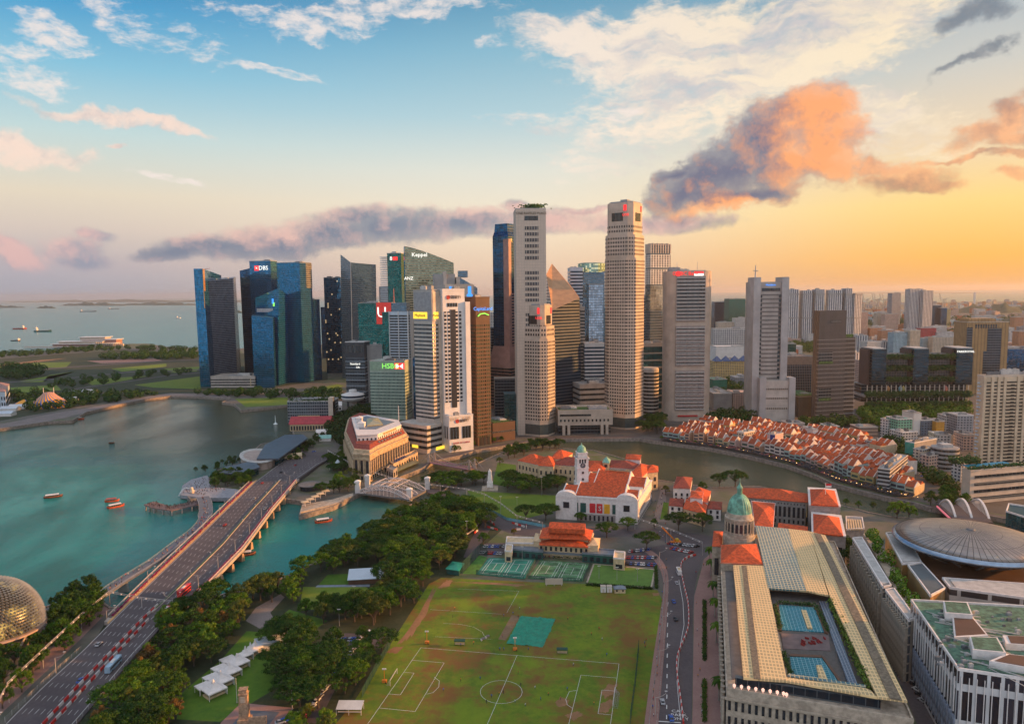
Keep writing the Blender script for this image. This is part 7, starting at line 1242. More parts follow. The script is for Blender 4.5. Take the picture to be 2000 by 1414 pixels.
# ------------------------------------------------------------------ shophouses along the river
RM = [mat('shop_roof_orange', (.62, .12, .03), .8, var=.3, vs=.8, rnd_obj=.45, bump=.3), mat('shop_roof_rust', (.44, .09, .03), .8, var=.3, vs=.8, rnd_obj=.4, bump=.3)]
HW = [((.76, .70, .64), 'white'), ((.64, .50, .32), 'cream'), ((.60, .38, .26), 'salmon'), ((.55, .42, .18), 'yellow'), ((.36, .50, .48), 'pale green'), ((.60, .44, .40), 'pink')]
def shophouse(ci, st, rm_):
 c, nm = HW[ci]; m_ = mat('shop_wall_'+nm.replace(' ', '_'), c, .8, vs=.5, rnd_obj=.2); o = thing('shophouse', nm+' shophouse', 'shophouse'); W, D, h = 6.4, 20, 3.2*st+1.5
 MB().box(-W/2, 0, 0, W/2, D, h).build('wall', m_, o); q = MB()
 for s_ in (-1, 1): q.loft([(s_*W/2-.25, -.6, h-.1), (s_*W/2-.25, D*.58, h-.1), (s_*W/2-.25, D*.27, h+4.25)], [(s_*W/2+.25, -.6, h-.1), (s_*W/2+.25, D*.58, h-.1), (s_*W/2+.25, D*.27, h+4.25)])
 q.build('party_wall', mat('limewash', (.70, .62, .56), .8), o); MB().gable([(-W/2+.2, -.5), (W/2-.2, -.5), (W/2-.2, D*.55), (-W/2+.2, D*.55)], h+.1, 3.6, ov=.0, thick=.25).build('roof', RM[rm_], o)
 # rotate the ridge: ridge runs along the street
 MB().gable([(-W/2+.3, D*.62), (W/2-.3, D*.62), (W/2-.3, D), (-W/2+.3, D)], h+.05, 2.4, ov=.0, thick=.25).build('rear_roof', RM[rm_], o)
 for f in range(1, st): MB().box(-W*.38, -.12, 3.2*f+.9, W*.38, 0, 3.2*f+2.7).build('window', mat('shutter_'+('green' if ci % 2 else 'dark'), (.04, .10, .08) if ci % 2 else (.05, .05, .07), .5, var=.6, vs=3), o)
 MB().box(-W*.42, -.1, 0, W*.42, 0, 2.6).build('shop_front', mat('shop_front', (.05, .03, .02), .4, emit=(1, .5, .15), es=.03), o); MB().box(-W/2, -2.2, 2.8, W/2, 0, 3.0).build('awning', mat('awning_dark', (.05, .05, .06), .7), o); return o
protos = {}
for ci in range(6):
 for st in (2, 3): protos[(ci, st)] = Rep(shophouse(ci, st, (ci+st) % 2))
bank = [(1284, 862), (1330, 869), (1385, 875), (1460, 889), (1535, 907), (1595, 927), (1625, 941), (1670, 953), (1730, 969), (1790, 981)]
BW = PX(bank, 0); rgn = [(p.x, p.y) for p in PX([(1266, 868), (1292, 830), (1380, 832), (1470, 838), (1560, 842), (1620, 856), (1662, 862), (1700, 876), (1742, 905), (1790, 950), (1826, 985), (1700, 985), (1500, 930), (1380, 890)], 0)]
def inside(p, poly):
 c = False; n = len(poly)
 for i in range(n):
  a, b = poly[i], poly[i-1]
  if (a[1] > p[1]) != (b[1] > p[1]) and p[0] < (b[0]-a[0])*(p[1]-a[1])/(b[1]-a[1])+a[0]: c = not c
 return c
def offs(P_, dd):
 out = []
 for i, p in enumerate(P_): d = (P_[min(i+1, len(P_)-1)]-P_[max(i-1, 0)]).normalized(); out.append(p+Vector((-d.y, d.x, 0))*dd)
 return out
sr = random.Random(11); rown = ['first row facing the river', 'second row behind the river front', 'third row behind the river front', 'fourth row back from the river', 'fifth row back from the river', 'sixth row back from the river', 'last row beside the street']
placed = 0
for ri, dd in enumerate((15, 43, 69, 97, 124, 152, 180, 208)):
 P_ = offs(BW, dd); s = sr.uniform(0, 4); cum = [0]
 for a, b in zip(P_, P_[1:]): cum.append(cum[-1]+(b-a).length)
 run, ci, st = 0, 0, 2
 while s < cum[-1]-6:
  i = max(k_ for k_ in range(len(cum)) if cum[k_] <= s); t = (s-cum[i])/(cum[i+1]-cum[i]); p = P_[i].lerp(P_[i+1], t); d = (P_[i+1]-P_[i]).normalized(); wsc = sr.uniform(.85, 1.25)
  if run <= 0: run = sr.choice((1, 2, 3, 4)); ci = sr.choice((0, 0, 0, 1, 1, 2, 3, 4, 5)); st = sr.choice((2, 2, 2, 3)); jog = sr.uniform(-1.5, 2)
  run -= 1; n = Vector((-d.y, d.x, 0)); c = p+n*10
  if inside((c.x, c.y), rgn) and sr.random() > .02:
   fl_ = ri % 2 == 1; zsc = sr.uniform(.9, 1.3)
   q = p+n*(jog if not fl_ else 20+jog); protos[(ci, st)].put((q.x, q.y, 0), math.atan2(d.y, d.x)+(math.pi if fl_ else 0)+sr.uniform(-.03, .03), (wsc, 1, zsc), label='%s %s-storey shophouse with clay tiles in the %s' % (HW[ci][1], 'two' if st == 2 else 'three', rown[min(ri, 6)]), group='%s shophouses of %s storeys, %s' % (HW[ci][1], st, rown[min(ri, 6)])); placed += 1
  s += 6.4*wsc
  if sr.random() < .03: s += 5
print('shophouses', placed)
# riverside umbrellas in a dark band
um = thing('parasol', 'dark parasol', 'parasol'); MB().tube((0, 0, 0), (0, 0, 2.6), .06, 4).build('pole', PLANT[2], um); MB().lathe([(1.9, 2.3), (1.0, 2.9), (.05, 3.2)], 8).build('canopy', mat('canopy_black', (.03, .025, .03), .8, rnd_obj=.3), um); ur = Rep(um)
um2 = thing('parasol', 'maroon parasol', 'parasol'); MB().tube((0, 0, 0), (0, 0, 2.6), .06, 4).build('pole', PLANT[2], um2); MB().lathe([(1.9, 2.3), (1.0, 2.9), (.05, 3.2)], 8).build('canopy', mat('canopy_maroon', (.20, .05, .05), .8, rnd_obj=.5), um2); ur2 = Rep(um2)
for dd in (3.6, 7.6, 11.4):
 P_ = offs(BW, dd); cum = [0]
 for a, b in zip(P_, P_[1:]): cum.append(cum[-1]+(b-a).length)
 s = 4
 while s < cum[-1]-4:
  i = max(k_ for k_ in range(len(cum)) if cum[k_] <= s); p = P_[i].lerp(P_[i+1], (s-cum[i])/(cum[i+1]-cum[i])); k_ = sr.random() < .22
  (ur2 if k_ else ur).put(p, sr.uniform(0, 1), sr.uniform(1.1, 1.35), label=('maroon' if k_ else 'black')+' parasol in the crowded dining strip along the river quay', group=('maroon' if k_ else 'black')+' parasols along the river quay'); s += sr.uniform(4.6, 6.2)
lampw = mat('lamp_warm', (1, .6, .25), .5, emit=(1, .55, .2), es=2.0); lt0 = Rep(tag(MB().lathe([(.05, 0), (.35, .3), (.35, .6), (.05, .9)], 6).build('lantern', lampw), 'small warm lantern', 'lantern'))
for i in range(60):
 s = sr.random()*(len(BW)-1); k_ = int(s); p = offs(BW, 3.5)[k_].lerp(offs(BW, 3.5)[k_+1], s-k_); lt0.put((p.x, p.y, 3.3), 0, sr.uniform(.4, .9), label='small warm lit lantern above the riverside dining strip', group='lit lanterns along the river quay')
# ------------------------------------------------------------------ trees
def leafmat(name, c1, c2):
 m = bpy.data.materials.new(name); m.use_nodes = True; t = NT(m.node_tree); co = t.n('TexCoord').outputs['Object']
 rn = t.n('ObjectInfo').outputs['Random']; a = t.noise(t.n('VectorMath', {0: co, 1: t.n('CombineXYZ', {0: t.m('MULTIPLY', rn, 90.0), 1: 0.0, 2: 0.0}).outputs[0]}, operation='ADD').outputs[0], .32, 4, .65).outputs[0]
 c = t.mix(t.smooth(a, .36, .62), c1, c2); c = t.mix(t.smooth(rn, .55, 1.0, 0, .55), c, tuple(x*y for x, y in zip(c2, (1.5, 1.15, .8)))); c = t.mix(t.smooth(rn, 0, .3, .45, 0), c, tuple(x*.6 for x in c1))
 b = t.n('BsdfPrincipled', {'Base Color': c, 'Roughness': .7, 'Specular IOR Level': .25}); tr = t.n('BsdfTranslucent', {'Color': c}); mx = t.n('MixShader', {0: .25}); t.t.links.new(b.outputs[0], mx.inputs[1]); t.t.links.new(tr.outputs[0], mx.inputs[2]); t.t.links.new(mx.outputs[0], t.n('OutputMaterial').inputs[0]); return m
LM = {'dark': leafmat('leaves_dark', (.012, .042, .005), (.040, .105, .008)), 'green': leafmat('leaves_green', (.020, .072, .004), (.070, .165, .008)), 'olive': leafmat('leaves_olive', (.045, .075, .010), (.12, .15, .02)), 'rust': leafmat('leaves_rust', (.09, .055, .015), (.20, .12, .03)), 'bright': leafmat('leaves_bright', (.05, .13, .008), (.13, .25, .015)), 'pink': leafmat('leaves_pink', (.18, .05, .06), (.38, .16, .17))}
BARK = mat('bark', (.10, .075, .055), .9, vs=1)
def crown(kind, seed, rad, h, n_cl, per, leaf, flat=.45, base=.55, bald=0):
 r = random.Random(seed); b = MB(); br = MB(); th = h*base
 br.tube((0, 0, 0), (0, 0, th*.55), .035*h, 7, .026*h)
 for c in range(n_cl):
  a = r.uniform(0, 6.283); q = math.sqrt(r.random()); rr_ = rad*q*.88; z = th+(h-th)*(math.sqrt(max(0, 1-q*q))*r.uniform(.55, 1.0))+r.uniform(-.3, .4); cx, cy_ = rr_*math.cos(a), rr_*math.sin(a)
  if c % 4 == 0: mid = Vector((cx*.45, cy_*.45, th*.55+(z-th*.55)*.6)); br.tube((0, 0, th*.5), mid, .018*h, 5, .011*h); br.tube(mid, (cx, cy_, z-.3), .011*h, 4, .004*h)
  cr_ = rad*r.uniform(.12, .27)
  for i in range(int(per*r.uniform(.5, 1.2))):
   d = Vector((r.gauss(0, 1), r.gauss(0, 1), r.gauss(0, 1))).normalized(); p = Vector((cx, cy_, z))+Vector((d.x, d.y, d.z*flat))*cr_*r.uniform(.45, 1.08)
   nrm = (d+Vector((r.gauss(0, .5), r.gauss(0, .5), r.gauss(.5, .5)))).normalized(); t1_ = nrm.orthogonal().normalized(); t2_ = nrm.cross(t1_); an = r.uniform(0, 3.14); u = (t1_*math.cos(an)+t2_*math.sin(an))*leaf*r.uniform(.6, 1.3); v = nrm.cross(u)*.6
   b.add([p-u, p-v, p+u, p+v], [(0, 1, 2, 3)])
 return b, br
TP_ = {}
def tree_proto(key, kind, seed, rad, h, n_cl, per, leaf, **k):
 o = thing('rain_tree' if kind.startswith('rain') else 'round_tree', 'tree', 'tree'); b, br = crown(kind, seed, rad, h, n_cl, per, leaf, **k); b.build('crown', LM[key], o, uv=False); br.build('trunk', BARK, o, uv=False); TP_.setdefault((kind, key), []).append(Rep(o))
for i in range(3): tree_proto('dark', 'rain', i, 9.5, 12.5, 68, 78, .38, base=.62)
for i in range(2): tree_proto('green', 'rain', 10+i, 8.5, 12, 60, 78, .38, base=.58)
tree_proto('olive', 'rain', 14, 8.5, 12, 34, 80, .40, base=.55)
for i in range(2): tree_proto('dark', 'round', 20+i, 5.6, 12.5, 50, 75, .34, base=.35, flat=.8); tree_proto('green', 'round', 24+i, 5.4, 11.5, 50, 75, .34, base=.33, flat=.8)
tree_proto('olive', 'round', 30, 5.2, 11, 30, 85, .36, base=.33, flat=.8); tree_proto('rust', 'round', 32, 5.2, 10, 30, 85, .36, base=.33, flat=.8); tree_proto('bright', 'round', 34, 6, 11.5, 40, 95, .38, base=.3, flat=.8); tree_proto('pink', 'round', 36, 4.6, 9, 26, 85, .34, base=.33, flat=.8)
ADJ = {'dark': 'dark green', 'green': 'mid green', 'olive': 'olive green', 'rust': 'rust tinged', 'bright': 'bright green', 'pink': 'pink blossomed'}
tr = random.Random(99)
def plant_tree(p, kind, key, sc_, where, z=0.0):
 sh = 'broad' if kind == 'rain' else 'round'
 tr.choice(TP_[(kind, key)]).put((p[0], p[1], z-.1), tr.uniform(0, 6.28), (sc_*tr.uniform(.9, 1.1), sc_*tr.uniform(.9, 1.1), sc_*tr.uniform(.88, 1.12)), label='%s %s tree %s' % (sh, ADJ[key], where), group='%s %s trees %s' % (sh, ADJ[key], where))
def mass(pts, step, kinds, where, sc_=(1, 1), cap=999, z=0):
 b = MB(); fill(pts, step, kinds, '', sc_, cap=cap, z=z, sink=lambda p, k_: clump(b, p, k_)); tag(b.build('tree_belt', LM['bright' if z else 'green' if 'slope' in where else 'dark'], uv=False, loc=(0, 0, z)), 'mass of '+('bright' if z else 'dark')+' green trees '+where, 'trees', None, 'stuff')
def clump(b, p, s_):
 h = 11*s_*tr.uniform(.7, 1.15); b.tube((p[0], p[1], 0), (p[0], p[1], h*.5), .5, 4)
 for i in range(120):
  d = Vector((tr.gauss(0, 1), tr.gauss(0, 1), tr.gauss(0, 1))).normalized(); c = Vector((p[0]+d.x*6*s_, p[1]+d.y*6*s_, h*.58+d.z*h*.42))*1.0; n_ = (d+Vector((tr.gauss(0, .5), tr.gauss(0, .5), .4))).normalized(); u = n_.orthogonal().normalized()*1.3*s_*tr.uniform(.6, 1.3); v = n_.cross(u)*.8; b.add([c-u, c-v, c+u, c+v], [(0, 1, 2, 3)])
def fill(pts, step, kinds, where, sc_=(.8, 1.15), holes=(), cap=999, jit=.38, z=0.0, sink=None):
 poly = [(p.x, p.y) for p in PX(pts, z)]; H = [[(p.x, p.y) for p in PX(h_, z)] for h_ in holes]; xs = [p[0] for p in poly]; ys = [p[1] for p in poly]; n = 0; y = min(ys); row = 0
 while y < max(ys):
  x = min(xs)+(step/2 if row % 2 else 0)
  while x < max(xs):
   p = (x+tr.uniform(-jit, jit)*step, y+tr.uniform(-jit, jit)*step)
   if inside(p, poly) and not any(inside(p, h_) for h_ in H) and n < cap:
    n += 1
    if sink: sink(p, tr.uniform(*sc_))
    else: k_ = tr.choice(kinds); plant_tree(p, k_[0], k_[1], tr.uniform(*sc_), where, z)
   x += step
  y += step*.87; row += 1
 return n
RD, RG, RO = ('rain', 'dark'), ('rain', 'green'), ('rain', 'olive'); OD, OG, OO, OR_, OB, OP_ = ('round', 'dark'), ('round', 'green'), ('round', 'olive'), ('round', 'rust'), ('round', 'bright'), ('round', 'pink'); FD, FG = ('farround', 'dark'), ('farround', 'green')
lawnA = [(585, 1150), (600, 1136), (690, 1112), (755, 1112), (740, 1140), (748, 1166), (676, 1200), (570, 1194)]
n = fill([(318, 1242), (352, 1196), (415, 1184), (470, 1200), (478, 1235), (425, 1286), (362, 1345), (340, 1404), (300, 1470), (140, 1475), (222, 1370), (268, 1302)], 8.8, [OG, OD, OR_, OO, OB, RD, RG, RD], 'in the grove between the road and the white tents')
n += fill([(422, 1180), (480, 1160), (560, 1136), (620, 1108), (650, 1088), (705, 1060), (765, 1020), (850, 984), (905, 990), (945, 1008), (950, 1030), (925, 1050), (902, 1062), (898, 1090), (865, 1118), (832, 1146), (800, 1190), (775, 1232), (740, 1232), (650, 1205), (600, 1206), (570, 1196), (545, 1160), (480, 1186)], 10.0, [RD, RG, RD, OG, RD, OO, RO, OB, RG], 'in the park between the river and the playing field', holes=[lawnA, [(660, 1222), (760, 1226), (745, 1262), (640, 1262)]])
n += fill([(600, 1198), (680, 1204), (748, 1182), (756, 1216), (700, 1234), (640, 1218), (606, 1226)], 10, [RD, OD, RG, OO], 'between the park lawn and the shaded car park'); n += fill([(498, 1186), (552, 1160), (560, 1172), (512, 1206)], 10, [OG, OD], 'along the curving park path')
n += fill([(540, 1312), (575, 1262), (640, 1262), (752, 1268), (728, 1308), (698, 1352), (650, 1372), (606, 1410), (556, 1372)], 10.5, [RD, RD, RG, OD], 'in the dense clump left of the football pitch')
n += fill([(522, 1262), (555, 1246), (590, 1250), (585, 1282), (545, 1290)], 10, [OD, RD], 'beside the white box tent on the lawn'); n += fill([(560, 1420), (600, 1404), (650, 1410), (640, 1450), (560, 1460)], 9, [OO, OB], 'at the bottom edge by the parked cars', (.6, .8))
n += fill([(-60, 1330), (0, 1285), (60, 1268), (105, 1210), (200, 1172), (208, 1192), (150, 1258), (80, 1322), (0, 1392), (-60, 1440)], 9.5, [OG, OD, OG, OD], 'between the spiked dome and the wide road', (.7, 1.0)); n += fill([(105, 1200), (140, 1172), (205, 1165), (195, 1215), (130, 1260), (100, 1250)], 8.5, [OD, OG], 'by the water at the footbridge end', (.9, 1.2))
print('near trees', n)
for x, y, k_, s_ in ((1027, 1016, RD, .95), (1066, 1017, RD, 1.1), (1185, 1050, RG, .95), (1226, 1036, RG, .85), (1263, 1073, RD, .95), (1134, 1020, RG, .6), (1325, 1036, RD, 1.05), (1372, 1038, RD, .95), (1278, 1032, OG, .6), (1300, 966, OO, .8), (1372, 960, OG, .8), (1436, 950, RD, 1.25), (1405, 952, RD, .9), (1677, 992, OG, .55), (1705, 994, OG, .55), (1652, 986, OG, .5), (1752, 1012, OB, 1.15), (1775, 1010, OB, .95), (944, 1062, OG, .8), (905, 1070, OO, .9), (690, 938, RO, 1.05), (662, 948, OB, 1.1), (932, 912, RO, .8), (976, 908, OO, .8), (1004, 1046, OO, .45), (690, 1180, OO, .7)):
 plant_tree(G(x, y), *k_, s_, 'standing alone %s' % ('by the clubhouse road' if y > 1010 and x < 1300 else 'near the old parliament lodges' if 1260 < x < 1380 else 'on the river bank behind the green dome' if x < 1500 and x > 1380 else 'on the river terrace by the court' if x > 1600 else 'near the river mouth'))
fill([(972, 962), (1092, 968), (1094, 948), (985, 940)], 12, [RD, RD, RG], 'in the rows in front of the museum and theatre', (.7, .95)); fill([(985, 900), (1010, 895), (1065, 880), (1120, 880), (1060, 872), (990, 885)], 11, [RD, OD], 'between the museum and the river', (.8, 1.1))
fill([(838, 950), (862, 940), (950, 940), (945, 952), (870, 962)], 10, [RD, RG], 'beside the white arch bridge lawn', (.75, .95)); fill([(878, 876), (922, 872), (925, 880), (885, 884)], 8, [OG, OD], 'along the quay under the white bank podium', (.5, .7)); fill([(960, 868), (1006, 856), (1005, 850), (962, 858)], 8, [OG, OD], 'along the quay under the brown granite wing', (.5, .7))
fill([(1252, 848), (1285, 850), (1302, 830), (1262, 826)], 12, [RD, OD], 'at the foot of the tallest octagonal tower', (1, 1.3)); mass([(1385, 828), (1480, 826), (1480, 812), (1400, 812)], 12, [RD, OD, OG], 'between the beige tower and the grey panelled tower', (.9, 1.2)); mass([(1555, 836), (1690, 838), (1690, 826), (1560, 824)], 12, [RD, OG, OO], 'below the screened tower beside the orange roofs', (.8, 1.1))
mass([(1680, 812), (1700, 796), (1890, 800), (1890, 816), (1730, 822), (1740, 836), (1700, 836)], 12, [OG, RG, OG, RD], 'on the green slope before the planted hotel', (.9, 1.3), cap=90); mass([(1716, 842), (1738, 838), (1775, 880), (1800, 912), (1850, 940), (1880, 960), (1870, 975), (1820, 945), (1760, 905)], 11, [RD, OG], 'along the street by the colourful low blocks', (.7, .95), cap=60)
fill([(1800, 990), (1880, 996), (1895, 985), (1880, 970), (1850, 968)], 10, [OG, OD], 'at the road junction below the apartment podium', (.8, 1)); mass([(640, 856), (650, 822), (700, 802), (726, 800), (724, 820), (692, 838), (670, 872)], 12, [OD, RD, RD], 'on the dark green bank left of the grand hotel', (1, 1.25)); fill([(630, 905), (668, 880), (676, 895), (672, 925), (650, 925)], 10, [OG, RD], 'beside the grand hotel forecourt', (.6, .8))
fill([(598, 992), (628, 972), (690, 962), (696, 945), (655, 955), (610, 975)], 9, [OG, OD, RD], 'on the stone promontory by the river mouth', (.8, 1)); fill([(408, 955), (425, 932), (470, 928), (500, 930), (490, 955)], 9, [OD, OG], 'behind the spouting statue', (.7, .95)); fill([(372, 925), (470, 895), (480, 900), (420, 925)], 9, [OD], 'along the waterfront behind the zinc roof', (.4, .6)); fill([(560, 905), (600, 870), (625, 850), (632, 856), (590, 900)], 9, [OD, OG], 'along the avenue behind the waterfront buildings', (.5, .7))
fill([(1640, 1068), (1662, 1072), (1698, 1140), (1690, 1165), (1664, 1122)], 9, [RD, OD], 'in the dark lane right of the gallery', (.8, 1)); mass([(1690, 1042), (1703, 1040), (1745, 1110), (1792, 1192), (1780, 1200), (1735, 1122)], 5, [OB, OG], 'on the planted deck between the court slabs', (.35, .5), z=24)
dk = block('planted deck between the narrow court slabs and the golden walled court blocks', [(1686, 1042), (1704, 1040), (1750, 1110), (1798, 1192), (1782, 1206), (1736, 1130)], 24, STN, name='planted_deck', cat='building')
mass([(1540, 690), (1592, 690), (1592, 668), (1540, 664)], 26, [FD], 'below the white slab blocks', (1.2, 1.6)); mass([(1400, 770), (1470, 770), (1470, 745), (1420, 742)], 22, [FD, FG], 'among the low halls behind the beige tower', (1, 1.4)); mass([(1860, 700), (1900, 700), (1900, 650), (1850, 650)], 32, [FD], 'beside the sunlit brown hotel', (1.4, 2))
mass([(1690, 640), (2040, 640), (2040, 606), (1690, 606)], 85, [FD, FD, FG], 'scattered over the far right hillside town', (1.6, 3), cap=110)
mass([(0, 764), (60, 752), (130, 768), (230, 770), (330, 758), (400, 764), (560, 770), (590, 772), (668, 742), (672, 784), (580, 782), (400, 773), (330, 768), (225, 786), (110, 803), (60, 806)], 19, [FD, FD, FG], 'in the waterfront belt across the bay', (.9, 1.3), cap=150); mass([(0, 692), (100, 687), (240, 676), (390, 685), (390, 689), (240, 683), (0, 700)], 30, [FD], 'on the sea front of the far green flats', (1, 1.5), cap=90)
mass([(0, 722), (60, 720), (92, 730), (80, 742), (0, 742)], 24, [FD], 'in the dark wood on the far left flats', (1.2, 1.8), cap=50); mass([(190, 700), (330, 691), (392, 694), (380, 702), (210, 705)], 30, [FD], 'in the long wood behind the far lawns', (1.3, 1.8), cap=60)
mass([(100, 760), (180, 755), (390, 728), (392, 722), (200, 735), (90, 750)], 32, [FD, FG], 'along the far road between the lawns', (.8, 1.2), cap=60)
for i in range(13): p = offs(BW, 9)[i*9//13].lerp(offs(BW, 9)[i*9//13+1], (i*9/13) % 1); plant_tree(p, *OG, .45, 'amid the parasols along the river quay')
# palms
def palm():
 o = thing('palm_tree', 'palm', 'palm tree'); MB().rings([[(r_*math.cos(2*math.pi*i/7), r_*math.sin(2*math.pi*i/7), z) for i in range(7)] for r_, z in ((.35, 0), (.25, 2), (.22, 8.5))]).build('trunk', mat('palm_trunk', (.30, .26, .22)), o, uv=False); b = MB()
 for k_ in range(15):
  a = k_*2.399; el = .9-.1*(k_ % 9); L_ = 3.4; pr_ = None
  for i in range(8):
   t_ = i/7; rr_ = L_*t_*math.cos(el-.9*t_); z = 8.4+L_*t_*math.sin(el-1.3*t_); c = Vector((rr_*math.cos(a), rr_*math.sin(a), z)); s_ = Vector((-math.sin(a), math.cos(a), -.35))*.75*math.sin(math.pi*min(1, t_*.85+.12))
   s2 = Vector((s_.x, s_.y, -abs(.26))) if 0 else s_
   if pr_: b.add([pr_[0], c, c+s_, pr_[0]+pr_[1]], [(0, 1, 2, 3)]); m2 = Vector((-s_.x, -s_.y, s_.z)); b.add([pr_[0], c, c+m2, pr_[0]+Vector((-pr_[1].x, -pr_[1].y, pr_[1].z))], [(0, 1, 2, 3)])
   pr_ = (c, s_)
 b.build('fronds', LM['green'], o, uv=False); return Rep(o)
pr_p = palm()
for i, (x, y) in enumerate(((1393, 1170), (1399, 1255), (1404, 1368), (1386, 1098), (1388, 1125), (655, 915), (668, 918), (1396, 1205))): pr_p.put(G(x, y), i*1.3, 1.15 if x > 1300 else .8, label='feathery palm tree '+('on the pink plaza along the gallery' if x > 1300 else 'beside the white tent near the grand hotel'), group='palm trees '+('along the gallery' if x > 1300 else 'near the white tent'))
for nm, a_, e_, lb in (('hedge', (1145, 1143), (1274, 1151), 'clipped hedge in front of the bowling green'), ('hedge', (1281, 1108), (1282, 1150), 'clipped hedge right of the bowling green'), ('hedge', (1376, 1175), (1376, 1290), 'narrow clipped hedge on the pink plaza'), ('hedge', (1055, 1087), (1150, 1093), 'clipped hedge between clubhouse and tennis courts'), ('hedge', (1376, 1330), (1376, 1410), 'second narrow clipped hedge on the pink plaza')):
 p, q_ = G(*a_), G(*e_); o = thing(nm, lb, 'hedge', p); b = MB()
 for i in range(int((q_-p).length*55)): c = (q_-p)*tr.random()+Vector((tr.gauss(0, .45), tr.gauss(0, .45), abs(tr.gauss(.8, .45)))); u = Vector((tr.gauss(0, 1), tr.gauss(0, 1), tr.gauss(0, 1))).normalized()*.28; v = u.orthogonal().normalized()*.28; b.add([c-u, c+v, c+u, c-v], [(0, 1, 2, 3)])
 b.build('leaves', LM['dark'], o, uv=False)
# ------------------------------------------------------------------ vehicles, boats, people and small things
def car(cn, c):
 o = thing('car', cn+' car', 'car'); m_ = mat('paint_'+cn, c, .3, spec=.5, var=.02)
 MB().rings([[(x, -.85, .35), (x, .85, .35), (x, .88, z), (x, -.88, z)] for x, z in ((-2.15, .75), (-2.0, .9), (-1.2, .95), (1.0, .95), (1.9, .85), (2.15, .6))]).build('body', m_, o)
 MB().rings([[(x, -.72, .9), (x, .72, .9), (x, .6, z), (x, -.6, z)] for x, z in ((-1.75, .95), (-1.2, 1.42), (.2, 1.45), (1.05, .95))]).build('windows', WIN, o); MB().box(-1.1, -.58, 1.4, .1, .58, 1.48).build('roof', m_, o); w_ = None
 for sx_ in (-1.3, 1.35):
  for sy_ in (-.86, .86):
   if w_ is None: w_ = MB().rings([[(.32*math.cos(R(a)), -.12, .32*math.sin(R(a))) for a in range(0, 360, 45)], [(.32*math.cos(R(a)), .12, .32*math.sin(R(a))) for a in range(0, 360, 45)]]).build('wheel', mat('tyre', (.02, .02, .02)), o, (sx_, sy_, .33))
   else: x = w_.copy(); col.objects.link(x); x.location = (sx_, sy_, .33)
 return Rep(o)
CC = [('white', (.7, .7, .7)), ('silver', (.42, .43, .45)), ('black', (.02, .02, .025)), ('red', (.45, .02, .02)), ('blue', (.03, .10, .40))]; cars = [(n_, car(n_, c_)) for n_, c_ in CC]; pr = random.Random(42)
def park(a_, e_, n, rz, where, z=.05):
 p, q_ = G(*a_), G(*e_)
 for i in range(n):
  nm, r_ = pr.choice(cars); c = p.lerp(q_, (i+pr.uniform(-.12, .12))/max(1, n-1)); r_.put((c.x, c.y, z), rz+pr.uniform(-.06, .06), label='%s car %s' % (nm, where), group='%s cars %s' % (nm, where))
park((948, 1068), (984, 1068), 8, 1.3, 'in the car park left of the clubhouse'); park((940, 1080), (978, 1082), 8, 1.3, 'in the front row left of the clubhouse'); park((1230, 1078), (1266, 1074), 9, 1.2, 'in the upper row right of the clubhouse'); park((1226, 1090), (1280, 1090), 12, 1.2, 'in the middle row right of the clubhouse'); park((1222, 1101), (1278, 1104), 12, 1.2, 'in the lower row right of the clubhouse'); park((1308, 1062), (1362, 1068), 10, .6, 'in the tangle by the orange crane'); park((1314, 1072), (1350, 1080), 8, .8, 'near the winding barrier end by the crane')
park((596, 1402), (690, 1270), 16, 1.2, 'parked under the trees left of the football pitch'); park((548, 1412), (596, 1392), 10, .3, 'in the small car park at the bottom edge'); park((655, 1252), (690, 1250), 7, 1.2, 'beside the parked coach')
park((1782, 1330), (1802, 1370), 5, 1.9, 'in the service lane right of the gallery'); park((1756, 898), (1800, 930), 8, .9, 'on the street by the colourful low blocks'); park((1860, 955), (1885, 975), 5, .5, 'at the junction below the apartment podium'); park((910, 975), (950, 1003), 6, -.6, 'on the road past the wide lawn'); park((590, 905), (650, 890), 6, .2, 'at the crossroads by the grand hotel')
for i, (x, y, ci) in enumerate(((1322, 1140, 1), (1316, 1176, 4), (1320, 1210, 2), (1294, 1372, 1), (1311, 1404, 4))): cars[ci][1].put(G(x, y, .05), 1.5, label='%s car driving on the field side road, %s from the junction' % (cars[ci][0], ('first', 'second', 'third', 'fourth', 'fifth')[i]))
for i, (s, u, ci) in enumerate(((60, .50, 4), (150, .8, 0), (260, .3, 3), (330, .4, 1), (380, .22, 3), (420, .34, 2), (450, .46, 3), (90, .2, 1), (300, .86, 1), (520, .3, 4))):
 a_ = RB(s, u, .03); e_ = RB(s+2, u, .03); cars[ci][1].put(a_, math.atan2((e_-a_).y, (e_-a_).x), label='%s car driving on the wide bridge road, number %s from the near end' % (cars[ci][0], 'one two three four five six seven eight nine ten'.split()[i]))
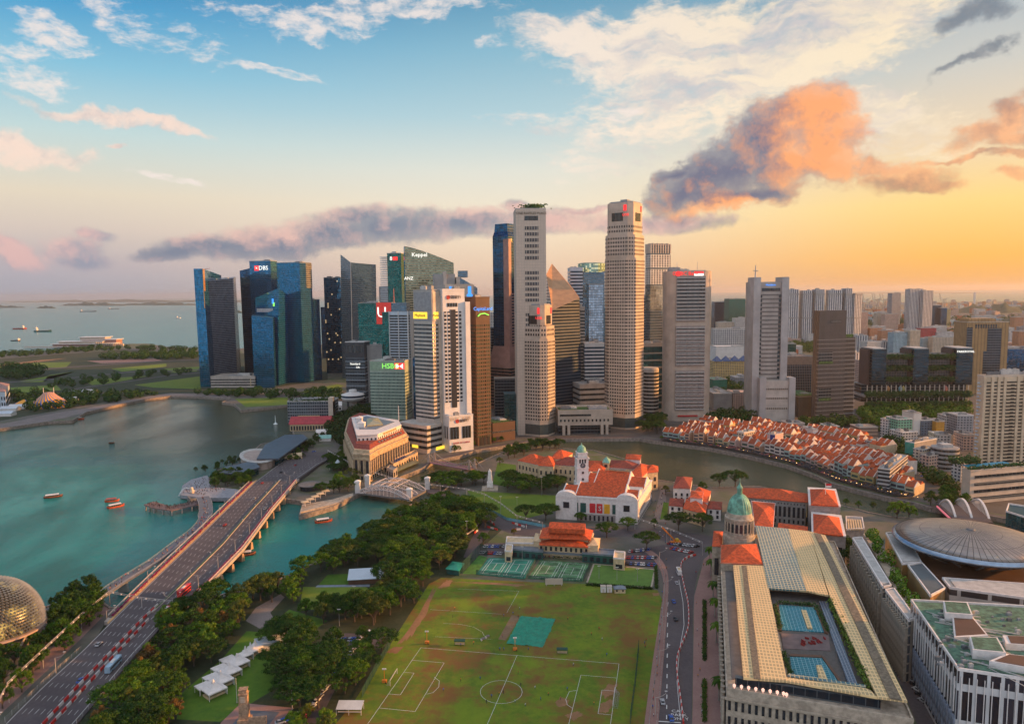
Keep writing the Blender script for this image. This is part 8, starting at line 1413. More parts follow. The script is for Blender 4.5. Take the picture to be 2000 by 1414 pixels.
def bus(label, p, rz, c, c2, L_=11.5, hh=3.3):
 o = thing('bus', label, 'bus', p, rz); b = MB().rings([[(x, -1.25*k_, .4), (x, 1.25*k_, .4), (x, 1.22*k_, hh-.2), (x, 1.0*k_, hh), (x, -1.0*k_, hh), (x, -1.22*k_, hh-.2)] for x, k_ in ((-L_/2, .94), (-L_/2+.3, 1), (L_/2-.3, 1), (L_/2, .94))]); b.build('body', c, o)
 for f in ([1.5] if hh < 4 else [1.2, 2.9]): MB().box(-L_/2+.4, -1.3, f, L_/2-.4, 1.3, f+.95).box(L_/2-.5, -1.1, f-.1, L_/2+.03, 1.1, f+1).build('window_band', WIN, o)
 MB().box(-2, -.7, hh, 1.5, .7, hh+.25).build('roof_unit', c2, o)
 for sx_ in (-L_*.3, L_*.32):
  for sy_ in (-1.15, 1.15): MB().rings([[(.5*math.cos(R(a)), -.15, .5*math.sin(R(a))) for a in range(0, 360, 40)], [(.5*math.cos(R(a)), .15, .5*math.sin(R(a))) for a in range(0, 360, 40)]]).build('wheel', MC['tyre'], o, (sx_, sy_, .5))
RB_ = mat('bus_red', (.60, .03, .03), .35)
a_ = RB(S4+32, .80, .03); e_ = RB(S4+34, .80, .03); bus('red double deck bus on the right lanes of the bridge road', a_, math.atan2((e_-a_).y, (e_-a_).x), RB_, C_white, 11.5, 4.3)
a_ = RB(S4+8, .86, .03); e_ = RB(S4+10, .86, .03); bus('second red bus behind the double deck bus near the park trees', a_, math.atan2((e_-a_).y, (e_-a_).x), RB_, C_white); bus('white coach with a cream side parked in the shaded car park', G(711, 1252), 1.15, WHT, CRM); bus('white truck heading down the field side road', G(1326, 1120), 1.5, WHT, CRM, 7, 3)
a_ = RB(72, .82, .03); e_ = RB(74, .82, .03); bus('pale blue coach on the near right lanes of the wide road', a_, math.atan2((e_-a_).y, (e_-a_).x), mat('coach_blue', (.35, .50, .62), .35), C_white); bus('white delivery truck in the service lane right of the gallery', G(1737, 1268), 1.9, WHT, CRM, 6, 3)
# boats
def boat(label, x, y, L_, rz, roofm, hullm, z=-2.9):
 p = G(x, y, z); o = thing('river_boat', label, 'boat', p, rz); w_ = L_*.16
 MB().rings([[(xx*L_, -w_*k_, zb), (xx*L_, -w_*k_*1.05, zt_), (xx*L_, w_*k_*1.05, zt_), (xx*L_, w_*k_, zb)] for xx, k_, zb, zt_ in ((-.5, .35, .1, 1.7), (-.42, .8, -.2, 1.3), (-.2, 1, -.3, 1.0), (.2, 1, -.3, 1.0), (.4, .7, -.2, 1.3), (.5, .12, .2, 1.9))]).build('hull', hullm, o)
 MB().box(-L_*.36, -w_*.8, 1.0, L_*.27, w_*.8, 1.9).build('window_band', WIN, o); MB().rings([[(xx*L_, -w_*.95, 2.55), (xx*L_, -w_*.6, 2.85), (xx*L_, w_*.6, 2.85), (xx*L_, w_*.95, 2.55)] for xx in (-.4, .3)]).build('roof', roofm, o); b = MB()
 for i in range(7):
  for s_ in (-1, 1): b.tube((-L_*.37+L_*.64*i/6, s_*w_*.8, 1.0), (-L_*.37+L_*.64*i/6, s_*w_*.85, 2.6), .07, 4)
 b.build('roof_posts', C_cream, o); MB().path([(xx*L_, w_*k_*1.07, zt_+.05) for xx, k_, zt_ in ((-.5, .35, 1.6), (-.42, .8, 1.25), (-.2, 1, .95), (.2, 1, .95), (.4, .7, 1.25), (.5, .12, 1.8))], .12).build('rub_rail', mat('rail_orange', (.65, .18, .03)), o); MB().path([(xx*L_, -w_*k_*1.07, zt_+.05) for xx, k_, zt_ in ((-.5, .35, 1.6), (-.42, .8, 1.25), (-.2, 1, .95), (.2, 1, .95), (.4, .7, 1.25), (.5, .12, 1.8))], .12).build('rub_rail', MC['rail_orange'], o)
HD, HR = mat('hull_dark', (.05, .02, .015), .5), mat('hull_red', (.40, .05, .02), .5)
boat('white roofed tour boat with a dark hull, leftmost on the bay', 104, 971, 14, .5, WHT, HD); boat('small orange red tour boat with a red roof', 219, 979, 11, .35, mat('roof_red', (.42, .05, .03)), HR); boat('white roofed red tour boat just below the small orange one', 226, 990, 13, .8, WHT, HR); boat('white roofed tour boat in the river mouth below the promontory', 632, 1019, 13, .45, WHT, HR); boat('tour boat half hidden beside the right edge of the road bridge', 478, 1084, 14, .3, WHT, HD); boat('small tour boat moored at the shophouse quay', 1381, 878, 8, .3, WHT, HR, -2.8); boat('tour boat moored at the far left pier', 150, 819, 20, .1, C_pale, HR); boat('small dark launch alone in the middle of the bay', 218, 866, 6, .4, GRN_W, HD)
def ship(label, x, y, L_, hs, hullm, sup):
 p = G(x, y, -3.2); o = thing('ship', label, 'ship', p, .05)
 MB().rings([[(xx*L_, -8*k_, 0), (xx*L_, -9*k_, hs*zt_), (xx*L_, 9*k_, hs*zt_), (xx*L_, 8*k_, 0)] for xx, k_, zt_ in ((-.5, .7, 1.1), (-.4, 1, 1), (.38, 1, 1), (.5, .1, 1.6))]).build('hull', hullm, o); MB().box(sup*L_, -7, hs, (sup+.1)*L_, 7, hs*2.6).box((sup+.02)*L_, -8, hs*2.6, (sup+.07)*L_, 8, hs*3.1).tube(((sup+.05)*L_, 0, hs*3), ((sup+.05)*L_, 0, hs*4.2), 1, 5).build('superstructure', C_white, o)
 b = MB(); [b.tube((xx*L_, 0, hs), (xx*L_, 0, hs*2), .8, 4) for xx in (-.05, .15, .35)]; b.build('deck_masts', PLANT[2], o)
ship('long low tanker far out on the sea', 172, 609, 200, 8, mat('hull_grey', (.08, .09, .11)), -.46); ship('small red and dark cargo ship at the left', 39, 643, 72, 6, HR, .2); ship('dark green cargo ship with its bridge aft, second from the left', 84, 648, 85, 7, GRN_W, -.42); ship('faint cargo ship near the horizon', 222, 604, 160, 7, MC['hull_grey'], -.4); ship('small white ferry on the sea', 348, 622, 40, 5, C_white, -.2); ship('low dark barge close to the green coast', 31, 666, 34, 3, HD, .3)
# terminal, circus tent, stand roof
t = thing('terminal', 'white stepped sea terminal building with a rayed roof on the coast', 'building', G(180, 676)); D0 = G(180, 676)
for i, (x, w_, h_, y_) in enumerate(((-30, 260, 12, 0), (-50, 190, 22, 20), (20, 150, 30, 40), (-20, 110, 40, 60))): MB().box(x-w_/2, y_-20, 0, x+w_/2, y_+30, h_).build('tier', (C_pink, STN, C_pink, STN)[i], t); MB().box(x-w_/2-6, y_-26, h_, x+w_/2+6, y_+34, h_+2.5).build('roof', C_white, t)
for i in range(14): MB().box(30+i*9, -28, 2, 33+i*9, -20, 20-i*.6).build('roof_ray', C_cream, t)
MB().box(-260, -60, 0, -60, -40, 4).build('pier', BC, t)
t.scale = (.8, .8, .7); Cc = G(97, 794); o = thing('circus_tent', 'yellow and blue striped circus tent across the bay', 'tent', Cc); cm_ = bpy.data.materials.new('striped_canvas'); cm_.use_nodes = True; t_ = NT(cm_.node_tree); s_ = t_.n('SeparateXYZ', {0: t_.n('TexCoord').outputs['Object']}); an = t_.m('ADD', t_.m('MULTIPLY', t_.m('ARCTAN2', s_.outputs[1], s_.outputs[0]), 3.2), t_.m('MULTIPLY', s_.outputs[2], .12)); b_ = t_.n('BsdfPrincipled', {'Base Color': t_.mix(t_.m('GREATER_THAN', t_.m('FRACT', an), .62), (.75, .34, .03), (.04, .12, .42)), 'Roughness': .6}); t_.t.links.new(b_.outputs[0], t_.n('OutputMaterial').inputs[0])
MB().lathe([(30, 0), (27, 6), (20, 11), (12, 17), (7, 22), (0.5, 23)], 40, sx=1, sy=.8).build('canopy', cm_, o, smooth=True); b = MB().lathe([(16, 0), (12, 6), (.5, 11)], 24, (-42, 4, 0)).build('side_canopy', cm_, o)
for x in (-8, 8): MB().tube((x, 0, 15), (x, 0, 30), .4, 5).build('mast', WHT, o)
for i, (x, y) in enumerate(((20, 802), (36, 798), (150, 770), (175, 768), (135, 783), (10, 812))): p = G(x, y); o = thing('marquee', ['first', 'second', 'third', 'fourth', 'fifth', 'sixth'][i]+' low white marquee by the circus tent across the bay', 'tent', p, .1); MB().box(-12, -7, 0, 12, 7, 4).build('wall', C_white, o); MB().gable([(-12, -7), (12, -7), (12, 7), (-12, 7)], 4.1, 3).build('roof', C_bluew, o)
o, P_, c = block('round ended white hall cut by the left edge across the bay', [(-30, 765), (10, 765), (18, 750), (-30, 745)], 26, C_bluew, cat='building', rows=[(4, 9), (13, 18)]); MB().hip(rel(o, P_), 26.2, 9, .8).build('roof', C_pink, o)
# white event tents
def peak_tent(label, x, y, w_=6.2, group=None):
 p = G(x, y); o = thing('party_tent', label, 'tent', p, .86, group); h_ = w_/2; MB().rings([[(-h_*k_, -h_*k_, z), (h_*k_, -h_*k_, z), (h_*k_, h_*k_, z), (-h_*k_, h_*k_, z)] for k_, z in ((1, 2.6), (1, 3.1), (.5, 3.8), (.18, 5.0), (.04, 6.8))]).build('canopy', WHT, o)
 for x_ in (-h_+.2, h_-.2):
  for y_ in (-h_+.2, h_-.2): MB().tube((x_, y_, 0), (x_, y_, 2.7), .14, 4).build('leg', WHT, o)
 MB().box(-h_+.4, -h_*.6, 0, h_-.4, h_*.6, .9).build('table', CRM, o); MB().box(h_-.2, -h_+.2, 0, h_-.1, h_-.2, 2.7).build('side_wall', C_white, o)
ord_ = ['first', 'second', 'third', 'fourth', 'fifth', 'sixth', 'seventh', 'eighth', 'ninth', 'tenth', 'eleventh']
tents = [(418, 1356), (432, 1338), (448, 1320), (464, 1303), (480, 1288), (490, 1281), (499, 1274)]
for i, (x, y) in enumerate(tents): peak_tent(ord_[i]+' white peaked tent from the near end of the row on the lawn', x, y, 8.2 if i < 4 else 5.4)
for i, (x, y) in enumerate([(399, 1350), (414, 1333), (430, 1315), (446, 1298)]): p = G(x, y); o = thing('flat_tent', ord_[i]+' low flat white tent from the near end, behind the peaked tents', 'tent', p, .86); MB().box(-3.2, -2.5, 2.5, 3.2, 2.5, 3.0).build('canopy', WHT, o); [MB().tube((a, b2, 0), (a, b2, 2.6), .12, 4).build('leg', WHT, o) for a in (-3, 3) for b2 in (-2.3, 2.3)]
p = G(528, 1262); o = thing('marquee', 'closed white box tent with a pitched roof on the lawn', 'tent', p, .5); MB().box(-6.5, -4, 0, 6.5, 4, 3.6).build('wall', mat('canvas_grey', (.45, .44, .43)), o); MB().gable([(-6.5, -4), (6.5, -4), (6.5, 4), (-6.5, 4)], 3.7, 1.8).build('roof', C_bluew, o)
p = G(716, 1134); o = thing('marquee', 'long white marquee with a sloping roof on the park lawn', 'tent', p, .12); MB().box(-10, -4.5, 0, 10, 4.5, 3.0).build('wall', C_brown, o); MB().loft([(-10.5, -5.5, 3.0), (10.5, -5.5, 3.0), (10.5, 5, 5.6), (-10.5, 5, 5.6)], [(-10.5, -5.5, 3.3), (10.5, -5.5, 3.3), (10.5, 5, 5.9), (-10.5, 5, 5.9)]).build('roof', C_bluew, o)
# memorial pylon
Cm = G(478, 1408); o = thing('memorial_pylon', 'square tapering brown stone memorial pylon on a paved court', 'monument', Cm, .15); ht = ZT(Cm, 474, 1344); SM = mat('memorial_stone', (.38, .25, .16), .85, vs=1, var=.25)
MB().rings([[(-k_, -k_*.8, z), (k_, -k_*.8, z), (k_, k_*.8, z), (-k_, k_*.8, z)] for k_, z in ((2.6, 0), (2.5, 1.5), (1.9, 1.6), (1.6, ht*.82), (1.9, ht*.84), (1.9, ht*.87), (1.5, ht*.88), (1.4, ht*.97), (1.7, ht*.98), (1.7, ht))]).build('shaft', SM, o); MB().box(-.9, -1.5, ht*.62, .9, -1.25, ht*.8).build('panel', STN, o); MB().box(2.2, -3.5, 0, 9, -2.6, 3.2).build('wing_wall', SM, o)
for i, (x, y) in enumerate(((463, 1372), (571, 1384))): p = G(x, y); o = thing('flag_pole', 'white flag pole %s of the stone memorial' % ('left' if i == 0 else 'right'), 'flag pole', p); MB().tube((0, 0, 0), (0, 0, 11), .12, 5, .06).build('pole', WHT, o); MB().lathe([(.4, 0), (.4, .4)], 8).build('base', STN, o)
# field things
for i, (x, y) in enumerate(((898, 1259), (1098, 1276))):
 p = G(x, y); o = thing('dugout', 'open team shelter with a dark green roof, %s of the teal cover' % ('left' if i == 0 else 'right'), 'shelter', p, -.05); MB().box(-2.6, -1.2, 2.2, 2.6, 1.2, 2.5).build('roof', mat('dark_green_sheet', (.01, .07, .05)), o); [MB().tube((a, b2, 0), (a, b2, 2.3), .06, 4).build('post', PLANT[2], o) for a in (-2.4, 2.4) for b2 in (-1, 1)]; MB().box(-2.2, -.4, .4, 2.2, .4, .55).box(-2.2, .35, .55, 2.2, .45, 1.1).build('bench', CRM, o)
OM = mat('machine_orange', (.70, .20, .02), .5)
for i, (x, y, lb) in enumerate(((1006, 1270, 'orange mobile floodlight tower by the teal cover'), (834, 1257, 'orange mobile floodlight tower at the pitch corner'), (751, 1333, 'orange mobile floodlight tower beside the left goal'))):
 p = G(x, y); o = thing('floodlight_tower', lb, 'floodlight', p); MB().box(-1, -.6, .3, 1, .6, 1.4).build('engine_box', OM, o); MB().tube((0, 0, 1.4), (0, 0, 6.4), .12, 5).build('mast', OM, o); MB().box(-.9, -.15, 6, -.1, .15, 6.6).box(.1, -.15, 6, .9, .15, 6.6).build('lamps', WHT, o); [MB().rings([[(.35*math.cos(R(a)), -.1, .35*math.sin(R(a))) for a in range(0, 360, 60)], [(.35*math.cos(R(a)), .1, .35*math.sin(R(a))) for a in range(0, 360, 60)]]).build('wheel', MC['tyre'], o, (.6, s_, .35)) for s_ in (-.65, .65)]
for i, (a_, e_, lb) in enumerate((((762, 1339), (776, 1315), 'white football goal at the left end of the pitch'), ((1197, 1382), (1201, 1352), 'white football goal at the right end of the pitch'))):
 p, q_ = G(*a_), G(*e_); o = thing('football_goal', lb, 'goal', p); d = (q_-p); n_ = Vector((d.y, -d.x, 0)).normalized()*(-2 if i == 0 else 2); z2 = Vector((0, 0, 2.4)); MB().path([(0, 0, 0), z2, d+z2, d], .1).build('frame', WHT, o); MB().add([z2, d+z2, d+n_, n_], [(0, 1, 2, 3)]).add([(0, 0, 0), z2, n_], [(0, 1, 2)]).add([d, d+z2, d+n_], [(0, 1, 2)]).build('net', fm, o)
o = thing('sight_screen', 'white cricket sight screen in front of the grass tennis courts', 'screen', G(1082, 1143)); MB().box(-5, -.1, .6, 5, .1, 4.2).build('board', C_cream, o); [MB().box(x, -.8, 0, x+.2, .8, .7).build('foot', PLANT[1], o) for x in (-4.5, 0, 4.3)]
for i, x in enumerate((1178, 1190)): p = G(x, 1156); o = thing('cabin', ('left' if i == 0 else 'right')+' of two white cabins below the bowling green', 'cabin', p); MB().box(-1.4, -1.2, .2, 1.4, 1.2, 3.6).build('wall', C_white, o); MB().box(-1.5, -1.3, 3.6, 1.5, 1.3, 3.8).build('roof', C_cream, o); MB().box(-.5, -1.3, .3, .5, -1.18, 2.3).build('door', C_cream, o)
p = G(1210, 1156); o = thing('hut', 'small cream hut with a grey hipped roof below the bowling green', 'hut', p); MB().box(-3, -1.8, 0, 3, 1.8, 2.6).build('wall', CRM, o); MB().hip([(-3, -1.8), (3, -1.8), (3, 1.8), (-3, 1.8)], 2.7, 1.3).build('roof', RF_G, o); [MB().box(x, -1.95, 1, x+.9, -1.78, 2.1).build('window', WIN, o) for x in (-2.2, 1.2)]
o = thing('spectator_stand', 'white framed canopy stand at the left edge of the football pitch', 'stand', G(684, 1390), -.03); MB().loft([(-5.2, -2.4, 2.4), (5.2, -2.4, 2.4), (5.2, 2.6, 3.4), (-5.2, 2.6, 3.4)], [(-5.2, -2.4, 2.55), (5.2, -2.4, 2.55), (5.2, 2.6, 3.55), (-5.2, 2.6, 3.55)]).build('roof', facade('stand_sheet', (.62, .6, .57), (.4, .36, .32), 1, 1, .8, .8), o); [MB().tube((x, y, 0), (x, y, 2.5), .1, 4).build('post', WHT, o) for x in (-5, 0, 5) for y in (-2.2, 2.2)]; MB().box(-4.8, -1, .5, 4.8, -.6, .7).build('bench', WHT, o)
for i, (x, y) in enumerate(((953, 1245), (944, 1250))): p = G(x, y); o = thing('roller', ('right' if i == 0 else 'left')+' of two small dark ground rollers near the cricket pitch', 'roller', p, .3); MB().box(-.8, -.5, .6, .8, .5, 1.3).build('body', PLANT[2], o); MB().rings([[(.45*math.cos(R(a)), -.6, .45*math.sin(R(a))+.45) for a in range(0, 360, 45)], [(.45*math.cos(R(a)), .6, .45*math.sin(R(a))+.45) for a in range(0, 360, 45)]]).build('drum', PLANT[1], o, (-1, 0, 0))
# crane by the junction
p = G(1318, 1062); o = thing('mobile_crane', 'orange mobile crane at the road junction behind the car parks', 'crane', p, .2); MB().box(-3, -1.2, .6, 4, 1.2, 2).build('chassis', OM, o); MB().box(.5, -1, 2, 2.5, 1, 3.6).build('cab', mat('machine_yellow', (.65, .40, .03), .5), o); MB().rings([[(x-.35, -.35, z-.3), (x+.3, -.35, z+.3), (x+.3, .35, z+.3), (x-.35, .35, z-.3)] for x, z in ((0, 2.5), (-9, 12))]).build('boom', OM, o); [MB().rings([[(.55*math.cos(R(a)), -.2, .55*math.sin(R(a))) for a in range(0, 360, 60)], [(.55*math.cos(R(a)), .2, .55*math.sin(R(a))) for a in range(0, 360, 60)]]).build('wheel', MC['tyre'], o, (x, y, .55)) for x in (-2, 0, 2, 3.4) for y in (-1.1, 1.1)]
# people
def person(nm, c, c2, pose):
 b = MB(); L_ = lambda pts, n=6: b.rings([[(x+rx*math.cos(2*math.pi*i/n), y+ry*math.sin(2*math.pi*i/n), z) for i in range(n)] for x, y, z, rx, ry in pts])
 st = .16 if pose else .02
 for s_ in (-1, 1): L_([(s_*.09+.0, s_*st-.05, 0, .05, .11), (s_*.09, s_*st, .1, .05, .05), (s_*.09, s_*st*.6, .48, .06, .06), (s_*.08, 0, .88, .09, .10)])
 L_([(0, 0, .82, .15, .11), (0, 0, 1.0, .14, .10), (0, 0, 1.25, .18, .12), (0, 0, 1.42, .20, .11), (0, 0, 1.48, .07, .07), (0, 0, 1.54, .055, .055), (0, .01, 1.6, .085, .10), (0, .01, 1.68, .09, .105), (0, 0, 1.76, .05, .06)], 8)
 for s_ in (-1, 1): L_([(s_*.21, 0, 1.40, .05, .05), (s_*.25, -s_*st*.5, 1.12, .04, .04), (s_*.26, -s_*st-.03, .84, .03, .035), (s_*.26, -s_*st-.05, .74, .02, .04)], 5)
 m_ = bpy.data.materials.new('clothes_'+nm.replace(' ', '_')); m_.use_nodes = True; t_ = NT(m_.node_tree); z = t_.n('SeparateXYZ', {0: t_.n('TexCoord').outputs['Object']}).outputs[2]; cc = t_.mix(t_.m('GREATER_THAN', z, .92), c2, c); cc = t_.mix(t_.m('GREATER_THAN', z, 1.47), cc, (.30, .16, .10)); cc = t_.mix(t_.m('GREATER_THAN', z, 1.69), cc, (.02, .015, .01)); bb_ = t_.n('BsdfPrincipled', {'Base Color': cc, 'Roughness': .9}); t_.t.links.new(bb_.outputs[0], t_.n('OutputMaterial').inputs[0])
 return Rep(tag(b.build('person', m_, smooth=True), 'person', 'person'))
PP = [(n_, person(n_, c_, d_, i % 2)) for i, (n_, c_, d_) in enumerate((('red shirt', (.50, .04, .04), (.04, .04, .06)), ('white shirt', (.65, .65, .65), (.05, .06, .12)), ('black shirt', (.03, .03, .03), (.06, .05, .05)), ('blue shirt', (.06, .14, .45), (.05, .05, .05)), ('orange shirt', (.65, .25, .04), (.05, .05, .05))))]
def ppl(pts, where):
 for p in pts: nm, r_ = pr.choice(PP); r_.put(p, pr.uniform(0, 6.28), pr.uniform(.95, 1.1), label='person in a %s %s' % (nm, where), group='people in a %s %s' % (nm, where))
ppl([G(x, y, .04) for x, y in ((960, 1362), (975, 1357), (1006, 1372), (1017, 1340), (1012, 1316), (983, 1354), (950, 1373), (1108, 1348), (1071, 1358), (1095, 1366), (1160, 1376), (938, 1327), (1056, 1368), (1026, 1379), (900, 1330), (1120, 1300), (1045, 1345), (866, 1350))], 'playing on the football pitch')
ppl([G(x, y, .04) for x, y in ((1002, 1200), (1015, 1190), (984, 1204), (1012, 1206), (982, 1244), (1109, 1210), (1170, 1230), (1155, 1240), (1185, 1281), (925, 1258), (984, 1270), (976, 1270), (965, 1275), (1176, 1250), (884, 1206), (888, 1190), (1259, 1258), (1262, 1252), (1032, 1270), (900, 1262), (1260, 1265))], 'standing on the upper part of the playing field')
jp = []
for i in range(110): k_ = pr.random()*(len(JW)-2); i_ = int(k_); a_ = JW[i_].lerp(JW[i_+1], k_-i_); jp.append(a_+Vector((pr.uniform(-2.2, 2.2), pr.uniform(-1, 1), .02)))
ppl(jp, 'strolling on the curved footbridge')
jq = [(p.x, p.y) for p in PX([(284, 985), (301, 980), (332, 989), (380, 979), (400, 974), (402, 979), (378, 986), (334, 996), (297, 990)], 1.4)]; xs = [q[0] for q in jq]; ys = [q[1] for q in jq]; L1 = []
while len(L1) < 130:
 p = (pr.uniform(min(xs), max(xs)), pr.uniform(min(ys), max(ys)))
 if inside(p, jq): L1.append((p[0], p[1], 1.41))
CR = list(L1)
jq = [(p.x, p.y) for p in PX([(358, 964), (362, 950), (378, 940), (404, 933), (410, 950), (440, 957), (400, 968)], 1)]; xs = [q[0] for q in jq]; ys = [q[1] for q in jq]; L1 = []
while len(L1) < 90:
 p = (pr.uniform(min(xs), max(xs)), pr.uniform(min(ys), max(ys)))
 if inside(p, jq): L1.append((p[0], p[1], 1.01))
CR += L1
ppl([RB(S4+(S8-S4)*pr.random(), pr.choice((-.09, -.095, .97)), .25) for i in range(60)], 'walking on the road bridge pavement'); ppl([G(pr.uniform(1358, 1378), y, .11) for y in (1105, 1120, 1180, 1205, 1232, 1262, 1310, 1322, 1345, 1362, 1392)], 'walking on the pink plaza'); ppl([G(1296+pr.uniform(-3, 3)-(y-1150)*.085, y, .13) for y in range(1095, 1400, 16)], 'walking on the pavement by the playing field')
ppl([G(pr.uniform(1060, 1215), pr.uniform(1086, 1091), .1) for i in range(40)], 'on the clubhouse terrace'); ppl([G(pr.uniform(1276, 1300), pr.uniform(965, 1060), .05) for i in range(30)], 'walking in the lane right of the theatre')
cb = {}
for p in CR:
 k_ = pr.randrange(5); me = PP[k_][1].p.data; c_, s_ = math.cos(p[0]*7), math.sin(p[0]*7); cb.setdefault(k_, MB()).add([(p[0]+v.co.x*c_-v.co.y*s_, p[1]+v.co.x*s_+v.co.y*c_, p[2]+v.co.z) for v in me.vertices], [tuple(f.vertices) for f in me.polygons])
for k_, b in cb.items(): tag(b.build('crowd', PP[k_][1].p.data.materials[0], uv=False, smooth=True), 'dense crowd of sightseers in a %s on the jetty and around the spouting statue' % PP[k_][0], 'crowd', None, 'stuff')
# lamps: double armed bridge lights and street lights
def lamp(two, h_):
 o = thing('street_lamp', 'lamp', 'street lamp'); MB().tube((0, 0, 0), (0, 0, h_*.72), .16, 6, .1).build('pole', C_pale, o)
 for s_ in ((-1, 1) if two else (1,)):
  MB().path([(s_*4.2*math.sin(R(a)), 0, h_*.72+h_*.28*(1-math.cos(R(a)))*1.2-h_*.34*(math.sin(R(a))**6)*.3) for a in range(0, 91, 15)], .07).build('arm', C_pale, o); MB().box(s_*4.2-.5, -.16, h_-.25, s_*4.2+.5, .16, h_-.08).build('lamp_head', WHT, o)
 return Rep(o)
l2, l1 = lamp(True, 11), lamp(False, 10)
bd = (RB(S5+60, .5)-RB(S5, .5)); ba = math.atan2(bd.y, bd.x)+math.pi/2
for i in range(9): p = RB(S4+10+i*(S8-S4-10)/8.5, .95, .2); l2.put(p, ba, label='double armed curved lamp on the right side of the road bridge', group='lamps along the right side of the road bridge')
for i in range(8): p = RB(20+i*(S8-30)/8, -.03 if i > 2 else -.01, .2); l1.put(p, ba+math.pi, label='single curved lamp on the left side of the wide road', group='lamps along the left side of the wide road')
for x, y in ((1292, 1395), (1300, 1300), (1306, 1230), (1310, 1160), (1300, 1100)): l1.put(G(x-12, y, .1), 0, label='slim curved lamp on the pavement by the playing field', group='lamps by the playing field')
gt = mat('gantry_grey', (.42, .40, .38), .6)
for i, (x, y, h_) in enumerate(((1058, 968, 16), (1010, 1000, 12), (946, 985, 14), (978, 1004, 14), (663, 1222, 9), (692, 1175, 9), (912, 1050, 12), (1302, 1062, 11), (1170, 1130, 8), (1205, 1133, 8), (1245, 1136, 8), (1020, 1094, 9), (1150, 1095, 9))):
 p = G(x, y); o = thing('light_mast', ['tall white mast on the wide lawn', 'floodlight pole with a cross arm on the wide lawn', 'dark pole left of the blue hoarding', 'dark pole by the blue hoarding', 'short pole near the shaded car park', 'white pole on the park lawn', 'pole by the junction kerb', 'pole at the start of the field road', 'first light pole on the bowling green', 'middle light pole on the bowling green', 'last light pole on the bowling green', 'light pole between the courts', 'light pole left of the bowling green'][i], 'light pole', p); MB().tube((0, 0, 0), (0, 0, h_), .13, 5, .07).build('pole', gt, o); MB().box(-.9, -.1, h_-.3, .9, .1, h_).build('lamp_head', WHT, o)
def gantry(label, pts, zt_=9, z0=0):
 P_ = PX(pts, 0); o = thing('lighting_gantry', label, 'gantry', P_[0]); A_ = [p-P_[0]+Vector((0, 0, zt_)) for p in P_]; b = MB().path(A_, .16); b.path([a-Vector((0, 0, .8)) for a in A_], .12); b.build('truss', gt, o)
 for a in A_: MB().tube((a.x, a.y, z0), a, .16, 5).build('post', gt, o)
 b = MB()
 for a, e in zip(A_, A_[1:]):
  n = int((e-a).length/5)
  for i in range(n): c = a.lerp(e, (i+.5)/n); b.box(c.x-.3, c.y-.3, c.z-.9, c.x+.3, c.y+.3, c.z-.3)
 b.build('spotlights', WHT, o)
gantry('long truss of race lights on poles along the left of the wide road', [(-10, 1430), (18, 1372), (85, 1305), (160, 1232), (215, 1185)]); gantry('truss of race lights crossing the wide road to the park', [(215, 1185), (278, 1198), (350, 1206)]); gantry('truss of race lights curving past the arch bridge and the wide lawn', [(640, 895), (700, 930), (790, 960), (860, 968), (912, 975), (946, 985), (978, 1004), (1010, 1030), (1060, 1044)]); gantry('truss of race lights from the theatre lane to the gallery corner', [(1240, 1034), (1310, 1058), (1372, 1085)])
# spiked dome at the left edge
Cd = G(-22, 1262); o = thing('spiked_dome', 'large dome covered in metal spikes with warm lights inside, cut by the left edge', 'dome', Cd); RX = (G(89, 1235)-G(-22, 1235)).length*.84; zt_ = ZT(Cd, 0, 1120); z0_ = 9.0; HH = (zt_-z0_)*.94
glw = bpy.data.materials.new('dome_glass'); glw.use_nodes = True; t_ = NT(glw.node_tree); P0 = t_.n('TexCoord').outputs['Object']; nz_ = t_.smooth(t_.noise(P0, .18, 3, .6).outputs[0], .5, .7); b_ = t_.n('BsdfPrincipled', {'Base Color': (.06, .06, .05), 'Roughness': .3, 'Emission Color': (1, .62, .15)}); t_.t.links.new(t_.m('MULTIPLY', nz_, .5), b_.inputs['Emission Strength']); t_.t.links.new(b_.outputs[0], t_.n('OutputMaterial').inputs[0])
Q = lambda th, ph, k_=1.0: Vector((RX*math.cos(ph)**.85*math.cos(th)*k_, RX*.82*math.cos(ph)**.85*math.sin(th)*k_, z0_+HH*math.sin(ph)*k_))
MB().rings([[Q(2*math.pi*i/48, max(0, R(ph)), .975) for i in range(48)] for ph in range(0, 90, 9)]).build('glass_shell', glw, o, smooth=True)
spm = mat('spike_metal', (.40, .36, .29), .35, metal=.5, var=.15); row = 0
for j in range(24):
 ph = R(3+j*3.5); n = max(8, int(84*math.cos(ph)**.85)); b = MB()
 for i in range(n):
  th = 2*math.pi*(i+.5*(j % 2))/n; dt = math.pi/n*.98; dp = R(1.9); a, c, d, e = Q(th-dt, ph), Q(th, ph+dp*1.4), Q(th+dt, ph), Q(th, ph-dp); ap = Q(th, ph+dp*.2, 1.0)+Vector((math.cos(th)*1.5, math.sin(th)*1.5, .2)); b.add([a, c, d, ap, e], [(0, 1, 3), (1, 2, 3)])
 b.build('spike_ring', spm, o, uv=False)
MB().rings([[(RX*k_*math.cos(2*math.pi*i/60), RX*.82*k_*math.sin(2*math.pi*i/60), z) for i in range(60)] for k_, z in ((1.0, z0_-.8), (1.05, z0_-.4), (1.05, z0_+.4), (.98, z0_+.6))], True, False).build('rim', mat('rim_rose', (.45, .34, .30), .5), o)
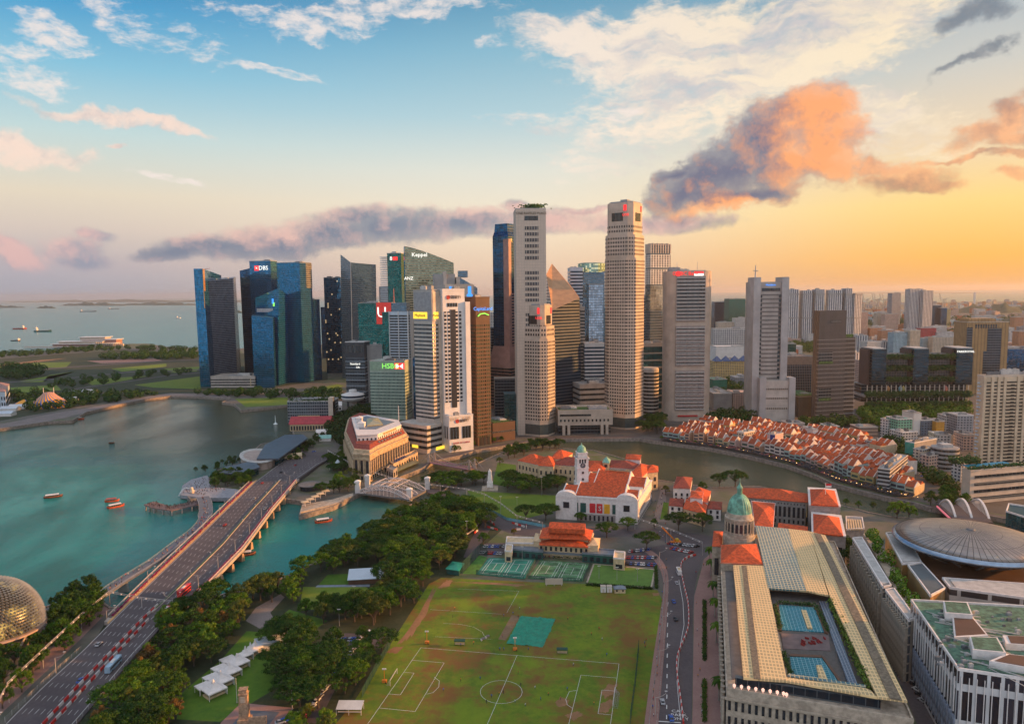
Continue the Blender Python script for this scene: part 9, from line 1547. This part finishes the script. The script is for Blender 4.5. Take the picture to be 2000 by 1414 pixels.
for i in range(20): a = 2*math.pi*i/20; MB().tube((RX*.98*math.cos(a), RX*.8*math.sin(a), z0_-.5), (RX*.88*math.cos(a+.15), RX*.72*math.sin(a+.15), 0), .55, 6).build('leg', C_cream, o); MB().tube((RX*.98*math.cos(a+.31), RX*.8*math.sin(a+.31), z0_-.5), (RX*.88*math.cos(a+.15), RX*.72*math.sin(a+.15), 0), .55, 6).build('leg', C_cream, o)
lay('forecourt', [(-80, 1290), (40, 1275), (95, 1235), (120, 1175), (95, 1186), (60, 1200), (-80, 1230)], S_pave, .05); lay('verge', [(-40, 1440), (0, 1395), (150, 1255), (215, 1190), (190, 1172), (120, 1250), (40, 1320), (-60, 1400)], S_pink, .02)
# harbour cranes on the far right
for i, x in enumerate((1683, 1694, 1712, 1716, 1727, 1732, 1795, 1844)):
 p = G(x, 606); o = thing('harbour_crane', 'tall pale harbour crane far off on the right horizon', 'crane', p, 0, 'harbour cranes on the right horizon'); MB().tube((-12, 0, 0), (-6, 0, 90), 3, 4).tube((12, 0, 0), (2, 0, 90), 3, 4).build('legs', C_cream, o); MB().tube((-30, 0, 80), (22, 0, 92), 3, 4).tube((-30, 0, 80), (-42, 0, 135), 2.5, 4).build('boom', C_cream, o)
fo = thing('water_jet_fountain', 'white fountain jet in the bay near the red roofed pier', 'fountain', G(538, 828, -3)); MB().lathe([(.8, 0), (.5, 5), (.15, 12)], 6).build('water_jet', MC['water_white'], fo); MB().lathe([(3, 0), (1.2, 1.4), (.3, 2)], 10).build('spray', MC['water_white'], fo)
for r_ in Rep.allr:
 if not r_.used:
  for x in [r_.p]+list(r_.p.children_recursive): bpy.data.objects.remove(x)
hz_ = MB().box(-26000, -400, -6, 30000, 42000, 330).build('haze', bpy.data.materials.new('haze_air'), uv=False); hz_['kind'] = 'stuff'; hm_ = hz_.data.materials[0]; hm_.use_nodes = True; t_ = NT(hm_.node_tree); vo = t_.n('VolumePrincipled', {'Color': (.88, .88, .92), 'Density': .000026, 'Anisotropy': .35}); t_.t.links.new(vo.outputs[0], t_.n('OutputMaterial').inputs['Volume']); hz_.display_type = 'WIRE'
